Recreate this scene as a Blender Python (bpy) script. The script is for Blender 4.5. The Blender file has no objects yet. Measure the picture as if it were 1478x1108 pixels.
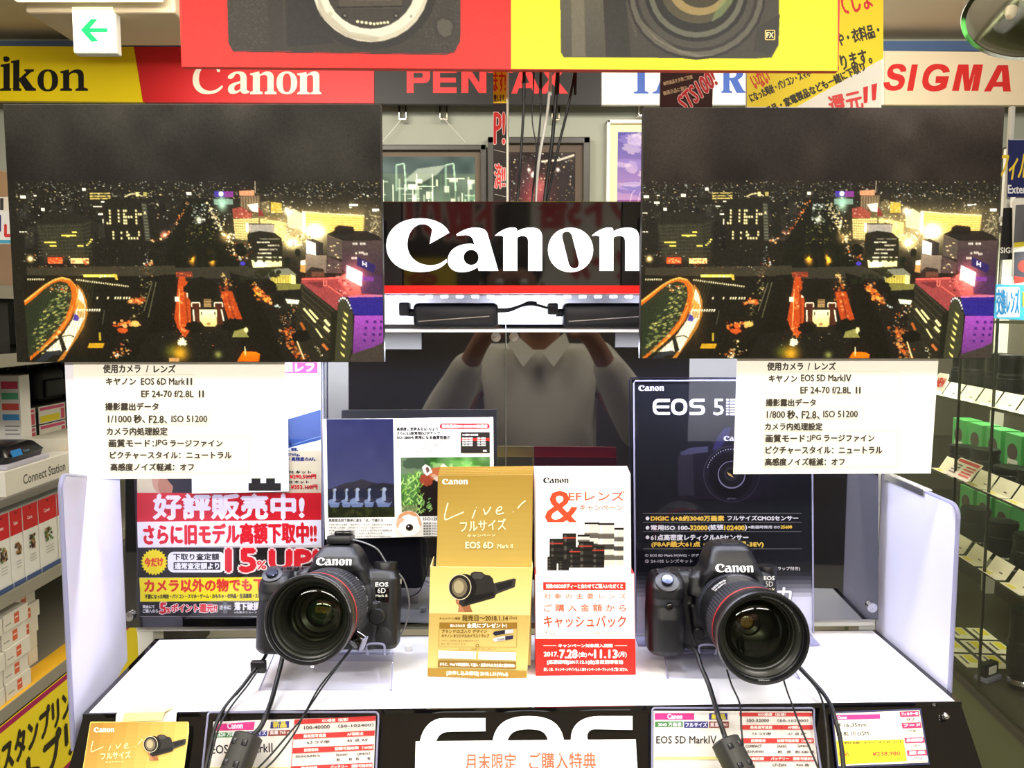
import bpy, bmesh, math, random
import numpy as np
from mathutils import Vector, Matrix, Euler

# ------------------------------------------------------------------ camera, world, lamps, exposure
SC = bpy.context.scene
COL = SC.collection
FPX, CX, CY, PITCH = 1150.0, 739.0, 554.0, math.radians(5.0)
EYE = Vector((0.0, 0.0, 1.40))
cam = bpy.data.objects.new('camera', bpy.data.cameras.new('camera'))
COL.objects.link(cam)
cam.location = EYE
cam.rotation_euler = (math.radians(90) - PITCH, 0, 0)
cam.data.sensor_fit = 'HORIZONTAL'
cam.data.sensor_width = 36.0
cam.data.lens = 36.0 * FPX / 1478.0
cam.data.clip_start = 0.005
SC.camera = cam
SC.view_settings.view_transform = 'Standard'
SC.view_settings.look = 'None'
SC.view_settings.gamma = 1.0
SC.view_settings.use_curve_mapping = False
SC.view_settings.exposure = 0.0

SC.cycles.transparent_max_bounces = 32

world = bpy.data.worlds.new('shop_light')
SC.world = world
world.use_nodes = True
bg = world.node_tree.nodes['Background']
bg.inputs[0].default_value = (1.0, 0.95, 0.86, 1)
bg.inputs[1].default_value = 0.42


def area_lamp(name, loc, rot, sx, sy, watts, colour):
    l = bpy.data.lights.new(name, 'AREA')
    l.shape = 'RECTANGLE'
    l.size, l.size_y, l.energy, l.color = sx, sy, watts, colour
    o = bpy.data.objects.new(name, l)
    COL.objects.link(o)
    o.location, o.rotation_euler = loc, rot
    return o


# ceiling fluorescents of the shop, over the photographer and over the aisle behind the display
for i, (lx, ly) in enumerate(((-1.5, -1.9), (0.0, -1.9), (1.5, -1.9))):
    area_lamp('overhead_light', (lx, ly, 2.70), (math.radians(38), 0, 0), 1.2, 0.3, 48, (1.0, 0.96, 0.88))
for i, (lx, ly) in enumerate(((-1.0, 0.30), (1.0, 0.30))):
    area_lamp('overhead_light', (lx, ly, 2.70), (math.radians(-28), 0, 0), 1.2, 0.3, 50, (1.0, 0.96, 0.88))  # added pair, brightens the photographer's front for the reflection
for i, (lx, ly) in enumerate(((-1.1, 2.5), (1.1, 2.5))):
    area_lamp('overhead_light', (lx, ly, 2.70), (math.radians(52), 0, 0), 1.2, 0.3, 40, (1.0, 0.95, 0.84))
area_lamp('ceiling_fill', (0.0, 2.3, 2.40), (math.radians(180), 0, 0), 2.6, 0.25, 16, (1.0, 0.95, 0.86))  # added fill aimed upwards to brighten the ceiling, not a shop fixture
# light of the strip of diodes below the illuminated sign
area_lamp('diode_strip_light', (0.0, 0.862, 1.366), (math.radians(-12), 0, 0), 0.84, 0.02, 3.6, (0.80, 0.83, 1.0))
area_lamp('diode_strip_light', (0.0, 0.945, 1.405), (math.radians(50), 0, 0), 0.40, 0.006, 0.5, (0.86, 0.88, 1.0))

# ------------------------------------------------------------------ helpers
RNG = random.Random(7)


def lin(c):
    return tuple((v / 255 / 12.92) if v / 255 <= 0.04045 else ((v / 255 + 0.055) / 1.055) ** 2.4 for v in c[:3])


def ray(px, py):
    a, v = (px - CX) / FPX, (py - CY) / FPX
    c, s = math.cos(PITCH), math.sin(PITCH)
    return Vector((a, c - v * s, -s - v * c))


def on_y(px, py, Y):
    d = ray(px, py)
    return EYE + d * (Y / d.y)


def on_z(px, py, Z):
    d = ray(px, py)
    return EYE + d * ((Z - EYE.z) / d.z)


class Face:
    """A real flat surface in the shop; hit() finds where a sight line meets it."""

    def __init__(s, p, n):
        s.p, s.n = Vector(p), Vector(n).normalized()

    def hit(s, px, py, lift=0.0):
        d = ray(px, py)
        q = s.p + s.n * lift
        return EYE + d * ((q - EYE).dot(s.n) / d.dot(s.n))


def front(Y):
    return Face((0, Y, 0), (0, -1, 0))


def mat(name, rgb, rough=0.5, metal=0.0, coat=0.0, emit=None, strength=0.0, bump=0.0, scale=400.0, spec=0.5, noise=0.0):
    m = bpy.data.materials.new(name)
    m.use_nodes = True
    nt = m.node_tree
    b = nt.nodes['Principled BSDF']
    c = lin(rgb) + (1,)
    b.inputs['Base Color'].default_value = c
    b.inputs['Roughness'].default_value = rough
    b.inputs['Metallic'].default_value = metal
    b.inputs['Coat Weight'].default_value = coat
    b.inputs['Specular IOR Level'].default_value = spec
    if emit:
        b.inputs['Emission Color'].default_value = lin(emit) + (1,)
        b.inputs['Emission Strength'].default_value = strength
    if bump or noise:
        tc = nt.nodes.new('ShaderNodeTexCoord')
        n = nt.nodes.new('ShaderNodeTexNoise')
        n.inputs['Scale'].default_value = scale
        nt.links.new(tc.outputs['Object'], n.inputs['Vector'])
        if bump:
            bp = nt.nodes.new('ShaderNodeBump')
            bp.inputs['Strength'].default_value = bump
            bp.inputs['Distance'].default_value = 0.001
            nt.links.new(n.outputs['Fac'], bp.inputs['Height'])
            nt.links.new(bp.outputs['Normal'], b.inputs['Normal'])
        if noise:
            mx = nt.nodes.new('ShaderNodeMix')
            mx.data_type = 'RGBA'
            mx.inputs['A'].default_value = c
            mx.inputs['B'].default_value = tuple(min(1, v * (1 - noise)) for v in c[:3]) + (1,)
            nt.links.new(n.outputs['Fac'], mx.inputs['Factor'])
            nt.links.new(mx.outputs['Result'], b.inputs['Base Color'])
    return m


def ink_mat(name, rough, spec=0.5, coat=0.0, attr='ink'):
    m = bpy.data.materials.new(name)
    m.use_nodes = True
    nt = m.node_tree
    b = nt.nodes['Principled BSDF']
    a = nt.nodes.new('ShaderNodeAttribute')
    a.attribute_name = attr
    nt.links.new(a.outputs['Color'], b.inputs['Base Color'])
    b.inputs['Roughness'].default_value = rough
    b.inputs['Specular IOR Level'].default_value = spec
    b.inputs['Coat Weight'].default_value = coat
    b.inputs['Coat Roughness'].default_value = 0.05
    return m


def clear_mat(name, tint=(255, 255, 255), gloss=0.12, milky=0.0, milk=(245, 245, 255)):
    """Thin clear acrylic or glass: mostly transparent, reflecting more at grazing angles; milky adds a white diffuse share."""
    m = bpy.data.materials.new(name)
    m.use_nodes = True
    nt = m.node_tree
    nt.nodes.remove(nt.nodes['Principled BSDF'])
    out = nt.nodes['Material Output']
    tr = nt.nodes.new('ShaderNodeBsdfTransparent')
    tr.inputs[0].default_value = lin(tint) + (1,)
    gl = nt.nodes.new('ShaderNodeBsdfGlossy')
    gl.inputs['Roughness'].default_value = 0.03
    fc = nt.nodes.new('ShaderNodeLayerWeight')
    fc.inputs['Blend'].default_value = 0.5
    pw = nt.nodes.new('ShaderNodeMath')
    pw.operation = 'POWER'
    pw.inputs[1].default_value = 4.0
    nt.links.new(fc.outputs['Facing'], pw.inputs[0])
    lw = nt.nodes.new('ShaderNodeMath')
    lw.operation = 'MULTIPLY_ADD'
    lw.inputs[1].default_value = 0.8 if gloss > 0.08 else 0.3
    lw.inputs[2].default_value = gloss * gloss * 2.2
    nt.links.new(pw.outputs[0], lw.inputs[0])
    mx = nt.nodes.new('ShaderNodeMixShader')
    nt.links.new(lw.outputs[0], mx.inputs[0])
    nt.links.new(tr.outputs[0], mx.inputs[1])
    nt.links.new(gl.outputs[0], mx.inputs[2])
    last = mx
    if milky:
        df = nt.nodes.new('ShaderNodeBsdfDiffuse')
        df.inputs[0].default_value = lin(milk) + (1,)
        m2 = nt.nodes.new('ShaderNodeMixShader')
        m2.inputs[0].default_value = milky
        nt.links.new(mx.outputs[0], m2.inputs[1])
        nt.links.new(df.outputs[0], m2.inputs[2])
        last = m2
    nt.links.new(last.outputs[0], out.inputs['Surface'])
    return m


M = {
    'ink': ink_mat('printed_paper', 0.45, 0.3),
    'gloss_ink': ink_mat('glossy_print', 0.32, 0.16),
    'photo': ink_mat('photo_print', 0.34, 0.12),
    'black_gloss': mat('black_gloss_acrylic', (13, 12, 12), 0.04, spec=0.6),
    'smoked': mat('smoked_acrylic', (15, 15, 21), 0.02, spec=1.0),
    'white_acrylic': mat('white_acrylic', (240, 240, 244), 0.25),
    'white_metal': mat('white_painted_metal', (215, 214, 205), 0.4, bump=0.05),
    'chrome': mat('brushed_steel', (200, 200, 205), 0.25, 0.9),
    'bright_chrome': mat('polished_chrome', (235, 232, 225), 0.06, 1.0),
    'clear': clear_mat('clear_acrylic', (246, 246, 250), 0.11),
    'clear_milk': clear_mat('frosted_acrylic', (245, 245, 252), 0.14, 0.76, (220, 219, 238)),
    'edge': clear_mat('acrylic_edge', (190, 192, 215), 0.16, 0.35, (205, 205, 235)),
    'glass': clear_mat('cabinet_glass', (246, 247, 242), 0.06),
    'card': mat('white_card', (244, 242, 232), 0.6),
    'black_plastic': mat('black_plastic', (18, 18, 21), 0.38, bump=0.1, scale=900),
    'rubber': mat('black_rubber_grip', (16, 16, 19), 0.55, bump=0.6, scale=1400),
    'body': mat('camera_shell', (9, 9, 13), 0.40, bump=0.25, scale=1800),
    'cable': mat('cable_rubber', (18, 18, 19), 0.45),
    'white_ink': mat('white_ink', (238, 238, 236), 0.5),
    'lens_red': mat('lens_red_ring', (190, 28, 34), 0.35),
    'dark': mat('dark_void_metal', (34, 33, 31), 0.6, bump=0.05),
}


M['smoked'].node_tree.nodes['Principled BSDF'].inputs['IOR'].default_value = 1.72


def link(name, me, material=None, parent=None, smooth=None):
    o = bpy.data.objects.new(name, me)
    COL.objects.link(o)
    if material is not None and not me.materials:
        me.materials.append(material)
    if smooth is not None:
        me.polygons.foreach_set('use_smooth', [True] * len(me.polygons))
        me.set_sharp_from_angle(angle=math.radians(smooth))
    if parent is not None:
        o.parent = parent
    return o


def obj(name, bm, material, parent=None, smooth=None):
    me = bpy.data.meshes.new(name)
    bmesh.ops.recalc_face_normals(bm, faces=bm.faces[:])
    bm.to_mesh(me)
    bm.free()
    return link(name, me, material, parent, smooth)


def tag(o, label, cat, group=None, kind=None):
    o['label'] = label
    o['category'] = cat
    if group:
        o['group'] = group
    if kind:
        o['kind'] = kind
    return o


def thing(name, label, cat, loc=(0, 0, 0), rot=(0, 0, 0), group=None):
    o = bpy.data.objects.new(name, None)
    COL.objects.link(o)
    o.empty_display_size = 0.02
    o.location = loc
    o.rotation_euler = rot
    return tag(o, label, cat, group)


def struct(name, bm, m, smooth=None):
    o = obj(name, bm, m, None, smooth)
    o['kind'] = 'structure'
    return o


def dup(root, loc, rot=None, label=None, group=None):
    r = root.copy()
    COL.objects.link(r)
    r.location = loc
    if rot is not None:
        r.rotation_euler = rot
    if label:
        r['label'] = label
    if group:
        r['group'] = group
    for ch in list(root.children):
        c = ch.copy()
        COL.objects.link(c)
        c.parent = r
        for g in list(ch.children):
            d = g.copy()
            COL.objects.link(d)
            d.parent = c
    return r


def NB():
    return bmesh.new()


def box(bm, x0, y0, z0, x1, y1, z1, bev=0.0, seg=2, mtx=None):
    r = bmesh.ops.create_cube(bm, size=1.0)
    vs = r['verts']
    for v in vs:
        v.co = Vector(((x0 + x1) / 2 + v.co.x * (x1 - x0), (y0 + y1) / 2 + v.co.y * (y1 - y0), (z0 + z1) / 2 + v.co.z * (z1 - z0)))
    if bev:
        es = list({e for v in vs for e in v.link_edges})
        r = bmesh.ops.bevel(bm, geom=es, offset=bev, segments=seg, affect='EDGES', profile=0.5)
        vs = list({v for f in r['faces'] for v in f.verts} | {v for v in vs if v.is_valid})
    if mtx is not None:
        for v in vs:
            v.co = mtx @ v.co
    return vs


def prism(bm, pts, off, bev=0.0, seg=2):
    """Closed solid from a 3-D polygon and an offset vector (a slab, a board, a letter)."""
    off = Vector(off)
    a = [bm.verts.new(Vector(p)) for p in pts]
    b = [bm.verts.new(Vector(p) + off) for p in pts]
    n = len(pts)
    fs = [bm.faces.new(a), bm.faces.new(b[::-1])]
    for i in range(n):
        fs.append(bm.faces.new((a[i], b[i], b[(i + 1) % n], a[(i + 1) % n])))
    if bev:
        es = list({e for f in fs for e in f.edges})
        bmesh.ops.bevel(bm, geom=es, offset=bev, segments=seg, affect='EDGES', profile=0.5)


def lathe(bm, prof, n=48, axis='Y', mtx=None, closed=False, ribs=None):
    """Rotate a profile [(r, t)] about an axis; ribs=(i0, i1, count, depth) knurls those profile rows."""
    rings = []
    for k, (r, t) in enumerate(prof):
        ring = []
        for i in range(n):
            a = 2 * math.pi * i / n
            rr = r
            if ribs and ribs[0] <= k <= ribs[1] and (i % 2):
                rr -= ribs[2]
            x, z = rr * math.cos(a), rr * math.sin(a)
            p = {'Y': Vector((x, t, z)), 'Z': Vector((x, z, t)), 'X': Vector((t, x, z))}[axis]
            ring.append(bm.verts.new(mtx @ p if mtx is not None else p))
        rings.append(ring)
    for k in range(len(rings) - 1):
        for i in range(n):
            bm.faces.new((rings[k][i], rings[k][(i + 1) % n], rings[k + 1][(i + 1) % n], rings[k + 1][i]))
    if closed:
        bm.faces.new(rings[0][::-1])
        bm.faces.new(rings[-1])


def cyl(bm, r, y0, y1, n=24, axis='Y', bev=0.0, mtx=None):
    if bev:
        lathe(bm, [(r - bev, y0), (r, y0 + (bev if y1 > y0 else -bev)), (r, y1 - (bev if y1 > y0 else -bev)), (r - bev, y1)], n, axis, mtx, True)
    else:
        lathe(bm, [(r, y0), (r, y1)], n, axis, mtx, True)


def smooth_path(pts, n=8):
    P = [Vector(p) for p in pts]
    P = [P[0] * 2 - P[1]] + P + [P[-1] * 2 - P[-2]]
    out = []
    for i in range(1, len(P) - 2):
        for k in range(n):
            t = k / n
            a, b, c, d = P[i - 1], P[i], P[i + 1], P[i + 2]
            out.append(0.5 * (2 * b + (c - a) * t + (2 * a - 5 * b + 4 * c - d) * t * t + (3 * b - a - 3 * c + d) * t ** 3))
    out.append(P[-2])
    return out


def tube(bm, pts, r, n=10):
    rings = []
    up = Vector((0.31, 0.2, 0.93)).normalized()
    for i, p in enumerate(pts):
        d = (pts[min(i + 1, len(pts) - 1)] - pts[max(i - 1, 0)]).normalized()
        u = d.cross(up)
        u = u.normalized() if u.length > 1e-4 else d.orthogonal().normalized()
        w = d.cross(u)
        rr = r(i / (len(pts) - 1)) if callable(r) else r
        rings.append([bm.verts.new(p + (u * math.cos(2 * math.pi * k / n) + w * math.sin(2 * math.pi * k / n)) * rr) for k in range(n)])
    for a, b in zip(rings, rings[1:]):
        for k in range(n):
            bm.faces.new((a[k], a[(k + 1) % n], b[(k + 1) % n], b[k]))
    bm.faces.new(rings[0][::-1])
    bm.faces.new(rings[-1])


def rrect(x0, y0, x1, y1, r, n=5, corners=(1, 1, 1, 1)):
    """Rounded rectangle, clockwise from the top left corner (y down)."""
    out = []
    for (cx, cy, a0), c in zip(((x0 + r, y0 + r, 180), (x1 - r, y0 + r, 270), (x1 - r, y1 - r, 0), (x0 + r, y1 - r, 90)), corners):
        if not c:
            out.append({180: (x0, y0), 270: (x1, y0), 0: (x1, y1), 90: (x0, y1)}[a0])
            continue
        for k in range(n + 1):
            a = math.radians(a0 + 90 * k / n)
            out.append((cx + r * math.cos(a), cy + r * math.sin(a)))
    return out


def ell(cx, cy, rx, ry, n=32, a0=0, a1=360):
    return [(cx + rx * math.cos(math.radians(a0 + (a1 - a0) * k / n)), cy + ry * math.sin(math.radians(a0 + (a1 - a0) * k / n))) for k in range(n if a1 - a0 == 360 else n + 1)]


def svg(d, n=8):
    """Loops of points from a small subset of path notation: M L C Q Z, absolute."""
    tok = d.replace(',', ' ').split()
    loops, cur, i, cmd = [], [], 0, None

    def num(k):
        return [float(t) for t in tok[i:i + k]]
    while i < len(tok):
        if tok[i].isalpha():
            cmd = tok[i]
            i += 1
            if cmd == 'Z':
                loops.append(cur)
                cur = []
                continue
        if cmd in 'ML':
            x, y = num(2)
            i += 2
            cur.append((x, y))
        elif cmd == 'Q':
            a, b, x, y = num(4)
            i += 4
            x0, y0 = cur[-1]
            for k in range(1, n + 1):
                t = k / n
                cur.append(((1 - t) ** 2 * x0 + 2 * t * (1 - t) * a + t * t * x, (1 - t) ** 2 * y0 + 2 * t * (1 - t) * b + t * t * y))
        elif cmd == 'C':
            a, b, c, e, x, y = num(6)
            i += 6
            x0, y0 = cur[-1]
            for k in range(1, n + 1):
                t = k / n
                s = 1 - t
                cur.append((s ** 3 * x0 + 3 * s * s * t * a + 3 * s * t * t * c + t ** 3 * x, s ** 3 * y0 + 3 * s * s * t * b + 3 * s * t * t * e + t ** 3 * y))
    if cur:
        loops.append(cur)
    return loops


_glyph = {}


def fill(loops):
    """Triangulate loops (holes by even-odd) with a filled 2-D curve."""
    c = bpy.data.curves.new('outline', 'CURVE')
    c.dimensions = '2D'
    c.fill_mode = 'FRONT'
    for lp in loops:
        s = c.splines.new('POLY')
        s.points.add(len(lp) - 1)
        for p, q in zip(s.points, lp):
            p.co = (q[0], -q[1], 0, 1)
        s.use_cyclic_u = True
    o = bpy.data.objects.new('outline', c)
    me = o.to_mesh()
    vs = [(v.co.x, -v.co.y) for v in me.vertices]
    fs = [tuple(p.vertices) for p in me.polygons]
    o.to_mesh_clear()
    bpy.data.objects.remove(o)
    bpy.data.curves.remove(c)
    return vs, fs


def glyphs(s, res=2, spacing=1.0):
    key = (s, res, spacing)
    if key not in _glyph:
        c = bpy.data.curves.new('lettering', 'FONT')
        c.body = s
        c.resolution_u = res
        c.space_character = spacing
        o = bpy.data.objects.new('lettering', c)
        COL.objects.link(o)
        bpy.context.view_layer.update()
        ev = o.evaluated_get(bpy.context.evaluated_depsgraph_get())
        me = ev.to_mesh()
        vs = [(v.co.x, -v.co.y) for v in me.vertices]
        fs = [tuple(p.vertices) for p in me.polygons]
        ev.to_mesh_clear()
        bpy.data.objects.remove(o)
        bpy.data.curves.remove(c)
        _glyph[key] = (vs, fs)
    return _glyph[key]


RING = [(math.cos(a), math.sin(a)) for a in [k * math.pi / 4 for k in range(8)]]


class Print:
    """Collects flat print on a real surface (photo coordinates are projected on that surface) and builds it as ONE mesh.
    Every call lies a hair above the one before."""

    def __init__(s, face, eps=2.5e-5, lift=0.0, white=1.0):
        s.face, s.eps, s.k, s.v, s.f, s.c, s.lift, s.white = face, eps, 1, [], [], [], lift, white

    def add(s, vs, fs, col, bump=True):
        if bump:
            s.k += 1
        o = len(s.v)
        l = s.lift + s.k * s.eps
        s.v += [s.face.hit(x, y, l) for x, y in vs]
        c = lin(col) + (1,)
        for f in fs:
            s.f.append(tuple(i + o for i in f))
            s.c.append(c)

    def poly(s, pts, col):
        s.add(pts, [tuple(range(len(pts)))], col)

    def rect(s, x0, y0, x1, y1, col):
        s.poly([(x0, y0), (x1, y0), (x1, y1), (x0, y1)], col)

    def shape(s, loops, col):
        vs, fs = fill(loops)
        s.add(vs, fs, col)

    def line(s, pts, w, col):
        s.k += 1
        for a, b in zip(pts, pts[1:]):
            s.k += 0.2
            dx, dy = b[0] - a[0], b[1] - a[1]
            L = math.hypot(dx, dy) or 1
            nx, ny = -dy / L * w / 2, dx / L * w / 2
            s.add([(a[0] + nx, a[1] + ny), (b[0] + nx, b[1] + ny), (b[0] - nx, b[1] - ny), (a[0] - nx, a[1] - ny)], [(0, 1, 2, 3)], col, False)

    def fit(s, vs, fs, x0, y0, x1, y1, col, bold=0.0, rot=0.0, shear=0.0, outline=None):
        xs, ys = [v[0] for v in vs], [v[1] for v in vs]
        ax, ay = min(xs), min(ys)
        sx = (x1 - x0) / max(1e-6, max(xs) - ax)
        sy = (y1 - y0) / max(1e-6, max(ys) - ay) if y1 is not None else sx
        h = sy * (max(ys) - ay)
        ca, sa = math.cos(math.radians(rot)), math.sin(math.radians(rot))
        pts = []
        for x, y in vs:
            u, w = (x - ax) * sx, (y - ay) * sy
            u += shear * (h - w)
            pts.append((x0 + u * ca - w * sa, y0 + u * sa + w * ca))
        if outline:
            rad, oc = outline
            s.k += 1
            for dx, dy in RING:
                s.k += 0.3
                s.add([(x + dx * (rad + bold), y + dy * (rad + bold)) for x, y in pts], fs, oc, False)
        s.add(pts, fs, col)
        if bold:
            for dx, dy in RING[::2]:
                s.k += 0.3
                s.add([(x + dx * bold, y + dy * bold) for x, y in pts], fs, col, False)

    def text(s, t, x0, y0, x1, y1, col, bold=0.0, rot=0.0, shear=0.0, outline=None, res=2, spacing=1.0):
        vs, fs = glyphs(t, res, spacing)
        if vs:
            s.fit(vs, fs, x0, y0, x1, y1, col, bold, rot, shear, outline)

    def canon(s, x0, y0, x1, y1, col, rot=0.0, bold=0.0):
        s.fit(*CANON, x0, y0, x1, y1, col, bold, rot)

    def grid(s, arr, quad):
        """A painted picture (rows x columns x rgb, linear) laid in the quad of four photo points, tl tr br bl."""
        s.k += 1
        l = s.lift + s.k * s.eps
        tl, tr, br, bl = [s.face.hit(x, y, l) for x, y in quad]
        h, w = arr.shape[:2]
        o = len(s.v)
        for j in range(h + 1):
            a, b = tl.lerp(bl, j / h), tr.lerp(br, j / h)
            s.v += [a.lerp(b, i / w) for i in range(w + 1)]
        for j in range(h):
            for i in range(w):
                q = o + j * (w + 1) + i
                s.f.append((q, q + 1, q + w + 2, q + w + 1))
                s.c.append(tuple(arr[j, i]) + (1,))

    def build(s, name, outline, thick, back, parent=None, material='ink', edge=None):
        """The board or sheet below the print: outline in photo points, its paper colour first in the list of colours."""
        n = s.face.n
        a = [s.face.hit(x, y, s.lift) for x, y in outline]
        b = [p - n * thick for p in a]
        o = len(s.v)
        s.v += a + b
        m = len(a)
        bc = lin(back) + (1,)
        ec = lin(edge or back) + (1,)
        s.f.append(tuple(range(o, o + m)))
        s.c.append(bc)
        s.f.append(tuple(range(o + 2 * m - 1, o + m - 1, -1)))
        s.c.append(ec)
        for i in range(m):
            j = (i + 1) % m
            s.f.append((o + i, o + m + i, o + m + j, o + j))
            s.c.append(ec)
        return s.mesh(name, parent, material)

    def mesh(s, name, parent=None, material='ink'):
        me = bpy.data.meshes.new(name)
        me.from_pydata([tuple(v) for v in s.v], [], s.f)
        at = me.attributes.new('ink', 'FLOAT_COLOR', 'FACE')
        at.data.foreach_set('color', np.array(s.c, dtype=np.float32).ravel())
        me.update()
        # every printed face looks out of the surface
        bm = bmesh.new()
        bm.from_mesh(me)
        for f in bm.faces:
            if abs(f.normal.dot(s.face.n)) > 0.9 and f.normal.dot(s.face.n) < 0 and (f.calc_center_median() - s.face.p).dot(s.face.n) > s.lift - s.eps:
                f.normal_flip()
        bm.to_mesh(me)
        bm.free()
        return link(name, me, M[material], parent)


# the rounded script logo, traced as outlines (used on the sign, the cameras and the printed matter)
CANON = fill(svg(
    'M 497 165 C 480 125 430 103 372 103 C 285 103 228 150 228 220 C 228 288 285 333 368 333 C 425 333 462 320 487 290 L 485 277 '
    'C 462 298 435 306 410 304 C 352 300 318 262 318 215 C 318 166 348 128 382 128 C 404 128 418 140 424 152 L 413 213 Z '
    'M 530 178 L 526 172 C 555 152 580 143 605 143 C 640 143 655 152 660 170 L 706 328 L 622 328 L 618 312 C 600 326 575 334 550 334 C 512 334 490 312 490 284 '
    'C 490 240 530 212 585 212 C 592 212 598 213 604 215 L 598 196 C 592 178 575 172 556 176 Z M 590 238 C 572 238 558 252 558 270 C 558 289 573 303 590 303 C 607 303 622 291 622 271 C 622 252 608 238 590 238 Z '
    'M 692 176 C 710 160 732 146 757 143 L 775 143 C 783 143 787 150 787 160 C 800 148 820 143 848 143 C 880 143 893 158 893 188 L 893 328 L 833 328 L 833 205 C 833 188 827 180 812 178 C 803 178 795 180 787 186 L 787 328 L 727 328 L 727 186 C 727 178 722 176 692 178 Z '
    'M 1013 143 C 955 143 917 185 917 238 C 917 292 957 334 1013 334 C 1070 334 1110 292 1110 238 C 1110 185 1070 143 1013 143 Z M 998 160 C 982 160 974 172 979 190 L 1005 295 C 1010 312 1022 320 1034 317 C 1047 314 1052 302 1047 284 L 1021 182 C 1017 168 1010 160 998 160 Z '
    'M 1105 176 C 1123 160 1145 146 1170 143 L 1186 143 C 1194 143 1196 150 1196 160 C 1210 148 1232 143 1260 143 C 1292 143 1306 158 1306 188 L 1306 328 L 1246 328 L 1246 205 C 1246 188 1240 180 1225 178 C 1216 178 1205 180 1196 186 L 1196 328 L 1137 328 L 1137 186 C 1137 178 1132 176 1105 178 Z'))


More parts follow.
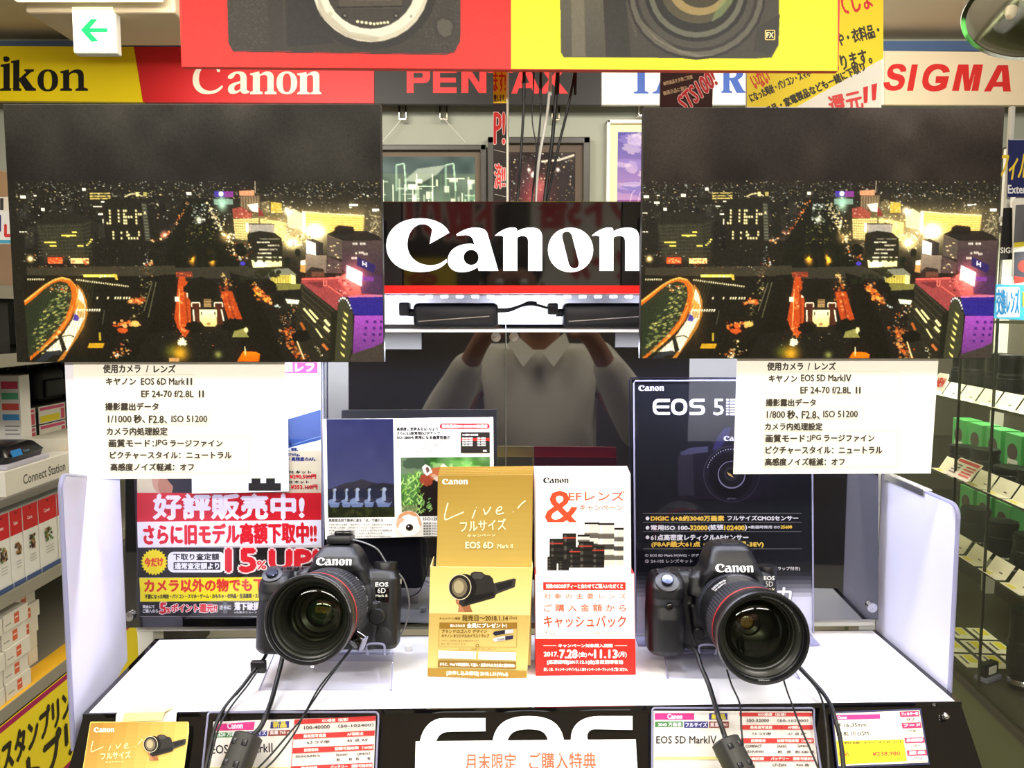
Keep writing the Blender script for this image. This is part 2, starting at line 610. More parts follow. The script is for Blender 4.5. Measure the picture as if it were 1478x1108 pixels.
# ------------------------------------------------------------------ painted pictures (numpy), used as the inks of printed photographs
class Paint:
    def __init__(s, w, h, base, ox=0.0, oy=0.0, k=1.0):
        s.w, s.h, s.ox, s.oy, s.k = int(round(w * k)), int(round(h * k)), ox, oy, k
        s.a = np.zeros((s.h, s.w, 3))
        s.a[:] = base
        s.r = np.random.RandomState(11)

    def _t(s, pts):
        return [((x - s.ox) * s.k, (y - s.oy) * s.k) for x, y in pts]

    def poly(s, pts, col, al=1.0, col2=None):
        """Filled polygon; col2 grades towards a second colour at the bottom."""
        P = s._t(pts)
        x0 = max(0, int(min(p[0] for p in P)) - 1)
        x1 = min(s.w, int(max(p[0] for p in P)) + 2)
        y0 = max(0, int(min(p[1] for p in P)) - 1)
        y1 = min(s.h, int(max(p[1] for p in P)) + 2)
        if x1 <= x0 or y1 <= y0:
            return
        m = np.zeros((y1 - y0, x1 - x0))
        for sx, sy in ((0.25, 0.25), (0.75, 0.25), (0.25, 0.75), (0.75, 0.75)):
            X, Y = np.meshgrid(np.arange(x0, x1) + sx, np.arange(y0, y1) + sy)
            ins = np.zeros(X.shape, bool)
            for (ax, ay), (bx, by) in zip(P, P[1:] + P[:1]):
                if ay == by:
                    continue
                ins ^= ((ay > Y) != (by > Y)) & (X < (bx - ax) * (Y - ay) / (by - ay) + ax)
            m += ins * 0.25
        m = (m * al)[..., None]
        c = np.array(col, float)
        if col2 is not None:
            t = ((np.arange(y0, y1) - y0) / max(1, y1 - y0))[:, None, None]
            c = c * (1 - t) + np.array(col2, float) * t
        s.a[y0:y1, x0:x1] = s.a[y0:y1, x0:x1] * (1 - m) + c * m

    def rect(s, x0, y0, x1, y1, col, al=1.0, col2=None):
        s.poly([(x0, y0), (x1, y0), (x1, y1), (x0, y1)], col, al, col2)

    def ell(s, cx, cy, rx, ry, col, al=1.0, rough=0.0):
        pts = []
        for k in range(28):
            q = 1 + rough * (s.r.rand() - 0.5)
            a = 2 * math.pi * k / 28
            pts.append((cx + rx * q * math.cos(a), cy + ry * q * math.sin(a)))
        s.poly(pts, col, al)

    def line(s, pts, w, col, al=1.0):
        for (ax, ay), (bx, by) in zip(pts, pts[1:]):
            L = math.hypot(bx - ax, by - ay) or 1
            nx, ny = -(by - ay) / L * w / 2, (bx - ax) / L * w / 2
            s.poly([(ax + nx, ay + ny), (bx + nx, by + ny), (bx - nx, by - ny), (ax - nx, ay - ny)], col, al)

    def glow(s, cx, cy, r, col, st=1.0, ry=None):
        ry = ry or r
        cx, cy = (cx - s.ox) * s.k, (cy - s.oy) * s.k
        r, ry = r * s.k, ry * s.k
        x0, x1, y0, y1 = max(0, int(cx - 2.5 * r)), min(s.w, int(cx + 2.5 * r) + 1), max(0, int(cy - 2.5 * ry)), min(s.h, int(cy + 2.5 * ry) + 1)
        if x1 <= x0 or y1 <= y0:
            return
        X, Y = np.meshgrid(np.arange(x0, x1) + 0.5, np.arange(y0, y1) + 0.5)
        g = np.exp(-(((X - cx) / r) ** 2 + ((Y - cy) / ry) ** 2))[..., None] * st
        s.a[y0:y1, x0:x1] = np.minimum(255, s.a[y0:y1, x0:x1] + np.array(col, float) * g)

    def dots(s, n, x0, y0, x1, y1, cols, sz=(0.6, 1.6), al=(0.4, 1.0)):
        for _ in range(n):
            x, y = x0 + s.r.rand() * (x1 - x0), y0 + s.r.rand() * (y1 - y0)
            c = cols[s.r.randint(len(cols))]
            q = sz[0] + (sz[1] - sz[0]) * s.r.rand() ** 2
            s.rect(x, y, x + q * (1 + s.r.rand()), y + q, c, al[0] + (al[1] - al[0]) * s.r.rand())

    def along(s, pts, n, spread, cols, sz=(1, 3), al=(0.5, 1)):
        for _ in range(n):
            i = s.r.randint(len(pts) - 1)
            t = s.r.rand()
            x = pts[i][0] * (1 - t) + pts[i + 1][0] * t + s.r.randn() * spread
            y = pts[i][1] * (1 - t) + pts[i + 1][1] * t + s.r.randn() * spread * 0.6
            q = sz[0] + (sz[1] - sz[0]) * s.r.rand() ** 2
            s.ell(x, y, q * 0.6, q * 0.5, cols[s.r.randint(len(cols))], al[0] + (al[1] - al[0]) * s.r.rand())

    def noise(s, cell, amp, y0=0, y1=None, seed=3):
        """Soft low-frequency mottling of the print."""
        r = np.random.RandomState(seed)
        y0 = int((y0 - s.oy) * s.k) if y0 else 0
        y1 = int((y1 - s.oy) * s.k) if y1 else s.h
        gh, gw = int(s.h / cell) + 3, int(s.w / cell) + 3
        g = r.randn(gh, gw)
        Y, X = np.meshgrid(np.arange(y0, y1) / cell, np.arange(s.w) / cell, indexing='ij')
        i, j = Y.astype(int), X.astype(int)
        fy, fx = Y - i, X - j
        fy, fx = fy * fy * (3 - 2 * fy), fx * fx * (3 - 2 * fx)
        v = g[i, j] * (1 - fy) * (1 - fx) + g[i + 1, j] * fy * (1 - fx) + g[i, j + 1] * (1 - fy) * fx + g[i + 1, j + 1] * fy * fx
        s.a[y0:y1] = np.clip(s.a[y0:y1] + v[..., None] * amp, 0, 255)

    def linear(s):
        v = np.clip(s.a, 0, 255) / 255
        return np.where(v <= 0.04045, v / 12.92, ((v + 0.055) / 1.055) ** 2.4)


WARM = [(255, 244, 205), (255, 230, 160), (250, 250, 235), (235, 215, 150)]
COOL = [(225, 240, 240), (250, 250, 240), (200, 220, 215)]
ORANGE = [(205, 96, 34), (228, 138, 58), (170, 66, 28), (245, 182, 106)]


def city(tint, seed):
    """The night view over the city: coordinates are those of the left print in the photograph."""
    p = Paint(552, 376, tint, 2, 148)
    p.r = np.random.RandomState(seed)
    D = (30, 28, 21)
    p.rect(0, 140, 560, 275, tint, 1, tuple(v * 0.78 for v in tint))
    p.noise(70, 6.5, 0, 290, seed)
    p.noise(34, 4.0, 0, 290, seed + 1)
    # land below the skyline
    for k in range(10):
        p.rect(0, 256 + k * 2, 560, 530, D, 0.20)
    p.dots(720, 12, 258, 553, 282, WARM + COOL, (0.5, 1.5), (0.15, 0.75))
    p.dots(330, 12, 274, 553, 312, WARM + COOL, (0.6, 1.9), (0.25, 0.85))
    p.dots(120, 12, 300, 330, 385, WARM, (0.5, 1.5), (0.15, 0.6))
    p.dots(140, 220, 370, 440, 500, WARM + ORANGE, (0.5, 1.6), (0.2, 0.7))
    for x, y, w, h in ((20, 279, 8, 4), (36, 288, 8, 3), (40, 278, 4, 2), (50, 297, 5, 4), (76, 277, 7, 4), (112, 268, 5, 4), (139, 287, 5, 2), (127, 294, 13, 1.4), (134, 305, 7, 2), (15, 304, 11, 1), (16, 331, 3, 1.5), (20, 331, 3, 1.5), (24, 331, 3, 1.5), (140, 313, 3, 8), (265, 274, 8, 4), (506, 291, 13, 3), (540, 298, 10, 4)):
        p.rect(x, y, x + w, y + h, (245, 242, 222))
    # the packed roofs between the skyline and the square
    for y0 in np.linspace(272, 336, 110):
        k = (y0 - 262) / 70
        x = p.r.uniform(8, 552)
        if 258 < x < 336 and y0 > 282:
            continue
        w, h = (5 + 16 * k) * p.r.uniform(0.6, 1.5), (4 + 16 * k) * p.r.uniform(0.5, 1.3)
        c = p.r.uniform(26, 50)
        p.rect(x, y0, x + w, y0 + h, (c, c * 0.97, c * 0.80), 0.85)
        p.rect(x + w * 0.7, y0, x + w, y0 + h, (c * 0.7, c * 0.68, c * 0.58), 0.8)
        for q in range(p.r.randint(0, 5)):
            a, b = x + w * p.r.rand(), y0 + h * p.r.rand()
            p.rect(a, b, a + p.r.uniform(0.8, 2.6), b + p.r.uniform(0.7, 1.3), WARM[p.r.randint(4)], p.r.uniform(0.4, 0.95))
    # office block on the left
    p.poly([(40, 318), (62, 303), (112, 306), (126, 316), (124, 378), (46, 378)], (36, 34, 26))
    p.poly([(42, 321), (108, 319), (112, 372), (52, 376)], (46, 45, 34))
    p.poly([(108, 319), (124, 314), (116, 376), (112, 372)], (40, 40, 31))
    for k in range(9):
        p.line([(43, 324 + k * 5.4), (109, 322 + k * 5.4), (122, 318 + k * 6)], 0.8, (72, 72, 54), 0.8)
    for k in range(13):
        p.line([(46 + k * 5.2, 321), (50 + k * 5, 372)], 0.7, (62, 62, 46), 0.7)
    for a, b, c in ((94, 101, 331), (78, 100, 336), (52, 70, 346), (60, 70, 351), (101, 110, 351), (85, 90, 337)):
        p.rect(a, c, b, c + 2.2, (232, 214, 95))
    for k in range(4):
        p.rect(114 + k * 2.4, 350 - k * 2.6, 117 + k * 2.4, 352 - k * 2.6, (225, 215, 110))
    p.rect(56, 369, 78, 378, (205, 72, 30), 1, (240, 120, 60))
    p.dots(24, 57, 370, 78, 377, [(255, 190, 120), (160, 40, 20)], (1, 2.5))
    p.rect(90, 370, 117, 378, (240, 215, 150))
    p.dots(20, 90, 370, 117, 378, [(190, 80, 40), (120, 60, 40)], (1, 3))
    p.glow(30, 371, 4, (255, 220, 150), 1.2)
    p.along([(24, 376), (48, 362), (120, 376)], 22, 3, ORANGE + WARM, (0.8, 2))
    # block whose lit windows spell dotted figures
    p.poly([(140, 292), (150, 283), (197, 283), (207, 291), (210, 345), (144, 352)], (30, 28, 21))
    p.poly([(199, 290), (206, 290), (210, 345), (202, 345)], (58, 60, 50))
    for k in range(12):
        p.rect(199 + k * 0.35, 292 + k * 4.4, 205 + k * 0.35, 293.6 + k * 4.4, (120, 122, 100), 0.7)
    fig = {151: (301, 305, 310, 315, 319), 164: (301, 306, 311, 316), 172: (301, 306, 310, 315, 319), 175: (301, 310, 315, 319), 179: (310,), 183: (310,), 190: (301, 306, 310, 315, 319), 194: (306,), 197: (306,), 203: (304,), 147: (319,), 155: (332, 336, 341), 167: (333, 341), 175.5: (332, 337), 178: (336, 341), 182: (341,), 186: (341,), 190.5: (341,), 193: (332, 336)}
    for x, ys in fig.items():
        for y in ys:
            p.rect(x - 1.2, y - 1.3, x + 1.4, y + 1.4, (250, 236, 175))
    for y in (276, 280, 283.5):
        p.line([(123, y), (153, y - 0.5)], 1.6, (225, 205, 110), 0.9)
        p.dots(8, 123, y - 1, 153, y + 1, [D], (1, 2))
    p.line([(174, 281), (182, 277), (192, 276), (200, 280)], 1.8, (235, 225, 170), 0.9)
    p.rect(191, 274, 195, 280, (245, 225, 150))
    p.rect(202, 274, 207, 280, (170, 160, 90))
    # avenue: tree masses, lit squares, two streets running to the vanishing point
    p.poly([(262, 284), (300, 284), (330, 345), (345, 395), (225, 395), (238, 345)], (24, 24, 15))
    p.along([(268, 287), (252, 315), (240, 332), (224, 340)], 75, 1.5, ORANGE + [(255, 215, 170), (190, 60, 40)], (1, 2.6))
    p.glow(231, 336, 5, (240, 150, 130), 0.8)
    p.along([(226, 341), (211, 346)], 22, 1.6, WARM + ORANGE, (1, 3))
    p.along([(208, 352), (203, 372), (201, 385)], 26, 1.6, COOL, (0.6, 2), (0.3, 0.8))
    p.dots(60, 272, 290, 294, 320, COOL + [(150, 175, 130)], (0.8, 2.4), (0.4, 0.9))
    p.glow(283, 314, 4, (235, 240, 220), 0.9)
    p.dots(70, 262, 320, 305, 348, [(120, 125, 60), (190, 180, 100), (90, 95, 45)], (0.8, 2.2), (0.3, 0.8))
    p.along([(298, 290), (303, 306), (312, 322), (324, 338), (330, 352)], 110, 3.0, WARM, (1, 3))
    p.glow(318, 290, 7, (180, 235, 215), 0.9, 10)
    p.glow(322, 338, 8, (240, 190, 110), 0.6)
    p.along([(306, 300), (318, 320), (333, 338)], 60, 4, WARM, (1, 3))
    for x, y in ((268, 368), (299, 369), (272, 372), (301, 374)):
        p.glow(x, y, 3.5, (240, 160, 40), 0.9, 7)
    for _ in range(46):
        x, y = p.r.uniform(206, 352), p.r.uniform(326, 392)
        p.ell(x, y, p.r.uniform(4, 9), p.r.uniform(3, 7), (26, 27, 17), 0.8, 0.5)
    p.along([(212, 372), (200, 388), (196, 402), (206, 380)], 60, 4, ORANGE + WARM, (1, 3))
    # plaza axis
    p.poly([(24, 384), (245, 381), (245, 396), (24, 396)], (62, 58, 44), 0.8)
    p.poly([(245, 384), (352, 382), (395, 400), (245, 400)], (58, 55, 44), 0.8)
    p.along([(20, 382), (110, 382), (200, 384)], 36, 1.5, ORANGE + WARM, (0.6, 1.6), (0.3, 0.8))
    p.poly([(222, 395), (246, 394), (246, 476), (200, 482), (180, 522), (150, 522), (196, 470)], (26, 24, 16))
    p.poly([(326, 391), (357, 400), (382, 460), (404, 522), (340, 522), (336, 430)], (26, 24, 16))
    p.poly([(250, 397), (259, 397), (266, 430), (266, 474), (256, 488), (246, 474), (241, 459), (245, 432)], (172, 70, 26))
    p.poly([(312, 419), (329, 419), (336, 441), (343, 460), (323, 463), (317, 444)], (168, 68, 26))
    p.along([(255, 398), (256, 430), (253, 470), (256, 486)], 90, 4.5, ORANGE, (1, 4), (0.3, 0.8))
    p.along([(320, 405), (320, 424), (329, 445), (334, 462)], 80, 4.5, ORANGE + [(150, 50, 25)], (1, 4), (0.3, 0.8))
    p.line([(250, 415), (249, 470)], 1.2, (255, 190, 110))
    p.line([(258, 415), (262, 470)], 2.5, (120, 50, 25), 0.8)
    p.line([(322, 426), (331, 458)], 2.5, (120, 50, 25), 0.8)
    p.rect(246, 390, 270, 398, (190, 60, 40), 0.5)
    p.along([(247, 392), (270, 396)], 20, 1, ORANGE, (0.8, 2))
    p.along([(314, 392), (322, 410)], 30, 2.5, [(235, 200, 120), (220, 160, 80)], (1, 3))
    p.rect(261, 420, 269, 428, (255, 238, 195))
    p.rect(243, 427, 249, 434, (255, 240, 210))
    p.ell(283, 418, 24, 20, (28, 26, 18), 1, 0.3)
    p.rect(286, 430, 297, 442, (120, 95, 60))
    for y in (434, 438, 441):
        p.line([(286, y), (297, y)], 1.3, (205, 175, 120))
    p.rect(268, 436, 281, 468, (66, 34, 24))
    p.rect(302, 436, 315, 468, (66, 34, 24))
    for a in (268, 302):
        p.line([(a, 442), (a, 436), (a + 12, 436), (a + 12, 442)], 1.5, (255, 235, 205))
    p.line([(270, 446), (270.5, 463)], 2, (255, 245, 215))
    p.line([(312, 446), (315, 463)], 2, (255, 245, 215))
    p.poly([(279, 446), (305, 446), (304.5, 468), (302, 471), (286, 471), (279, 462)], (255, 248, 205), 1, (214, 188, 118))
    p.rect(281, 449, 283, 454, (60, 45, 30))
    p.rect(301, 449, 303, 454, (60, 45, 30))
    p.ell(292, 467, 3, 2, (150, 120, 70))
    p.ell(272, 472, 14, 9, (25, 24, 16), 1, 0.4)
    p.ell(328, 470, 15, 11, (25, 24, 16), 1, 0.4)
    p.poly([(330, 478), (345, 474), (352, 487), (327, 487)], (150, 148, 80), 0.9)
    p.ell(348, 476, 3, 4, (230, 225, 170), 1, 0.6)
    p.ell(251.5, 494, 6.5, 6, (246, 238, 200), 1, 0.6)
    p.glow(248, 511, 11, (175, 130, 15), 1.0)
    p.glow(233, 508, 9, (50, 60, 10), 0.7)
    p.rect(231, 518, 246, 524, (190, 150, 90))
    p.glow(305, 513, 5, (130, 140, 60), 0.8)
    p.poly([(335, 520), (343, 508), (362, 509), (368, 512), (366, 524), (333, 524)], (232, 128, 16), 1, (190, 95, 10))
    p.line([(345.5, 501), (346, 515)], 1.3, (255, 235, 180))
    # lit district right of the avenue
    p.glow(450, 330, 44, (255, 235, 170), 0.55, 30)
    p.glow(380, 328, 38, (230, 205, 130), 0.45, 30)
    p.glow(520, 318, 34, (220, 195, 130), 0.45, 24)
    p.rect(307, 273, 335, 281, (62, 45, 170), 1, (70, 60, 120))
    p.rect(322, 273, 335, 281, (150, 55, 130), 0.7)
    p.ell(317, 276.5, 3.6, 3.6, (235, 235, 255))
    p.rect(306, 284, 334, 292, (150, 190, 175), 0.7)
    p.poly([(344, 272), (366, 271), (366, 279), (344, 279)], (205, 150, 110))
    p.poly([(345, 280), (374, 278), (374, 300), (345, 300)], (92, 80, 62))
    for k in range(7):
        p.line([(347 + k * 4, 280), (347 + k * 4, 299)], 1.2, (205, 180, 130), 0.7)
    p.line([(367.5, 258), (367.5, 275)], 0.8, (170, 160, 140))
    p.poly([(376, 288), (388, 286), (388, 304), (376, 304)], (105, 95, 65))
    p.poly([(390, 288), (406, 290), (406, 304), (390, 304)], (186, 166, 66))
    p.dots(30, 376, 287, 406, 303, WARM, (0.8, 2))
    p.poly([(333, 298), (347, 295), (362, 305), (360, 312), (334, 312)], (150, 72, 58))
    p.dots(24, 333, 297, 362, 311, [(210, 130, 110), (90, 40, 35), (230, 190, 170)], (0.8, 2.2))
    p.poly([(355, 292), (371, 290), (371, 303), (362, 302)], (255, 246, 222))
    p.poly([(371, 296), (376, 300), (380, 309), (371, 309)], (120, 50, 45))
    p.poly([(334, 313), (371, 312), (372, 345), (336, 342)], (224, 208, 140))
    for k in range(8):
        p.line([(335, 316 + k * 3.6), (372, 316 + k * 3.8)], 1.1, (120, 112, 70), 0.8)
    for k in range(11):
        p.line([(337 + k * 3.4, 313), (338 + k * 3.4, 344)], 0.7, (140, 130, 85), 0.7)
    p.poly([(374, 312), (412, 318), (410, 345), (374, 345)], (228, 208, 140))
    p.dots(60, 374, 308, 416, 345, WARM + [(150, 125, 70), (110, 85, 50)], (1, 3))
    p.poly([(413, 302), (424, 298), (438, 306), (438, 330), (415, 325)], (215, 205, 170))
    p.glow(414, 301, 5, (255, 245, 225), 0.9)
    p.poly([(438, 303), (470, 306), (528, 309), (526, 330), (498, 336), (438, 336)], (232, 206, 118))
    for k in range(6):
        p.line([(440, 309 + k * 4.3), (470, 311 + k * 3.8), (527, 312 + k * 3.2)], 1.1, (165, 135, 70), 0.8)
    p.line([(438, 302), (470, 305), (528, 308)], 1.6, (250, 238, 190))
    p.poly([(436, 301), (441, 303), (441, 333), (436, 333)], (255, 248, 215))
    p.glow(455, 331, 11, (255, 250, 225), 1.4, 9)
    p.rect(528, 303, 554, 342, (80, 74, 55))
    for k in range(10):
        p.line([(530 + p.r.rand() * 22, 306 + p.r.rand() * 30), (530 + p.r.rand() * 22, 306 + p.r.rand() * 30)], 0.9, (190, 180, 140), 0.8)
    p.dots(30, 530, 303, 553, 342, WARM, (0.7, 1.8))
    p.glow(420, 348, 9, (255, 240, 170), 1.2, 7)
    p.along([(414, 335), (430, 338), (444, 345), (420, 356)], 90, 5, WARM + [(90, 75, 35), (120, 95, 50)], (1, 3.2))
    # dark office with the blank rooftop board
    p.poly([(354, 336), (362, 326), (388, 328), (405, 341), (406, 372), (354, 370)], (36, 34, 25))
    p.poly([(355, 320), (395, 321), (394, 333), (372, 330), (358, 333)], (158, 154, 148))
    p.line([(356, 320), (395, 320.5)], 1.4, (50, 48, 40))
    p.rect(352, 319, 356, 332, (250, 248, 235))
    for y, a, b in ((347, 368, 387), (351.5, 384, 401), (357.5, 371, 398), (363, 369, 389), (369, 366, 404), (342, 372, 402)):
        p.line([(a, y), (b, y)], 2, (232, 228, 200), 0.9 if y > 345 else 0.35)
        p.dots(6, a, y - 1, b, y + 1, [(36, 34, 25)], (1, 2))
    p.poly([(359, 373), (404, 374), (404, 382), (361, 384)], (252, 242, 175))
    p.glow(372, 378, 7, (255, 245, 190), 0.8, 4)
    for x in (378, 391, 398, 365):
        p.ell(x, 372, 3, 4, (40, 42, 24), 1, 0.4)
    p.along([(330, 355), (345, 372), (352, 350)], 70, 5, WARM + ORANGE, (1, 3))
    p.ell(343, 358, 9, 9, (24, 24, 16), 1, 0.3)
    p.ell(346, 378, 4, 3, (70, 60, 180))
    p.ell(412, 374, 6, 6, (28, 32, 22), 1, 0.3)
    p.ell(428, 362, 4.5, 6.5, (30, 30, 22), 1, 0.3)
    p.line([(428, 366), (428, 385)], 1, (60, 55, 40))
    p.poly([(432, 374), (440, 372), (440, 392), (431, 390)], (190, 150, 80))
    p.poly([(432, 374), (439, 373), (439, 380), (432, 380)], (245, 240, 225))
    # white cube tower and the dark block right of it
    p.poly([(440, 364), (454, 366), (471, 366), (470, 392), (439, 392)], (142, 126, 108), 1, (116, 102, 90))
    p.poly([(441, 343), (455, 348), (455, 366), (441, 363)], (255, 254, 250))
    p.poly([(441, 343), (452, 342), (466, 348), (466, 366), (455, 366), (455, 348)], (48, 42, 42))
    p.poly([(472, 336), (494, 345), (494, 372), (472, 366)], (86, 76, 68))
    p.poly([(494, 345), (554, 343), (554, 396), (494, 386)], (74, 62, 58), 1, (62, 44, 60))
    p.poly([(471, 335), (483, 330), (530, 330), (549, 338), (554, 344), (497, 345)], (38, 34, 30))
    p.poly([(484, 325), (490, 322), (512, 324), (513, 335), (482, 336)], (30, 27, 24))
    for a, b, y in ((510, 517, 349), (521, 529, 349), (514, 517, 363), (519, 526, 362), (526, 532, 364), (508, 516, 370)):
        p.rect(a, y - 1.6, b, y + 1.6, (240, 235, 225), 0.9)
        p.line([(a + 2.3, y - 2), (a + 2.3, y + 2)], 0.7, (74, 62, 58))
        p.line([(a + 4.9, y - 2), (a + 4.9, y + 2)], 0.7, (74, 62, 58))
    for x, y in ((481, 351), (486, 347), (483, 364), (486, 368), (478, 358), (476, 352)):
        p.rect(x, y, x + 3.5, y + 2.2, (215, 195, 150), 0.9)
    p.poly([(472, 367), (494, 376), (493, 392), (470, 392)], (80, 64, 62))
    p.dots(8, 472, 378, 492, 390, WARM, (0.8, 2))
    # red roofed hotel with its neon, pink screen and purple wall
    p.poly([(440, 390), (448, 383), (466, 386), (468, 398), (440, 398)], (50, 40, 34))
    p.rect(448, 390, 467, 397, (100, 66, 50))
    p.poly([(434, 399), (486, 398), (522, 400), (546, 408), (546, 430), (503, 426), (489, 430), (485, 449), (432, 406)], (150, 66, 66))
    p.poly([(486, 399), (500, 392), (522, 412), (520, 428), (502, 424)], (172, 92, 84))
    p.dots(50, 484, 396, 506, 420, [(225, 150, 140), (80, 40, 40), (120, 60, 56)], (1, 3.4))
    p.poly([(440, 406), (466, 404), (470, 412), (460, 414)], (90, 40, 42), 0.7)
    p.line([(433, 401), (486, 399.5)], 2.2, (244, 106, 92))
    p.line([(466, 400), (466, 411), (470, 411), (470, 402)], 1.5, (235, 130, 112))
    p.line([(472, 411), (494, 426)], 1.5, (228, 110, 96))
    p.poly([(494, 386), (554, 396), (554, 424), (522, 422), (520, 410)], (70, 46, 76))
    p.glow(513, 396, 16, (255, 90, 110), 0.55, 18)
    p.poly([(517, 368), (544, 381), (541, 392), (516, 381)], (46, 36, 92))
    p.line([(525, 374), (525, 381)], 1.5, (240, 240, 250))
    p.line([(530, 376), (530, 383)], 1.5, (240, 240, 250))
    p.line([(525, 378), (530, 380)], 1.5, (240, 240, 250))
    p.poly([(522, 397), (541, 398), (540, 404), (522, 403)], (120, 60, 150))
    p.poly([(500.5, 380), (524, 391), (522.5, 412), (499.5, 400)], (255, 236, 238))
    p.poly([(432, 406), (485, 448), (484, 522), (420, 522), (424, 450)], (40, 38, 28))
    for k in range(6):
        p.line([(432, 408 + k * 9), (484, 452 + k * 11)], 1.3, (74, 68, 52), 0.8)
    for a, b, c, d, w in ((435, 444, 452.5, 465, 3), (443.5, 446, 456, 460, 3), (466, 461, 473.5, 470, 4), (465, 471, 473, 479, 4), (452.5, 474, 462, 488, 2.2)):
        p.line([(a, b), (c, d)], w, (228, 226, 165))
    p.line([(430, 465), (436, 476)], 4, (165, 90, 35))
    p.line([(462, 497), (470, 506)], 4, (190, 110, 50))
    p.poly([(486, 440), (494, 428), (504, 430), (509, 444), (507, 500), (500, 524), (474, 524), (480, 500)], (58, 58, 42))
    p.poly([(476, 450), (486, 447), (480, 522), (472, 522)], (32, 32, 23))
    p.line([(488, 434), (491, 429), (496, 428), (500, 432), (504, 440), (506, 448)], 3.6, (24, 22, 26))
    for x, y in ((488.5, 433), (491, 430), (494, 428.6), (497, 429.6), (500, 432), (502, 435.6), (504, 439.6), (505.4, 444)):
        p.rect(x - 0.9, y - 1.4, x + 1.0, y + 1.4, (240, 240, 245))
    for x, y in ((497.5, 453), (496, 462), (495, 472), (494, 480), (493, 489), (492, 500), (491.5, 513)):
        p.poly([(x - 3, y - 4.5), (x + 3.4, y + 0.5), (x + 3.2, y + 4.5), (x - 1, y)], (240, 232, 130))
    p.poly([(502, 427), (554, 425), (554, 456), (510, 454)], (44, 36, 128))
    p.poly([(500, 426), (530, 424), (554, 424), (554, 427), (503, 428)], (190, 110, 150))
    p.poly([(511, 455), (555, 455), (555, 500), (541, 503), (507, 514)], (158, 74, 178), 1, (98, 52, 118))
    for x, y in ((529.5, 464), (541.5, 464), (551, 464), (527.5, 473.5), (540, 473.5), (550, 473.5), (526.5, 483), (539, 483), (549, 483), (525.5, 492), (538, 492)):
        p.rect(x - 2, y - 2, x + 2, y + 2, (72, 34, 112))
    p.poly([(506, 512), (541, 501), (555, 494), (555, 524), (500, 524)], (62, 56, 50))
    # square and low hall, lit trees
    p.poly([(383, 394), (390, 386), (414, 385), (425, 394), (423, 402), (386, 402)], (122, 124, 108))
    p.rect(387, 395, 417, 407, (190, 178, 78), 1, (210, 200, 100))
    for k in range(7):
        p.line([(389 + k * 4, 396), (389 + k * 4, 407)], 1, (130, 118, 50))
    p.poly([(385, 408), (432, 408), (430, 416), (385, 418)], (120, 118, 60))
    p.poly([(417, 394), (424, 396), (424, 408), (417, 408)], (232, 226, 160))
    p.along([(345, 405), (385, 388), (395, 396)], 50, 4, [(36, 38, 24)], (3, 8))
    p.along([(361, 410), (372, 425), (386, 436)], 80, 4, ORANGE + [(255, 180, 60)], (2, 5), (0.4, 0.9))
    p.ell(384, 413, 11, 10, (26, 24, 16), 1, 0.4)
    p.ell(397, 432, 9, 10, (26, 24, 16), 1, 0.4)
    p.poly([(405, 420), (432, 416), (432, 432), (405, 430)], (26, 26, 20))
    p.poly([(408, 430), (429, 432), (427, 438), (411, 437)], (236, 240, 214))
    p.along([(392, 441), (400, 442)], 10, 1.5, COOL, (1, 3))
    p.along([(405, 470), (415, 455), (428, 440)], 40, 5, WARM + ORANGE, (1, 2.4), (0.3, 0.8))
    p.along([(402, 478), (418, 480), (410, 492), (422, 508), (436, 524)], 120, 5, ORANGE, (1.5, 5), (0.3, 0.85))
    p.ell(430, 486, 14, 9, (24, 23, 17), 1, 0.4)
    p.line([(424, 493), (434, 520)], 2, (240, 210, 150))
    p.along([(452, 500), (462, 516)], 14, 1.5, WARM, (0.8, 2.4))
    # glass ring of the bus terminal on the left
    p.poly([(18, 395), (240, 398), (200, 478), (150, 524), (18, 524)], (28, 26, 18))
    p.glow(100, 452, 14, (110, 70, 20), 0.35, 40)
    ring_o = [(18, 434), (34, 422), (50, 410), (64, 402), (76, 399), (88, 402), (96, 411), (98, 424), (95, 440), (86, 460), (74, 477), (56, 494), (40, 507), (22, 522)]
    ring_i = [(18, 440), (34, 428), (48, 416), (60, 408), (72, 404), (82, 406), (88, 414), (89, 428), (84, 445), (76, 462), (62, 480), (46, 496), (30, 510), (20, 518)]
    p.poly([(98, 408), (106, 418), (111, 432), (112, 452), (106, 470), (96, 486), (84, 502), (72, 520), (62, 524), (76, 506), (60, 500), (90, 460)], (176, 116, 40))
    p.poly([(100, 414), (106, 424), (109, 440), (107, 458), (98, 474), (88, 492), (78, 508), (46, 508), (70, 488), (88, 462), (97, 440)], (236, 232, 210))
    p.poly([(99, 430), (108, 440), (107, 446), (96, 446)], (222, 160, 70))
    p.poly([(92, 452), (100, 456), (97, 463), (89, 462)], (60, 50, 160))
    p.poly([(95, 448), (106, 446), (106, 458), (98, 458)], (190, 160, 100))
    p.poly([(66, 486), (71, 484), (78, 506), (71, 510)], (24, 24, 22))
    p.line([(72, 486), (84, 484), (90, 487)], 1.6, (40, 36, 30))
    p.poly([(46, 509), (68, 506), (72, 513), (56, 514), (44, 524), (28, 524)], (40, 44, 48))
    p.poly(ring_o, (200, 104, 26))
    p.line(ring_o[3:9], 2, (255, 175, 70), 0.7)
    p.line(ring_o[:6], 2.4, (250, 195, 90), 0.9)
    p.poly(ring_i, (40, 47, 31))
    for k in range(17):
        p.line([(20 + k * 5, 520 - k * 2), (56 + k * 4.4, 400)], 0.7, (66, 76, 46), 0.7)
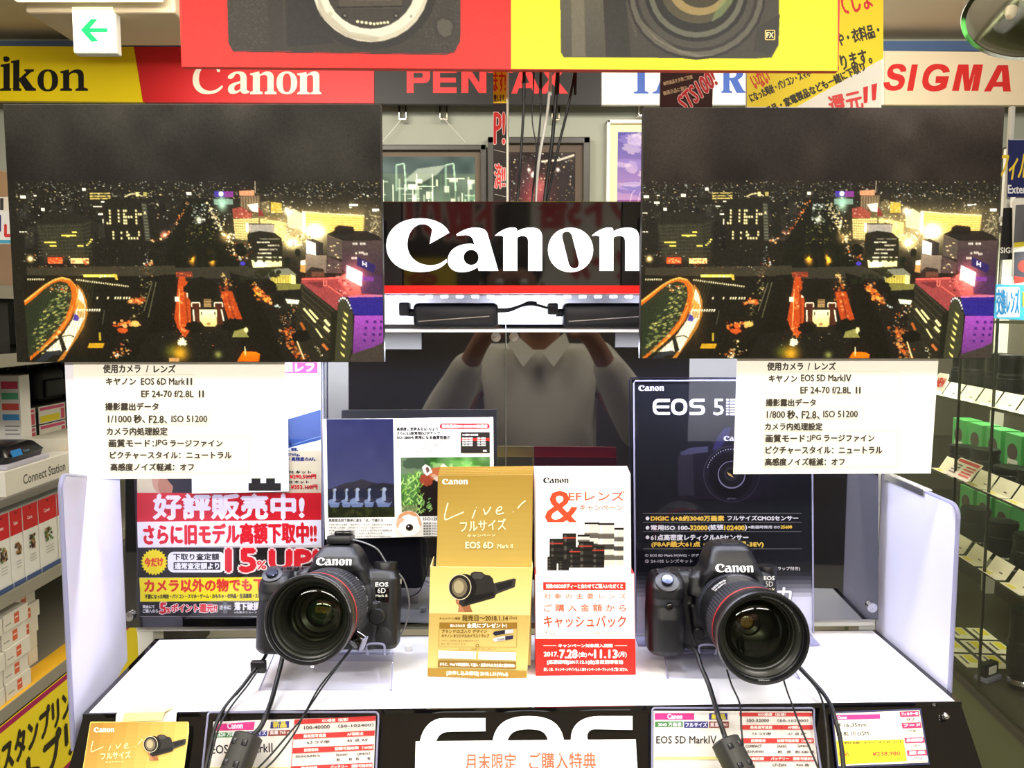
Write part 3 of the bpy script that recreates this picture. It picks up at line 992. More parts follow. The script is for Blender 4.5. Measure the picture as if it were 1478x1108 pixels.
    for _ in range(150):
        t, u = p.r.rand(), p.r.rand()
        x, y = 26 + 60 * t, 508 - 92 * t + (u - 0.5) * 60
        if abs((x - 22) / 62 - (512 - y) / 104) < 0.34 and 410 < y < 512 and x < 86 - max(0, (y - 440)) * 0.62:
            p.poly([(x, y), (x + 4.2, y - 0.9), (x + 3.2, y + 1.4), (x - 1, y + 2.2)], [(150, 160, 95), (100, 112, 62), (196, 190, 100), (86, 100, 66)][p.r.randint(4)], 0.8)
    p.dots(26, 56, 408, 82, 420, ORANGE + WARM, (0.8, 2.6))
    p.along([(58, 500), (68, 478)], 2, 1, WARM, (4, 5))
    p.line([(38, 508), (66, 482), (80, 462), (90, 440)], 1.4, (255, 165, 70), 0.8)
    for k in range(46):
        x = 24 + k * 3.3
        if not 50 < x < 94:
            y = 401 + max(0, x - 90) * 0.125
            p.poly([(x + 0.8, y - 1), (x + 2.4, y - 1), (x + 1.4, y + 1.4), (x - 0.2, y + 1.4)], (250, 240, 190))
    for x in (126, 142, 153, 157, 160.5, 166, 170, 174):
        p.poly([(x + 0.8, 427), (x + 2.8, 427), (x + 1.4, 430.6), (x - 0.6, 430.6)], (245, 236, 190))
    for k in range(10):
        x = 95 + k * 3.7
        p.poly([(x + 1, 445), (x + 3, 445), (x + 1.6, 448.4), (x - 0.4, 448.4)], (250, 244, 210))
    p.rect(108, 394, 156, 398, (240, 215, 90))
    p.poly([(152, 393), (158, 394), (159, 402), (156, 402)], (205, 180, 70))
    p.along([(108, 396), (156, 397)], 18, 1, WARM, (1, 3))
    p.poly([(112, 496), (135, 496), (132, 503), (109, 503)], (188, 152, 34))
    p.rect(127, 480, 130, 492, (170, 150, 40))
    p.along([(176, 437), (186, 432), (194, 434)], 34, 3, ORANGE, (2, 6))
    p.along([(150, 470), (170, 466), (186, 468)], 34, 3.5, ORANGE, (2, 6))
    p.ell(182, 467, 7, 4.5, (205, 178, 92), 1, 0.4)
    p.ell(163, 477, 8, 4, (190, 84, 34), 1, 0.4)
    p.along([(166, 492), (160, 510), (150, 516), (176, 508)], 44, 4, ORANGE + WARM + [(150, 150, 90)], (1, 4))
    p.along([(200, 404), (194, 430), (182, 460)], 50, 5, [(150, 140, 95), (210, 190, 120), (100, 92, 60)], (1, 3), (0.4, 0.9))
    for a, b in (((216, 405), (202, 458)), ((210, 406), (196, 448))):
        p.line([a, b], 1, (130, 126, 95), 0.8)
    p.line([(137, 446), (133, 468)], 0.8, (130, 130, 110), 0.6)
    # halation of the long exposure round the brightest lights
    hot = np.clip(p.a - 150, 0, None)
    for n, w in ((3, 0.30), (9, 0.32)):
        b = hot.copy()
        for ax in (0, 1):
            for _ in range(2):
                b = sum(np.roll(b, q, ax) for q in range(-n, n + 1)) / (2 * n + 1)
        p.a = np.minimum(255, p.a + b * w * np.array((1.0, 0.92, 0.68)))
    t = np.random.RandomState(3).rand(*p.a.shape[:2])
    t[:110] = 0.5
    p.a *= (0.87 + 0.22 * t)[..., None]
    p.noise(1.6, 3.0, 0, None, 9)
    return p.linear()


def painted(name, arr, q, parent, material):
    """A picture as a fine sheet of coloured points between four corners (tl tr br bl)."""
    h, w = arr.shape[:2]
    u = np.linspace(0, 1, w)[None, :, None]
    v = np.linspace(0, 1, h)[:, None, None]
    tl, tr, br, bl = [np.array(p, float) for p in q]
    P = (tl * (1 - u) + tr * u) * (1 - v) + (bl * (1 - u) + br * u) * v
    me = bpy.data.meshes.new(name)
    nv, nf = w * h, (w - 1) * (h - 1)
    me.vertices.add(nv)
    me.vertices.foreach_set('co', P.reshape(-1))
    i = np.arange(nv).reshape(h, w)
    F = np.stack([i[:-1, :-1], i[1:, :-1], i[1:, 1:], i[:-1, 1:]], -1).reshape(-1)
    me.loops.add(nf * 4)
    me.loops.foreach_set('vertex_index', F.astype(np.int32))
    me.polygons.add(nf)
    me.polygons.foreach_set('loop_start', np.arange(0, nf * 4, 4, dtype=np.int32))
    me.update(calc_edges=True)
    at = me.attributes.new('ink', 'FLOAT_COLOR', 'POINT')
    at.data.foreach_set('color', np.concatenate([arr, np.ones((h, w, 1))], -1).astype(np.float32).ravel())
    me.validate()
    return link(name, me, M[material], parent)


# ------------------------------------------------------------------ the room
bm = NB(); box(bm, -3.4, -2.6, -0.05, 3.4, 4.2, 0.0)
struct('floor', bm, mat('floor_vinyl', (150, 146, 132), 0.35, noise=0.15, scale=6))
bm = NB(); box(bm, -3.4, -2.6, 2.75, 3.4, 4.2, 2.80)
struct('ceiling', bm, mat('ceiling_board', (226, 210, 182), 0.9, bump=0.2, scale=60))
bm = NB(); box(bm, -3.4, 4.06, 0.0, 3.4, 4.12, 2.75)
struct('wall_back', bm, mat('wall_paper', (160, 163, 150), 0.8, bump=0.2, scale=120))
bm = NB(); box(bm, -3.4, 0.6, 0.0, -3.3, 4.06, 2.75)
struct('wall_left', bm, mat('wall_paper_side', (150, 145, 130), 0.8))
bm = NB(); box(bm, 3.3, 0.6, 0.0, 3.4, 4.06, 2.75)
struct('wall_right', bm, mat('wall_paper_side_2', (150, 145, 130), 0.8))
bm = NB()
a, b = on_y(-60, 60, 3.97), on_y(1540, 67, 3.97)
box(bm, a.x, 3.95, on_y(0, 67.5, 3.95).z - 0.02, b.x, 4.06, on_y(0, 59, 3.95).z)
struct('trim_1', bm, mat('blue_trim', (74, 98, 138), 0.5))
bm = NB()
a, b = on_y(36, 18, 3.3), on_y(252, 4, 3.3)
box(bm, a.x, 3.3, a.z, b.x, 3.7, 2.75, 0.01)
struct('trim_2', bm, mat('ceiling_beam', (216, 198, 168), 0.8))

bm = NB(); box(bm, -3.4, -2.66, 0.0, 3.4, -2.6, 2.75)
struct('wall_front', bm, mat('wall_paper_dark', (92, 84, 72), 0.8, noise=0.5, scale=1.5))
FAR = front(3.93)
WHITE, BLACK, RED, YEL = (242, 240, 226), (28, 26, 24), (205, 38, 42), (246, 218, 22)


def brand_sign(outline, colour, label, draw):
    p = Print(FAR, 3e-4)
    draw(p)
    tag(p.build('brand_sign', outline, 0.03, colour), label, 'sign', 'brand signs along the top of the back wall')


def serif(p, d, col):
    p.shape(svg(d), col)


SERIF_IKON = ('M 2 93 L 14 91 L 14 127 L 19 128 L 19 131 L 0 131 L 0 128 L 5 127 L 5 97 L 0 96 Z M 5 82 C 9 80 14 82 14 85 C 14 90 6 91 5 87 Z '
              'M 16 88 L 28 86 L 28 113 L 38 104 L 35 102 L 35 100 L 49 100 L 49 103 L 45 104 L 37 111 L 48 126 L 52 128 L 52 131 L 37 131 L 28 117 L 28 127 L 31 128 L 31 131 L 16 131 L 16 128 L 19 127 L 19 91 L 16 91 Z '
              'M 69 100 C 59 100 54 107 54 116 C 54 125 59 132 69 132 C 79 132 84 125 84 116 C 84 107 79 100 69 100 Z M 69 103 C 74 103 75 109 75 116 C 75 123 74 129 69 129 C 64 129 63 123 63 116 C 63 109 64 103 69 103 Z '
              'M 87 103 L 99 100 L 100 105 C 104 101 108 100 112 100 C 118 100 121 104 121 110 L 121 126 L 127 128 L 127 131 L 109 131 L 109 128 L 113 127 L 113 111 C 113 106 110 105 107 105 C 104 105 101 107 100 109 L 100 127 L 104 128 L 104 131 L 87 131 L 87 128 L 91 127 L 91 106 L 87 105 Z')
brand_sign([(-60, 66), (193, 67.5), (206, 147), (-60, 145)], YEL, 'yellow sign with black serif lettering, the leftmost sign on the band', lambda p: serif(p, SERIF_IKON, BLACK))
SERIF_CANON = ('M 320 90 L 317 104 L 314 104 C 312 97 306 95 302 95 C 291 95 287 104 287 114 C 287 125 294 131 303 131 C 310 131 315 128 320 123 L 322 125 C 317 133 309 136 299 136 C 286 136 278 127 278 115 C 278 101 288 91 302 91 C 308 91 312 93 315 92 L 317 90 Z '
               'M 329 113 L 329 110 C 334 104 340 103 345 103 C 352 103 356 106 356 113 L 356 128 C 356 131 358 131 360 131 L 360 133 C 354 137 349 136 347 131 C 341 137 329 138 329 129 C 329 121 338 119 347 117 L 347 112 C 347 106 342 106 340 107 C 338 110 337 113 333 114 Z M 347 120 C 340 122 338 124 338 128 C 338 132 343 132 347 128 Z '
               'M 361 106 L 374 103 L 375 108 C 379 104 383 103 386 103 C 392 103 395 107 395 112 L 395 131 L 399 133 L 399 136 L 382 136 L 382 133 L 386 131 L 386 113 C 386 109 384 108 381 108 C 379 108 376 109 375 111 L 375 131 L 379 133 L 379 136 L 361 136 L 361 133 L 365 131 L 365 109 L 361 108 Z '
               'M 414 103 C 404 103 399 110 399 119 C 399 129 404 136 414 136 C 424 136 429 129 429 119 C 429 110 424 103 414 103 Z M 414 106 C 419 106 420 112 420 119 C 420 127 419 133 414 133 C 409 133 408 127 408 119 C 408 112 409 106 414 106 Z '
               'M 429 106 L 442 104 L 443 108 C 447 104 451 103 454 103 C 460 103 461 107 461 112 L 461 132 L 464 134 L 464 136 L 448 136 L 448 134 L 452 132 L 452 113 C 452 109 450 108 448 108 C 446 108 444 109 443 111 L 443 132 L 447 134 L 447 136 L 429 136 L 429 134 L 433 132 L 433 109 L 429 108 Z')
brand_sign([(193.5, 67.5), (540, 69), (540, 149), (206.5, 147)], RED, 'red sign with white serif lettering between the yellow and black signs', lambda p: serif(p, SERIF_CANON, (240, 226, 206)))
PENTAX = ('M 587 97 L 611 97 Q 621 97 621 108 Q 621 120 611 120 L 597 120 L 597 134 L 587 134 Z M 597 105 L 597 112 L 609 112 Q 612 108 609 105 Z '
          'M 625 97 L 659 97 L 659 105 L 635 105 L 635 112 L 658 112 L 658 119 L 635 119 L 635 126 L 659 126 L 659 134 L 625 134 Z '
          'M 666 97 L 677 97 L 692 120 L 692 97 L 702 97 L 702 134 L 691 134 L 676 111 L 676 134 L 666 134 Z '
          'M 704 97 L 740 97 L 740 105 L 727 105 L 727 134 L 717 134 L 717 105 L 704 105 Z '
          'M 752 97 L 764 97 L 781 135 L 770 135 L 767 127 L 749 127 L 746 135 L 738 135 Z M 758 105 L 752 120 L 764 120 Z '
          'M 780 97 L 791 97 L 798 109 L 806 97 L 817 97 L 804 115 L 820 135 L 808 135 L 798 121 L 788 135 L 777 135 L 792 115 Z')
brand_sign([(540.5, 69), (868, 71), (868, 151), (540.5, 149.5)], BLACK, 'black sign with red block capitals crossed by hanging cables', lambda p: serif(p, PENTAX, (222, 48, 50)))
TAMRON = ('M 905 88 L 945 88 L 946 100 L 943 100 L 938 92 L 931 92 L 931 131 L 936 133 L 936 135 L 915 135 L 915 133 L 920 131 L 920 92 L 913 92 L 908 100 L 905 100 Z '
          'M 968 88 L 984 131 L 988 133 L 988 135 L 970 135 L 970 133 L 974 131 L 970 121 L 957 121 L 953 131 L 957 133 L 957 135 L 942 135 L 942 133 L 947 131 L 964 88 Z M 963 101 L 958 117 L 969 117 Z '
          'M 1041 92 L 1062 92 Q 1073 93 1073 104 Q 1073 112 1065 115 L 1073 130 L 1076 132 L 1076 134 L 1063 134 L 1054 116 L 1053 116 L 1053 130 L 1057 132 L 1057 134 L 1041 134 L 1041 132 L 1044 130 L 1044 96 L 1041 94 Z M 1053 96 L 1053 112 L 1058 112 Q 1063 111 1063 104 Q 1063 96 1058 96 Z')
brand_sign([(868.5, 71), (1276, 73.5), (1276, 151), (868.5, 151)], WHITE, 'white sign with blue serif capitals, half behind the hanging banners', lambda p: serif(p, TAMRON, (44, 84, 172)))
SIGMA = ('M 1308 103 L 1300 104 Q 1299 98 1293 99 Q 1288 100 1289 103 Q 1290 106 1298 107 Q 1307 109 1306 118 Q 1304 131 1289 131 Q 1275 131 1275 119 L 1284 118 Q 1284 124 1290 124 Q 1296 124 1297 120 Q 1298 116 1290 115 Q 1279 113 1281 103 Q 1283 92 1296 92 Q 1309 92 1308 103 Z '
         'M 1316 93 L 1325 93 L 1318 131 L 1309 131 Z '
         'M 1371 104 L 1361 105 Q 1359 99 1352 100 Q 1341 103 1340 116 Q 1341 124 1349 124 Q 1356 123 1358 120 L 1350 120 L 1351 110 L 1370 110 L 1366 126 Q 1359 132 1347 132 Q 1331 131 1331 117 Q 1333 93 1352 92 Q 1370 92 1371 104 Z '
         'M 1383 93 L 1398 93 L 1399 115 L 1405 93 L 1419 93 L 1412 131 L 1402 131 L 1407 106 L 1400 131 L 1392 131 L 1389 106 L 1384 131 L 1374 131 Z '
         'M 1440 94 L 1455 94 L 1459 132 L 1448 132 L 1447 125 L 1434 125 L 1430 132 L 1420 132 Z M 1446 102 L 1438 118 L 1447 118 Z')
brand_sign([(1276.5, 73.5), (1545, 76), (1545, 152), (1276.5, 151)], (240, 222, 190), 'cream sign with red slanted block capitals, rightmost on the band', lambda p: serif(p, SIGMA, (218, 50, 48)))

# framed pictures on the back wall
GAL = front(4.02)


def framed(x0, y0, x1, y1, fw, mw, frame_rgb, mat_rgb, painter, label):
    tl, br = GAL.hit(x0, y0), GAL.hit(x1, y1)
    t = thing('framed_picture', label, 'picture', ((tl.x + br.x) / 2, 4.06, br.z), (0, 0, 0), 'framed photographs on the back wall')
    o = Vector(t.location)
    bm = NB()
    k = 4.02 / FPX
    f = fw * k
    for (ax, az, bx, bz) in ((tl.x, tl.z - f, br.x, tl.z), (tl.x, br.z, br.x, br.z + f), (tl.x, br.z, tl.x + f, tl.z), (br.x - f, br.z, br.x, tl.z)):
        box(bm, ax - o.x, 4.01 - o.y, az - o.z, bx - o.x, -0.001, bz - o.z, 0.004)
    obj('frame', bm, mat('frame_paint', frame_rgb, 0.4), t)
    bm = NB(); box(bm, tl.x + f * 0.8 - o.x, 4.032 - o.y, br.z + f * 0.8 - o.z, br.x - f * 0.8 - o.x, -0.005, tl.z - f * 0.8 - o.z)
    obj('mount_board', bm, mat('mount_board_card', mat_rgb, 0.8), t)
    m = (fw + mw) * k
    q = [(tl.x + m - o.x, 4.030 - o.y, tl.z - m - o.z), (br.x - m - o.x, 4.030 - o.y, tl.z - m - o.z), (br.x - m - o.x, 4.030 - o.y, br.z + m - o.z), (tl.x + m - o.x, 4.030 - o.y, br.z + m - o.z)]
    painted('photograph', painter(), q, t, 'photo')
    return t


def pic_works():
    p = Paint(150, 105, (52, 66, 56))
    p.rect(0, 0, 150, 20, (40, 54, 54))
    p.noise(14, 10, 0, None, 4)
    p.poly([(78, 28), (92, 14), (120, 10), (112, 20), (96, 30)], (150, 160, 145), 0.6)
    for k in range(90):
        x, y = p.r.rand() * 150, 22 + p.r.rand() * 70
        p.rect(x, y, x + 2 + p.r.rand() * 9, y + 2 + p.r.rand() * 8, [(120, 165, 130), (190, 215, 185), (80, 120, 92), (220, 232, 205)][p.r.randint(4)], 0.6)
    for k in range(60):
        x = p.r.rand() * 150
        p.line([(x, 20 + p.r.rand() * 30), (x, 60 + p.r.rand() * 40)], 0.9, [(215, 230, 205), (60, 90, 70)][p.r.randint(2)], 0.7)
    for k in range(34):
        x, y = p.r.rand() * 150, 24 + p.r.rand() * 60
        p.line([(x, y), (x + 12 + p.r.rand() * 20, y)], 0.9, (205, 225, 200), 0.7)
    for x in (70, 120, 30):
        p.line([(x, 40), (x, 10), (x + 8, 8), (x + 10, 40)], 1.3, (150, 185, 160), 0.9)
    p.rect(38, 52, 52, 64, (96, 150, 84))
    p.a = np.minimum(255, p.a * 1.35 + 10)
    return p.linear()


def pic_stars():
    p = Paint(108, 100, (40, 30, 30))
    p.noise(18, 6, 0, None, 8)
    p.glow(48, 62, 20, (130, 40, 50), 0.9, 30)
    p.glow(58, 40, 10, (120, 60, 60), 0.7)
    p.dots(320, 0, 0, 108, 100, COOL + WARM + [(255, 200, 200)], (0.5, 1.5), (0.3, 1))
    for x, y, r in ((46, 28, 3), (40, 22, 2), (82, 22, 2.2), (52, 32, 1.5)):
        p.glow(x, y, r, (255, 240, 235), 1.3)
    p.line([(58, 12), (84, 10), (106, 4)], 2.4, (245, 235, 215), 0.9)
    return p.linear()


def pic_sea():
    p = Paint(90, 140, (96, 78, 170))
    p.rect(0, 0, 90, 96, (70, 62, 150), 1, (180, 140, 190))
    for k in range(40):
        x, y = p.r.rand() * 90, 8 + p.r.rand() * 80
        p.ell(x, y, 6 + p.r.rand() * 16, 2 + p.r.rand() * 7, [(225, 205, 225), (150, 130, 200), (95, 85, 175), (240, 225, 225)][p.r.randint(4)], 0.45, 0.4)
    p.rect(0, 94, 90, 140, (128, 66, 140), 1, (110, 40, 110))
    for x in (14, 24, 40):
        p.line([(x, 112), (x + 5, 84), (x + 9, 80)], 1, (225, 205, 225), 0.8)
    return p.linear()


framed(455, 209, 702, 372, 8, 8, (50, 46, 40), (104, 92, 78), pic_works, 'dark framed green photograph of a floodlit factory')
framed(704, 198, 850, 356, 9, 11, (52, 48, 42), (92, 78, 68), pic_stars, 'dark framed photograph of red nebula and stars behind the cables')
framed(876, 173, 1010, 352, 5, 11, (240, 240, 232), (246, 236, 186), pic_sea, 'white framed photograph of purple sky over a violet sea')
for i, (x, y, w, lab) in enumerate(((581, 165, (552, 209), 'clear wall hook holding the left wire of the factory picture'), (640, 165, (672, 209), 'clear wall hook holding the right wire of the factory picture'), (802, 166, (794, 198), 'clear wall hook above the nebula picture behind the cables'), (927, 160, (918, 173), 'clear wall hook above the white framed picture'))):
    c = GAL.hit(x, y)
    t = thing('wall_hook', lab, 'hook', (c.x, 4.06, c.z), (0, 0, 0), 'picture hooks below the band of signs')
    bm = NB()
    for s in (-1, 1):
        box(bm, s * 0.017 - 0.004, -0.045, -0.02, s * 0.017 + 0.004, 0.0, 0.05, 0.003)
    box(bm, -0.02, -0.05, -0.03, 0.02, -0.035, -0.018, 0.004)
    obj('hook_body', bm, M['bright_chrome'], t)
    e = GAL.hit(*w) - c
    bm = NB(); tube(bm, [Vector((0, -0.05, -0.02)), Vector((e.x, -0.05, e.z + 0.01))], 0.0016, 6)
    obj('wire', bm, M['white_metal'], t)

# ------------------------------------------------------------------ lamp, emergency exit sign, round mirror at the ceiling
a, b = on_y(24, 4.5, 3.25), on_y(241, 2, 3.25)
t = thing('ceiling_light', 'long fluorescent ceiling light above the exit sign', 'light', ((a.x + b.x) / 2, 3.1, 2.75))
bm = NB(); box(bm, (a.x - b.x) / 2, -0.05, a.z - 2.75 + 0.01, (b.x - a.x) / 2, 0.15, 0.0, 0.006)
obj('housing', bm, M['white_metal'], t)
bm = NB(); box(bm, (a.x - b.x) / 2 + 0.01, -0.045, a.z - 2.75, (b.x - a.x) / 2 - 0.01, 0.14, a.z - 2.75 + 0.01)
obj('diffuser', bm, mat('lamp_diffuser', (255, 250, 225), 0.4, emit=(255, 240, 195), strength=1.5), t)

EX = front(3.30)
a, b = EX.hit(105, 75), EX.hit(165, 9)
t = thing('exit_sign', 'lit white exit sign with a green arrow hanging below the ceiling', 'sign', ((a.x + b.x) / 2, 3.36, b.z))
bm = NB(); box(bm, a.x - t.location.x, -0.055, a.z - b.z - 0.004, b.x - t.location.x, -0.01, 0.004, 0.006)
obj('housing', bm, M['white_metal'], t)
bm = NB(); box(bm, -0.02, -0.04, 0, 0.02, -0.015, 2.75 - b.z)
obj('hanger', bm, M['white_metal'], t)
bm = NB(); box(bm, a.x - t.location.x + 0.004, -0.06, a.z - b.z, b.x - t.location.x - 0.004, -0.054, 0.0, 0.002)
obj('lit_face', bm, mat('exit_face', (245, 255, 245), 0.4, emit=(240, 255, 236), strength=1.0), t)
p = Print(front(3.299), 1e-4)
p.shape(svg('M 116.5 43 L 131 27.5 L 141 27.5 L 130 40.5 L 155 40.5 L 155 46.5 L 130 46.5 L 142 59 L 132 60.5 Z'), (10, 190, 100))
for q in ((146, 57, 147, 65), (151, 57, 152, 65), (157, 56, 158, 64)):
    p.rect(*q, (178, 190, 176))
p.rect(147, 60, 151, 61, (178, 190, 176))
o = p.mesh('arrow', None, 'ink')
o.parent = t
o.matrix_parent_inverse = Matrix.Translation(-Vector(t.location))
o['label'] = 'green arrow pointing left'

c = on_y(1492, 22, 2.3)
t = thing('round_mirror', 'round chrome rimmed mirror tilted down from the ceiling', 'mirror', c)
nrm = Vector((-0.30, -0.30, -0.90)).normalized()
mx = nrm.to_track_quat('Z', 'Y').to_matrix().to_4x4()
bm = NB(); lathe(bm, [(0.166, 0.004), (0.178, 0.006), (0.181, 0.0), (0.181, -0.024), (0.176, -0.028), (0.02, -0.030)], 64, 'Z', mx)
obj('rim', bm, M['bright_chrome'], t, 40)
bm = NB(); lathe(bm, [(0.0005, 0.016)] + [(0.167 * math.sin(k / 12 * 1.35) / math.sin(1.35), 0.002 + 0.014 * math.cos(k / 12 * 1.5)) for k in range(1, 13)], 64, 'Z', mx)
obj('mirror_glass', bm, mat('mirror_silver', (225, 220, 212), 0.08, 1.0), t, 60)
bm = NB(); lathe(bm, [(0.002, 0.03), (0.010, 0.028), (0.014, 0.018), (0.014, 0.0)], 20, 'Z', Matrix.Translation(on_y(1460, 12, 2.24) - c) @ mx)
obj('cap', bm, mat('cream_cap', (240, 232, 205), 0.4), t, 40)
bm = NB(); tube(bm, [Vector((0.0, 0.02, 0.02)), Vector((0.0, 0.05, 0.2)), Vector((0, 0.05, 2.752 - c.z))], 0.008)
obj('hanging_rod', bm, M['chrome'], t)

# ------------------------------------------------------------------ banners hung from the ceiling
BAN = front(1.20)
t = thing('hanging_banner', 'large red and yellow banner printed with two cameras hanging overhead', 'banner', on_y(737, 100, 1.206))
inv = Matrix.Translation(-Vector(t.location))


def adopt(o, root):
    o.parent = root
    o.matrix_parent_inverse = root.matrix_basis.inverted()
    return o


p = Print(front(1.201))
HANG = []
adopt(p.build('board', [(256, -70), (262, 96), (737, 100.5), (1210, 102.5), (1214, -70)], 0.012, (238, 62, 52)), t)
pa = Paint(960, 176, (238, 44, 38), 255, -72, 0.9)
pa.rect(737, -80, 1220, 110, (252, 244, 44))


def cam_body(pts, c0=(62, 58, 52), c1=(44, 41, 37)):
    pa.poly(pts, c0, 1, c1)


pa.poly([(320, -75), (324, 66), (330, 78), (640, 81), (655, 77), (663, 62), (664, -75)], (66, 62, 54), 1, (52, 48, 42))
for k in range(420):
    x, y = pa.r.uniform(325, 398), pa.r.uniform(-60, 74)
    pa.ell(x, y, 1.4, 1.1, [(78, 72, 62), (48, 45, 40)][k % 2], 0.7)
for k in range(300):
    x, y = pa.r.uniform(600, 660), pa.r.uniform(-60, 76)
    pa.ell(x, y, 1.4, 1.1, [(80, 76, 66), (46, 43, 38)][k % 2], 0.6)
pa.poly([(398, -75), (404, -20), (402, 76), (384, 76), (378, -75)], (50, 46, 41), 0.9)
pa.poly([(404, -75), (440, -75), (452, 20), (480, 66), (410, 72)], (40, 37, 33), 0.8)
pa.ell(532, -22, 98, 98, (42, 39, 35))
pa.ell(532, -22, 86, 86, (205, 198, 176))
pa.ell(530, -26, 84, 83, (226, 220, 200))
pa.poly([(450, -20), (466, 18), (500, 48), (545, 56), (540, 64), (495, 56), (458, 24)], (168, 160, 140), 0.6)
pa.ell(532, -22, 66, 66, (58, 54, 48))
pa.rect(485, -60, 578, 13, (76, 70, 60))
pa.rect(500, -60, 562, 0, (206, 200, 182))
pa.rect(503, -60, 560, -3, (112, 112, 98))
pa.line([(482, 12), (580, 10)], 2, (30, 28, 25))
for k in range(4):
    pa.ell(513 + k * 6.2, 33 + k * 0.9, 2.2, 2.2, (250, 240, 190))
for k in range(5):
    pa.ell(537 + k * 5, 36.4 - k * 0.6, 2.0, 2.0, (250, 240, 190))
for x, y in ((494, 24), (569, 24)):
    pa.ell(x, y, 4.5, 4.5, (36, 33, 30))
    pa.ell(x, y, 2, 2, (120, 112, 100))
pa.ell(591, 25, 4.5, 4.5, (238, 232, 212))
pa.ell(591, 25, 2.6, 2.6, (170, 160, 140))
pa.ell(473, 22, 3.5, 3.5, (196, 188, 166))
pa.poly([(624, 30), (634, 25), (650, 28), (656, 38), (652, 55), (640, 60), (628, 54), (622, 42)], (50, 47, 41))
pa.poly([(630, 32), (636, 28), (648, 31), (652, 38), (649, 52), (640, 56), (632, 50), (629, 40)], (82, 78, 68))
pa.line([(331, 79), (640, 82), (655, 78)], 1.5, (34, 31, 28))
# the second camera, with its lens on
pa.poly([(808, -75), (810, 78), (814, 85), (1090, 86), (1118, 84), (1128, 66), (1130, -75)], (72, 68, 58), 1, (60, 56, 48))
pa.poly([(808, -75), (868, -75), (876, 84), (814, 85), (810, 78)], (104, 98, 82), 1, (70, 66, 56))
pa.poly([(824, -75), (842, -75), (846, 84), (826, 84)], (134, 126, 104), 0.5)
pa.poly([(868, -75), (900, -75), (912, 84), (876, 84)], (44, 41, 36), 0.9)
pa.poly([(1096, 40), (1130, 20), (1128, 66), (1116, 80), (1092, 74)], (52, 49, 43))
pa.ell(1008, -10, 102, 98, (40, 37, 33))
pa.ell(1008, -10, 98, 94, (92, 88, 76))
pa.ell(1008, -12, 91, 88, (46, 43, 38))
pa.ell(1008, -12, 86, 83, (70, 66, 58))
pa.ell(1008, -12, 76, 73, (36, 34, 30))
pa.ell(1008, -12, 70, 67, (96, 96, 82))
pa.ell(1008, -12, 62, 59, (38, 38, 33))
pa.ell(1010, -14, 54, 48, (78, 72, 54))
pa.ell(1012, -16, 44, 38, (150, 130, 84))
pa.ell(1014, -18, 34, 29, (66, 60, 44))
pa.ell(1014, -20, 22, 18, (30, 28, 24))
pa.poly([(1050, -10), (1062, 0), (1046, 22), (1030, 32), (1034, 20)], (120, 140, 90), 0.6)
pa.poly([(926, 30), (948, 58), (984, 78), (1010, 84), (1040, 80), (1010, 80), (980, 72), (950, 50)], (130, 124, 106), 0.5)
for k in range(16):
    pa.line([(905 + k * 0.9, 5 + k * 3.2), (909 + k * 0.9, 4 + k * 3.2)], 1, (120, 112, 96), 0.6)
pa.noise(2.0, 2.0, 0, None, 3)
arr = pa.linear()
B2 = front(1.2003)
adopt(painted('camera_print', arr, [B2.hit(262, -70), B2.hit(1209, -70), B2.hit(1209, 102.2), B2.hit(262, 96.5)], None, 'gloss_ink'), t)
p = Print(front(1.2000), 2e-5)
p.poly(rrect(1104, 43, 1119, 58, 2), (226, 196, 120))
p.poly(rrect(1105.5, 44.5, 1117.5, 56.5, 1.5), (30, 28, 24))
p.text('FX', 1106.5, 46.5, 1116.5, 54.5, (240, 225, 170), 0.4)
adopt(p.mesh('badge', None, 'gloss_ink'), t)


def cord(root, px, py, Y):
    q = on_y(px, py, Y)
    bm = NB()
    tube(bm, [q, Vector((q.x, q.y, 2.752))], 0.0015, 6)
    adopt(obj('hanging_cord', bm, M['white_metal']), root)


cord(t, 420, -68, 1.206)
cord(t, 1050, -68, 1.206)

# yellow banner behind it, white below a slanting edge
YB = front(1.50)
p = Print(YB, 4e-5)
p.shape([[(1078, -60), (1275, -60), (1275, 84), (1150, 154), (1078, 154)]], (250, 224, 30))
p.text('てしま', 1206, -8, 1254, 24, (226, 40, 44), 0.8, -14)
p.text('や・衣料品・', 1206, 48, 1268, 68, (52, 46, 26), 0.7, -14)
p.text('おります。', 1196, 84, 1256, 106, (52, 46, 26), 0.7, -14)
p.text('いない', 1081, 108, 1106, 132, (226, 60, 36), 0.6, -24)
p.text('になった時計・パソコン・スマホ・ゲーム', 1080, 136, 1200, 149, (52, 46, 26), 0.5, -24)
p.text('カメラ用品・家電製品なども一緒に下取り', 1076, 168, 1262, 181, (52, 46, 26), 0.6, -25)
p.text('還元', 1194, 140, 1242, 168, (226, 66, 60), 0.8, -13)
p.poly([(1246, 126), (1253, 124), (1252, 148), (1247, 149)], (226, 40, 40))
p.poly([(1258, 122), (1266, 120), (1264, 144), (1259, 145)], (226, 40, 40))
hb = tag(p.build('hanging_banner', [(1078, -60), (1275, -60), (1272, 165), (1078, 165)], 0.008, (244, 240, 226)), 'yellow and white trade-in banner with slanting black lettering behind the red and yellow one', 'banner', 'banners hanging over the display')
cord(hb, 1180, -58, 1.504)
p = Print(front(1.42), 4e-5)
p.text('最新ファームウェア対応', 961, 98, 1006, 105, (214, 190, 150), 0.2, -12)
p.text('■特価品を多数ご用意', 957, 118, 1000, 124, (200, 180, 140), 0.2, -14)
p.text('■展示品に限り', 957, 132, 992, 138, (200, 180, 140), 0.2, -14)
p.text('STS100!', 972, 146, 1036, 170, (214, 60, 66), 0.7, -42, 0.3, (0.9, (246, 220, 214)))
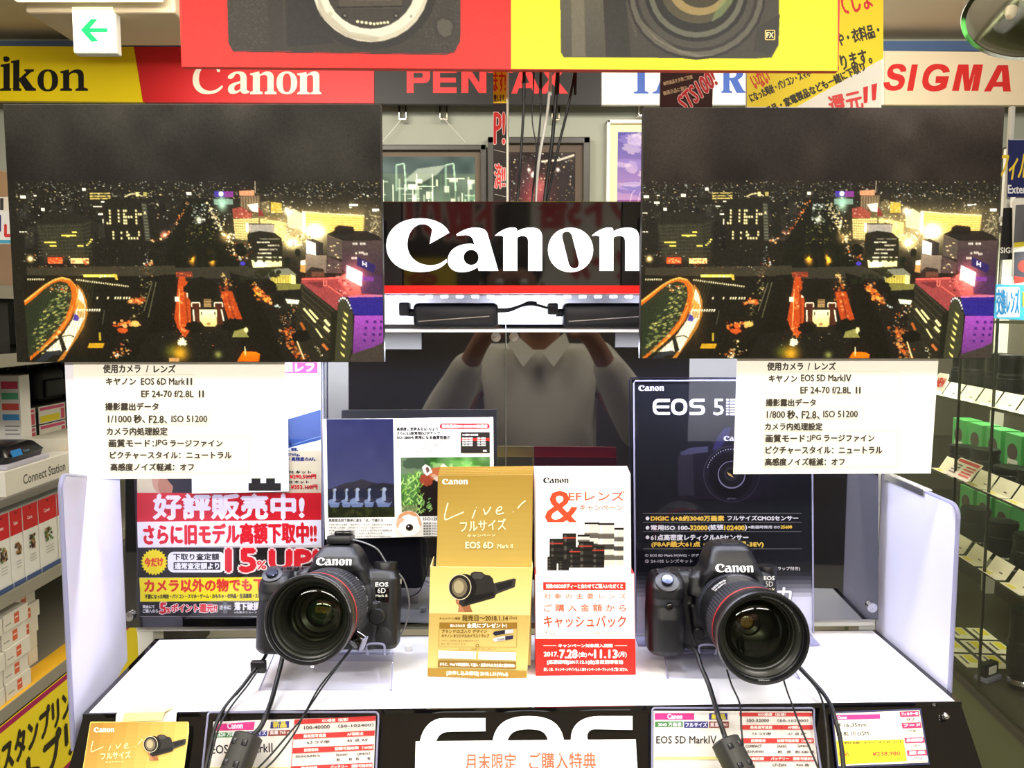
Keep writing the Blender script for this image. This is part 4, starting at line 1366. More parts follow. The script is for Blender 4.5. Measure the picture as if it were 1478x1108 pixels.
hb = tag(p.build('hanging_banner', [(955, 40), (1031, 40), (1028, 165), (953, 165)], 0.008, (56, 34, 30)), 'dark brown banner with red outlined lettering hanging beside the yellow banner', 'banner', 'banners hanging over the display')
cord(hb, 992, 42, 1.424)
# narrow banner seen almost edge on
NBF = Face(on_y(723, 200, 1.28), (-0.38, -0.92, 0))
p = Print(NBF, 4e-5)
p.rect(712, 60, 731, 149, (246, 205, 40))
p.text('ます!', 712.5, 104, 729.5, 132, (214, 50, 40), 0.5, 0)
p.text('致します。', 713, 136, 729.5, 147, (60, 50, 30), 0.3)
p.rect(712, 149, 731, 310, (44, 36, 32))
p.text('P!', 713, 162, 728.5, 208, (220, 50, 50), 0.6, 0, 0, (0.8, (235, 215, 205)))
p.line([(713, 216), (730, 220)], 0.8, (170, 160, 150))
p.text('済!!', 714, 236, 729, 272, (220, 50, 50), 0.5, 0, 0, (0.8, (235, 215, 205)))
p.line([(714, 280), (730, 284)], 0.8, (170, 160, 150))
hb = tag(p.build('hanging_banner', [(712, 40), (733, 40), (733, 318), (712, 318)], 0.004, (240, 236, 214)), 'narrow yellow and black banner turned almost edge on, hanging above the sign', 'banner', 'banners hanging over the display')

cord(hb, 722, 42, 1.283)

CABLES = [([(757, 60), (757, 101), (756, 152), (751, 237), (747, 296)], 0.0021, 'cable', 'black cable hanging nearest the narrow banner'),
          ([(771, 60), (771, 101), (768, 169), (774, 217), (772, 296)], 0.0009, 'cable', 'thinnest black cable, hanging beside the leftmost thick one'),
          ([(781, 60), (781, 101), (780, 169), (772, 250), (768, 296)], 0.0016, 'cable', 'black cable crossing just left of the white cable'),
          ([(796, 60), (795, 101), (790, 162), (778, 230), (773, 296)], 0.0023, 'white', 'only white cable hanging among the black ones'),
          ([(806, 60), (805, 101), (797, 203), (786, 296)], 0.0030, 'cable', 'thickest black cable, hanging right of the white one'),
          ([(832, 60), (830, 101), (818, 162), (805, 217), (790, 296)], 0.0022, 'cable', 'slanting black cable hanging farthest from the narrow banner')]
for i, (pts, r, m, lab) in enumerate(CABLES):
    Y = 1.235 + 0.008 * i
    w = [on_y(x, y, Y) for x, y in pts]
    e = w[-1]
    w = [Vector((w[0].x + 0.02, Y, 2.75))] + w + [Vector((e.x, Y - 0.06, e.z - 0.10)), Vector((e.x, 1.02, e.z - 0.13)), Vector((e.x, 0.984, e.z - 0.13))]
    bm = NB(); tube(bm, smooth_path(w, 8), r)
    tag(obj('hanging_cable', bm, M['cable'] if m == 'cable' else M['white_metal'], None, 60), lab, 'cable', 'cables hanging behind the sign')


# ------------------------------------------------------------------ the display counter
ZT = 1.02
UP = Vector((0, 0, 1))
tA, tB, tC, tD = on_z(128.6, 1028.5, ZT), on_z(1378, 1011.5, ZT), on_z(1259, 909.5, ZT), on_z(230, 923, ZT)
bA, bB, bC, bD = on_z(119, 1030.5, ZT), on_z(1388, 1012.5, ZT), on_z(1264, 908.5, ZT), on_z(224, 921.5, ZT)
counter = thing('display_counter', 'black gloss display counter with a glowing white top and large white letters on its front', 'counter', ((bA.x + bB.x) / 2, (bA.y + bD.y) / 2, 0))
fe = (bB - bA).normalized()                      # along the front edge
fd = Vector((0, -0.64, -0.77))
fd = (fd - fe * fd.dot(fe)).normalized()         # down the sloping front
fn = fe.cross(fd).normalized()
if fn.y > 0:
    fn = -fn
SLOPE = Face(bA, fn)
bm = NB()
e1, e2 = bA + fd * 0.155, bB + fd * 0.155
f1, f2 = Vector((e1.x, e1.y + 0.02, 0.0)), Vector((e2.x, e2.y + 0.02, 0.0))
g1, g2 = Vector((bD.x, bD.y, 0.0)), Vector((bC.x, bC.y, 0.0))
TZ = Vector((0, 0, -0.004))
P8 = [bm.verts.new(v) for v in (bA + TZ, bB + TZ, bC + TZ, bD + TZ, e1, e2, f1, f2, g1, g2)]
for q in ((0, 1, 2, 3), (0, 4, 5, 1), (4, 6, 7, 5), (6, 8, 9, 7), (3, 2, 9, 8), (0, 3, 8, 6, 4), (1, 5, 7, 9, 2)):
    bm.faces.new([P8[i] for i in q])
adopt(obj('cabinet_body', bm, M['black_gloss']), counter)
bm = NB()
for a, b, c, d in ((bA, bB, tB, tA), (bB, bC, tC, tB), (bC, bD, tD, tC), (bD, bA, tA, tD)):
    prism(bm, [a, b, c, d], (0, 0, -0.004))
adopt(obj('top_border', bm, M['black_gloss']), counter)
bm = NB(); prism(bm, [tA, tB, tC, tD], (0, 0, -0.0035))
adopt(obj('light_top', bm, M['white_acrylic']), counter)


def letter_solid(name, loops, face, lift, depth, material, parent):
    vs, fs = fill(loops)
    bm = NB()
    a = [bm.verts.new(face.hit(x, y, lift)) for x, y in vs]
    for f in fs:
        try:
            bm.faces.new([a[i] for i in f])
        except ValueError:
            pass
    for lp in loops:
        u = [bm.verts.new(face.hit(x, y, lift)) for x, y in lp]
        w = [bm.verts.new(face.hit(x, y, lift - depth)) for x, y in lp]
        for i in range(len(lp)):
            j = (i + 1) % len(lp)
            bm.faces.new((u[i], w[i], w[j], u[j]))
    o = obj(name, bm, material)
    return adopt(o, parent)


EOS = svg('M 700.7 1036 L 641 1036 C 618 1036 605 1056 605 1082 C 605 1112 618 1132 641 1132 L 700.7 1132 L 700.7 1112 L 650 1112 C 636 1112 629 1102 629 1092 L 697 1092 L 697 1075 L 629 1075 C 629 1062 638 1055.5 650 1055.5 L 700.7 1055 Z '
          'M 763 1033 C 726 1033 710 1048 710 1082 C 710 1116 726 1132 763 1132 C 800 1132 815 1116 815 1082 C 815 1048 800 1033 763 1033 Z M 763 1052 C 787 1052 792 1060 792 1082 C 792 1104 787 1113 763 1113 C 739 1113 731 1104 731 1082 C 731 1060 739 1052 763 1052 Z '
          'M 913 1033 L 866 1033 C 836 1033 824 1048 824 1066 C 824 1086 836 1091 858 1091 L 886 1091 C 893 1091 893 1112 884 1112 L 828 1112 L 828 1132 L 886 1132 C 906 1132 916 1122 916 1102 C 916 1082 906 1073 884 1073 L 858 1073 C 844 1073 844 1052 858 1052 L 913 1053 Z', 10)
letter_solid('lettering', EOS, SLOPE, 0.0014, 0.0014, mat('letter_acrylic', (236, 238, 230), 0.35), counter)
adopt_l = thing('round_stud', 'small silver stud on the black counter front beside the lens price card', 'stud', SLOPE.hit(1364, 1034))
sm = fn.to_track_quat('Z', 'Y').to_matrix().to_4x4()
bm = NB(); lathe(bm, [(0.0032, 0.0), (0.0036, 0.002), (0.0022, 0.0045), (0.0004, 0.005)], 20, 'Z', sm)
obj('stud_cap', bm, M['bright_chrome'], adopt_l, 50)

# white frame behind the smoked panels
PN = Vector((-0.03, -1, 0)).normalized()
PANEL = Face((0, 0.931, 0), PN)
t = thing('panel_rack', 'white metal frame carrying the smoked panels behind the counter', 'frame', (0, 0.975, 0))
bm = NB()
for x, y in ((209, 905), (1252, 897)):
    q = PANEL.hit(x, y, -0.022)
    bm = NB(); box(bm, q.x - 0.010, q.y, 0.0, q.x + 0.010, q.y + 0.03, q.z + 0.30, 0.001)
    adopt(obj('post', bm, M['white_metal']), t)
bm = NB()
q1, q2 = PANEL.hit(196, 901, -0.018), PANEL.hit(1262, 893, -0.018)
prism(bm, [q1, q2, q2 + Vector((0, 0, -0.009)), q1 + Vector((0, 0, -0.009))], (0, 0.03, 0), 0.0008)
adopt(obj('rail', bm, M['white_metal']), t)


def smoked(outline, label, studs):
    c = PANEL.hit(*outline[3])
    t = thing('smoked_panel', label, 'panel', c, (0, 0, 0), 'smoked acrylic panels')
    bm = NB()
    prism(bm, [PANEL.hit(x, y) for x, y in outline], -PN * 0.006, 0.0006)
    adopt(obj('acrylic_sheet', bm, M['smoked']), t)
    for x, y in studs:
        q = PANEL.hit(x, y)
        bm = NB()
        m4 = Matrix.Translation(q) @ PN.to_track_quat('Z', 'Y').to_matrix().to_4x4()
        lathe(bm, [(0.0030, -0.016), (0.0056, 0.0), (0.0060, 0.003), (0.0056, 0.0048), (0.0004, 0.0052)], 28, 'Z', m4)
        s = adopt(obj('standoff', bm, M['chrome'], None, 40), t)
        s['label'] = 'round steel standoff'


smoked([(181, 468), (729.7, 468), (729.7, 899.5), (180, 906)], 'left smoked acrylic panel behind the sale poster, reflecting the photographer', [(716, 486), (188.5, 888)])
smoked([(730.4, 468), (1268, 468), (1268, 894), (730.4, 899.5)], 'right smoked acrylic panel behind the black camera poster', [(742, 486), (1257, 875)])

# frosted side wings
for (x, ya, yb, zt, zb, lab, clip) in ((-0.4185, 0.728, 0.925, 1.40 - 0.152, 1.40 - 0.414, 'frosted acrylic side wing at the left end of the counter', False), (0.4445, 0.780, 0.940, 1.40 - 0.191, 1.40 - 0.41, 'frosted acrylic side wing at the right end of the counter', True)):
    t = thing('side_wing', lab, 'panel', (x, (ya + yb) / 2, zb), (0, 0, 0), 'frosted side wings of the display')
    zk = zt if clip else 1.40 - 0.195
    xb = x if clip else -0.4640
    pr = [Vector((x - 0.002, ya + 0.0, zb)), Vector((x - 0.002, yb, zb)), Vector((x - 0.002, yb, zk))]
    for k in range(6):
        a = math.radians(90 + 90 * k / 5)
        pr.append(Vector((x - 0.002, ya + 0.012 + 0.012 * math.cos(a), zt - 0.012 + 0.012 * math.sin(a))))
    skew = lambda v: Vector((v.x + (xb - x) * (v.y - ya) / (yb - ya), v.y, v.z))
    pr = [skew(v) for v in pr]
    bm = NB(); prism(bm, pr, (0.004, 0, 0))
    adopt(obj('acrylic_sheet', bm, M['clear_milk']), t)
    rim = [Vector((v.x + 0.002, v.y - 0.0012, v.z)) for v in pr[:1]] + [Vector((v.x + 0.002, v.y - 0.001 * (v.y < ya + 0.01), v.z + 0.001)) for v in reversed(pr[2:])]
    bm = NB(); tube(bm, rim, 0.0022, 8)
    adopt(obj('edge', bm, M['edge']), t)
    if clip:
        bm = NB(); box(bm, x - 0.004, ya + 0.06, zt - 0.004, x + 0.006, yb - 0.01, zt + 0.004, 0.001)
        adopt(obj('clip_rail', bm, M['chrome']), t)

# ------------------------------------------------------------------ illuminated sign
SG = front(0.872)
tl, br = SG.hit(488, 290.5), SG.hit(992, 422.5)
TRAYZ = SG.hit(739, 475.5).z
t = thing('illuminated_sign', 'black illuminated sign with large white lettering and a red bar above two adapters', 'sign', ((tl.x + br.x) / 2, 0.93, TRAYZ - 0.003))
bm = NB(); box(bm, tl.x, 0.872, br.z, br.x, 0.985, tl.z, 0.001)
adopt(obj('sign_box', bm, M['black_gloss']), t)
SGF = front(0.8716)
p = Print(SGF, 2e-4)
p.canon(557.4, 314.9, 922.6, 392.8, (255, 255, 255))
o = adopt(p.mesh('lettering', None, 'ink'), t)
o.data.materials.clear()
o.data.materials.append(mat('lit_letters', (250, 250, 255), 0.3, emit=(248, 250, 255), strength=1.1))
a, b = SG.hit(490, 412), SG.hit(990, 423.5)
bm = NB(); box(bm, a.x, 0.870, b.z, b.x, 0.8725, a.z)
adopt(obj('red_bar', bm, mat('lit_red', (225, 20, 16), 0.3, emit=(230, 14, 10), strength=0.8)), t)
bm = NB(); box(bm, tl.x, 0.872, TRAYZ - 0.003, br.x, 0.99, TRAYZ, 0.0005)
adopt(obj('tray', bm, M['white_acrylic']), t)
bm = NB(); box(bm, tl.x, 0.984, TRAYZ, br.x, 0.99, br.z + 0.002)
adopt(obj('tray_back', bm, M['white_acrylic']), t)
bm = NB()
for x in (tl.x, br.x - 0.003):
    bm = NB(); box(bm, x, 0.872, TRAYZ - 0.001, x + 0.003, 0.988, br.z + 0.004)
    adopt(obj('side_plate', bm, M['black_gloss']), t)
z0, z1 = SG.hit(739, 432).z, SG.hit(739, 424).z
strip = thing('diode_strip', 'row of bright white diodes below the red bar of the sign', 'light strip', (0, 0.878, z0))
bm = NB(); box(bm, tl.x + 0.002, 0.874, z1 - 0.0015, br.x - 0.002, 0.884, z1)
adopt(obj('circuit_strip', bm, M['white_acrylic']), strip)
LED = mat('diode', (255, 255, 255), 0.3, emit=(235, 240, 255), strength=5)
base = None
for k in range(22):
    x = tl.x + 0.012 + k * (br.x - tl.x - 0.024) / 21
    if base is None:
        bm = NB(); box(bm, -0.004, -0.0025, -0.0028, 0.004, 0.0025, 0.0, 0.0006)
        base = obj('diode', bm, LED)
        d = base
    else:
        d = base.copy()
        COL.objects.link(d)
    d.location = (x, 0.879, z1 - 0.0015)
    adopt(d, strip)
bm = NB(); box(bm, tl.x + 0.002, 0.8728, z0 - 0.004, br.x - 0.002, 0.8738, z1)
adopt(obj('clear_cover', bm, M['clear']), strip)


def adapter(x0, x1, y0, y1, px0, py0, py1, lab, tail):
    Y = 0.905
    F = front(Y)
    a, b = F.hit(x0, y1), F.hit(x1, y0)
    zb = TRAYZ + 0.0005
    h = b.z - zb
    t = thing('power_adapter', lab, 'adapter', ((a.x + b.x) / 2, Y + 0.02, zb), (0, 0, 0), 'power adapters on the tray of the sign')
    w = (b.x - a.x) / 2
    bm = NB()
    box(bm, -w, -0.02, 0.001, w, 0.022, h, 0.006, 4)
    obj('adapter_case', bm, M['black_plastic'], t, 40)
    bm = NB(); prism(bm, [(-w + 0.006, -0.0202, h * 0.30), (w - 0.01, -0.0202, h * 0.50), (w - 0.01, -0.0202, h * 0.46), (-w + 0.006, -0.0202, h * 0.26)], (0, -0.0006, 0))
    obj('seam', bm, M['chrome'], t)
    q = F.hit(px0, py1)
    bm = NB()
    box(bm, q.x - t.location.x, -0.012, q.z - zb, q.x - t.location.x + 0.012, 0.008, F.hit(px0, py0).z - zb, 0.002)
    cyl(bm, 0.0045, q.x - t.location.x + 0.010, -w + 0.002, 16, 'X', 0, Matrix.Translation((0, -0.002, h * 0.62)))
    obj('plug', bm, M['black_plastic'], t, 40)
    if tail:
        pts = [F.hit(*v) - t.location + Vector((0, 0.004 + 0.004 * i, 0)) for i, v in enumerate(tail)]
        bm = NB(); tube(bm, smooth_path(pts, 8), 0.0017, 8)
        obj('lead', bm, M['cable'], t, 60)


adapter(596, 719, 437, 472, 574, 436, 456, 'black power adapter lying on the left half of the sign tray', [(717, 447), (735, 446), (752, 441), (764, 436), (775, 437)])
adapter(813, 942, 437, 472, 791, 437, 454, 'black power adapter lying on the right half of the sign tray', [(717, 449), (735, 448), (753, 441), (770, 439), (795, 445)])

# ------------------------------------------------------------------ the two night photographs and their captions
PF = front(0.795)
arr = city((41, 38, 32), 5)
arr2 = city((43, 35, 29), 8)[6:370, 16:]


def night_panel(c0, c1, pic, lab):
    a, b = PF.hit(*c0), PF.hit(*c1)
    t = thing('night_photo_panel', lab, 'photo panel', ((a.x + b.x) / 2, 0.799, b.z), (0, 0, 0), 'large night photographs of the city')
    bm = NB(); box(bm, a.x - t.location.x, -0.0038, 0, b.x - t.location.x, 0.005, a.z - b.z, 0.0004)
    obj('board', bm, mat('board_edge', (36, 34, 32), 0.5), t)
    y = 0.7950 - 0.799
    ax, bx, h = a.x - t.location.x + 0.0006, b.x - t.location.x - 0.0006, a.z - b.z
    bm = NB(); box(bm, a.x - t.location.x + 0.001, 0.005, 0.001, b.x - t.location.x - 0.001, 0.0056, a.z - b.z - 0.001)
    obj('backing', bm, M['card'], t)
    s = 1 if a.x < 0 else -1
    ex = (b.x if s > 0 else a.x) - t.location.x - s * 0.03
    bm = NB(); box(bm, ex - 0.012, 0.0056, 0.13, ex + 0.012, 0.073, 0.155, 0.001)
    obj('mounting_arm', bm, M['dark'], t)
    painted('print', pic, [(ax, y, h - 0.0006), (bx, y, h - 0.0006), (bx, y, 0.0006), (ax, y, 0.0006)], t, 'photo')
    return t


night_panel((4, 150), (554.5, 522.5), arr, 'night city photograph panel left of the illuminated sign')
night_panel((928.5, 155), (1431.5, 517.5), arr2, 'night city photograph panel right of the illuminated sign')

CAPT = front(0.801)
TXT = (62, 56, 46)


def caption(lab, lines, outline, backing, boxes, slope):
    p = Print(CAPT, 2e-5)
    for x0, y0, x1, y1 in boxes:
        p.line([(x0, y0), (x1, y0 + slope), (x1, y1 + slope), (x0, y1), (x0, y0)], 0.7, (226, 220, 200))
    for s, x0, y0, x1, y1, b in lines:
        p.text(s, x0, y0, x1, y1, TXT, b)
    q = [CAPT.hit(x, y) for x, y in outline]
    c = (q[2] + q[3]) / 2
    t = thing('caption_card', lab, 'card', c, (0, 0, 0), 'white caption cards below the night photographs')
    adopt(p.build('sheet', outline, 0.0006, (250, 248, 236)), t)
    if backing:
        p2 = Print(front(0.8023))
        adopt(p2.build('backing_sheet', backing, 0.0005, (238, 236, 248)), t)


caption('white caption card hanging under the left night photograph',
        [('使用カメラ', 149, 526, 202.5, 538, 0.45), ('/', 211, 527, 214, 537, 0.3), ('レンズ', 222, 526.5, 253, 537.5, 0.45),
         ('キヤノン', 153, 545.5, 196, 555, 0.45), ('EOS 6D Mark', 203.5, 545.5, 267, 555, 0.3), ('Ⅱ', 269.5, 545.5, 277, 555, 0.3),
         ('EF 24-70 f/2.8L', 204, 563.5, 279.5, 573, 0.3), ('Ⅱ', 287, 563.5, 294, 573, 0.3),
         ('撮影露出データ', 152, 581, 228.5, 592, 0.4), ('1/1000', 156, 599.5, 189.5, 609.5, 0.26), ('秒、', 193, 598.5, 209, 610, 0.5), ('F2.8、', 215, 599.5, 241, 611, 0.3), ('ISO 51200', 247.5, 599.5, 299, 609, 0.26),
         ('カメラ内処理設定', 154, 616.5, 241.5, 628, 0.4), ('画質モード：', 157, 634, 222, 645, 0.4), ('JPG', 223.5, 634.5, 241, 644, 0.26), ('ラージファイン', 245.5, 635, 321, 644.5, 0.4),
         ('ピクチャースタイル：ニュートラル', 159, 651.5, 334, 662, 0.4), ('高感度ノイズ軽減：オフ', 159.5, 668.5, 279.5, 679, 0.4)],
        [(105, 518), (411, 518), (412.5, 690), (113.5, 691)], [(93, 519), (140, 519), (143, 686), (100.5, 686)],
        [(150, 541.5, 280, 559), (155, 595.5, 302, 613), (157, 631, 360, 682)], -1.0)
caption('white caption card hanging under the right night photograph',
        [('使用カメラ', 1107.5, 523, 1159, 534.5, 0.45), ('/', 1166, 524, 1169, 534, 0.3), ('レンズ', 1176.5, 523, 1206, 533.5, 0.45),
         ('キヤノン', 1110, 541.5, 1150.5, 551, 0.45), ('EOS 5D Mark', 1156.5, 540.5, 1218, 550, 0.3), ('Ⅳ', 1219, 540.5, 1228.5, 550, 0.4),
         ('EF 24-70 f/2.8L', 1155.5, 558, 1228, 567.5, 0.3), ('Ⅱ', 1235.5, 558, 1242, 567.5, 0.3),
         ('撮影露出データ', 1105.5, 575.5, 1177.5, 586, 0.4), ('1/800', 1107, 593, 1133, 603, 0.26), ('秒、', 1136.5, 592, 1152, 604, 0.5), ('F2.8、', 1157.5, 593, 1183, 604.5, 0.3), ('ISO 51200', 1188.5, 592.5, 1238, 602, 0.26),
         ('カメラ内処理設定', 1104.5, 610, 1187, 620.5, 0.4), ('画質モード：', 1105.5, 627, 1167, 638, 0.4), ('JPG', 1168, 627.5, 1185, 637, 0.26), ('ラージファイン', 1189.5, 627.5, 1262, 637, 0.4),
         ('ピクチャースタイル：ニュートラル', 1105.5, 644, 1273.5, 655, 0.4), ('高感度ノイズ軽減：オフ', 1104.5, 661, 1219, 671.5, 0.4)],
        [(1064, 513), (1355, 513), (1343.5, 683), (1058.5, 684)], None,
        [(1105, 537, 1297, 570), (1104, 588.5, 1246, 606), (1103, 622, 1296, 675)], -1.0)


# ------------------------------------------------------------------ sale poster in a clear sleeve (left), on the smoked panel
SLV = Face(PANEL.p + PN * 0.0100, PN)
t = thing('sale_poster', 'red, yellow and black sale poster in a clear sleeve behind the left camera', 'poster', SLV.hit(332, 891))
p = Print(Face(PANEL.p + PN * 0.0070, PN), 2e-5)
p.rect(198, 500, 463.5, 712, (214, 204, 166))
p.rect(280, 520, 463.5, 650, (226, 236, 228))
p.poly([(300, 640), (412.6, 605.6), (459, 592), (463, 591), (463.5, 634), (461, 635), (424.8, 644), (300, 680)], (52, 82, 140))
p.line([(300, 676), (424, 641), (463, 629)], 1, (120, 150, 190))
p.rect(407, 523, 458.5, 538.5, (236, 64, 150))
p.text('眼レフ', 408, 524, 453, 536.5, (255, 240, 250), 0.9)
for s, a, y, b, h in (('小型・', 414, 639, 424, 4), ('高性能、軽量。', 404, 646, 430, 4.5), ('本体約765g。', 398, 653.5, 433, 5), ('高速・高精度のAF。', 402, 659.5, 455, 5.5)):
    p.text(s, a, y, b, y + h, (40, 54, 110), 0.3)
p.text('24-105 IS STM キット', 376, 679, 449, 683.5, (40, 40, 40), 0.2)
p.text('¥290,520円', 418.5, 684.5, 456, 691, (226, 40, 50), 0.35)
p.text('24-70 F4L IS キット', 384, 693.5, 446, 697.5, (40, 40, 40), 0.2)
p.text('¥353,160円', 420, 699.5, 458, 706, (226, 40, 50), 0.35)
for a, y in ((440, 687), (440, 702.5)):
    p.line([(a, y + 1), (a + 17, y - 1)], 0.8, (50, 46, 60))
p.shape([ell(236, 690, 17, 24)], (206, 160, 130))
p.shape([ell(240, 700, 12, 16)], (186, 130, 100))
p.shape([[(240, 690), (262, 682), (278, 690), (278, 712), (248, 712), (250, 702)]], (34, 32, 34))
p.rect(198, 711, 463.5, 753, (214, 34, 44))
p.text('好評販売中!', 222, 713.5, 438, 748.5, (250, 244, 250), 1.7)
p.poly([(198, 753), (463.5, 750), (464, 786), (199, 790)], (248, 246, 250))
p.text('さらに旧モデル高額下取中!!', 207.5, 757, 456, 786, (226, 32, 44), 1.35, -0.7)
p.rect(199, 790, 464, 833, (30, 26, 24))
p.shape([[(222.6 + (19.5 if k % 2 else 16.5) * math.cos(math.pi * k / 24), 811 + (19.5 if k % 2 else 16.5) * math.sin(math.pi * k / 24)) for k in range(48)]], (250, 232, 20))
p.text('今だけ', 208.5, 805, 235, 818, (232, 64, 24), 0.8, -3)
p.shape([rrect(242, 796, 325, 826, 9)], (248, 248, 246))
p.text('下取り査定額', 250, 798.5, 316, 808, (36, 32, 32), 0.4)
p.rect(250.5, 811, 318, 822, (28, 26, 26))
p.text('通常査定額より', 252, 812, 316, 821, (250, 250, 250), 0.45)
p.text('15', 327, 792.5, 369, 824, (226, 32, 44), 2.2, 0, 0, (2.2, (250, 236, 220)))
p.text('%', 371, 809.5, 384, 821, (226, 32, 44), 0.5, 0, 0, (1.6, (250, 236, 220)))
p.text('UP!', 390, 794, 459, 823, (226, 32, 44), 2.4, 0, 0, (1.8, (250, 226, 214)))
p.poly([(201, 834), (464, 832), (464, 866), (203, 868)], (252, 238, 20))
p.text('カメラ以外の物でも下取!', 208.5, 836.5, 404, 854.5, (226, 52, 24), 1.0, -0.6)
p.text('不要になった時計・パソコン・スマホ・ゲーム・おもちゃ・衣料品・生活雑貨・スポーツ用品', 209, 857.5, 394, 864, (60, 54, 20), 0.35, -0.4)
p.rect(202, 868, 464, 889, (28, 25, 25))
p.text('現金にて', 206, 873, 223, 877.5, (240, 240, 240), 0.2)
p.text('ご購入なら', 206, 879, 228, 884, (240, 240, 240), 0.2)
p.text('5', 231, 870, 240, 885, (226, 40, 48), 0.9, 0, 0, (1.0, (250, 240, 236)))
p.text('%', 240, 877, 246, 884, (226, 40, 48), 0.4, 0, 0, (0.7, (250, 240, 236)))
p.text('ポイント還元!!', 247.5, 871.5, 313, 883, (226, 40, 48), 0.6, 0, 0, (0.9, (250, 240, 236)))
p.poly([(322, 867), (328, 867), (328, 872), (334, 872), (334, 880), (328, 880), (328, 885), (322, 885), (322, 880), (316, 880), (316, 872), (322, 872)], (104, 104, 104))
p.text('さらに', 317.5, 873.5, 333, 879, (245, 245, 245), 0.25)
p.text('落下破損・修理保証', 338.5, 869, 420, 880, (250, 250, 250), 0.6)
p.text('※免責ありカードによる', 338, 882, 384, 885, (200, 200, 200), 0.1)
adopt(p.build('paper', [(198, 498), (463.5, 498), (464.5, 889), (202.5, 889.5)], 0.0004, (240, 238, 230), None, 'gloss_ink'), t)
bm = NB(); prism(bm, [SLV.hit(x, y) for x, y in rrect(196.5, 497, 466, 892.5, 4)], -PN * 0.0007)
sl = adopt(obj('clear_sleeve', bm, M['clear']), t)
bm = NB(); tube(bm, [SLV.hit(466, 498), SLV.hit(466.3, 640), SLV.hit(467, 890)], 0.0009, 6)
adopt(obj('sleeve_edge', bm, M['edge']), t)
# white label with the numeral below the caption, stuck on the poster
p = Print(Face(PANEL.p + PN * 0.0106, PN), 2e-5)
for x in (363, 384):
    p.rect(x, 640, x + 13, 702, (30, 27, 27))
p.rect(358.5, 697, 405.5, 708, (30, 27, 27))
p.rect(358.5, 646, 405.5, 654, (30, 27, 27))
tag(p.build('white_label', [(276, 600), (415.5, 600), (416.5, 709), (277, 712)], 0.0004, (238, 238, 250)), 'white label with a black numeral stuck on the sale poster', 'label')

# ------------------------------------------------------------------ magazine page
MG = front(0.893)
p = Print(MG, 2e-5)
pa = Paint(100, 142, (52, 54, 96))
pa.rect(0, 0, 100, 100, (46, 48, 92), 1, (84, 88, 132))
pa.noise(16, 2, 0, None, 2)
pa.poly([(0, 102), (26, 92), (40, 90), (52, 86), (64, 90), (100, 100), (100, 142), (0, 142)], (60, 58, 70))
pa.poly([(52, 102), (66, 94), (84, 92), (100, 94), (100, 142), (50, 142)], (44, 44, 56))
pa.rect(0, 100, 100, 128, (44, 48, 70), 0.9)
pa.poly([(0, 124), (100, 128), (100, 142), (0, 142)], (38, 42, 24))
pa.dots(60, 0, 126, 100, 142, [(70, 76, 34), (52, 60, 28)], (2, 5))
for x, s in ((10, 0.8), (28, 0.7), (44, 1.0), (62, 0.7), (84, 1.1)):
    pa.ell(x, 119, 11 * s, 6 * s, (150, 170, 214), 1, 0.2)
    pa.ell(x + 6 * s, 117, 6 * s, 4 * s, (64, 62, 84), 1, 0.2)
    pa.poly([(x - 3 * s, 118), (x - 1.5 * s, 101), (x + 2 * s, 101), (x + 3 * s, 118)], (176, 194, 230))
    pa.ell(x + 1, 101.5, 3 * s, 2.6 * s, (190, 205, 235))
    pa.line([(x - 4 * s, 102.5), (x - 1 * s, 102)], 1.3, (150, 160, 90))
    pa.poly([(x - 10 * s, 122), (x + 10 * s, 122), (x + 7 * s, 127), (x - 8 * s, 127)], (128, 148, 196))
pa.a *= 0.72
p.grid(pa.linear(), [(471, 604.8), (567.5, 604.2), (569.8, 746), (473.5, 747)])
pa = Paint(130, 86, (70, 112, 58))
pa.noise(12, 14, 0, None, 6)
pa.glow(90, 16, 22, (60, 110, 40), 0.7, 14)
pa.dots(40, 40, 0, 130, 30, [(110, 170, 84), (60, 110, 64), (170, 206, 130)], (3, 9), (0.4, 0.8))
pa.rect(0, 0, 34, 24, (120, 124, 112), 0.6)
pa.ell(24, 8, 20, 9, (48, 66, 50), 0.7, 0.4)
pa.poly([(28, 40), (44, 26), (62, 28), (74, 40), (76, 86), (22, 86), (24, 60)], (30, 24, 22))
pa.ell(37, 33, 10, 9, (150, 66, 44), 1, 0.3)
pa.ell(54, 24, 15, 10, (178, 98, 58), 1, 0.2)
pa.poly([(31, 14), (36, 10), (43, 14), (46, 22), (38, 27), (33, 22)], (226, 220, 212))
pa.poly([(36, 15), (40, 14), (42, 20), (38, 23)], (96, 66, 56))
pa.poly([(58, 13), (62, 9), (70, 16), (68, 22), (60, 19)], (224, 214, 204))
pa.ell(56, 31, 8, 4.4, (220, 196, 180), 1, 0.3)
pa.ell(48, 27, 4, 2.4, (206, 160, 130))
pa.a *= 0.9
for k in range(120):
    x, y = pa.r.uniform(0, 30), pa.r.uniform(22, 84)
    pa.line([(x, y), (x + pa.r.uniform(-5, 7), y - pa.r.uniform(2, 8))], 1.2, [(150, 200, 84), (96, 150, 52), (190, 220, 130)][k % 3], 0.8)
for k in range(26):
    x, y = pa.r.uniform(22, 40), pa.r.uniform(58, 84)
    pa.line([(x, y), (x + pa.r.uniform(-7, 7), y - pa.r.uniform(1, 7))], 1.4, [(120, 180, 90), (160, 206, 120)][k % 2], 0.9)
pa.rect(0, 70, 24, 86, (120, 110, 86), 0.5)
p.grid(pa.linear(), [(578.2, 660.2), (707, 658.8), (709, 744), (579.5, 745)])
p.text('高感度に定評ある5D Ⅳより', 572.7, 616.5, 632, 621.5, (44, 42, 48), 0.3)
p.text('さらに0.3段常用ISOがアップ', 572.7, 622.5, 635, 627.5, (44, 42, 48), 0.3)
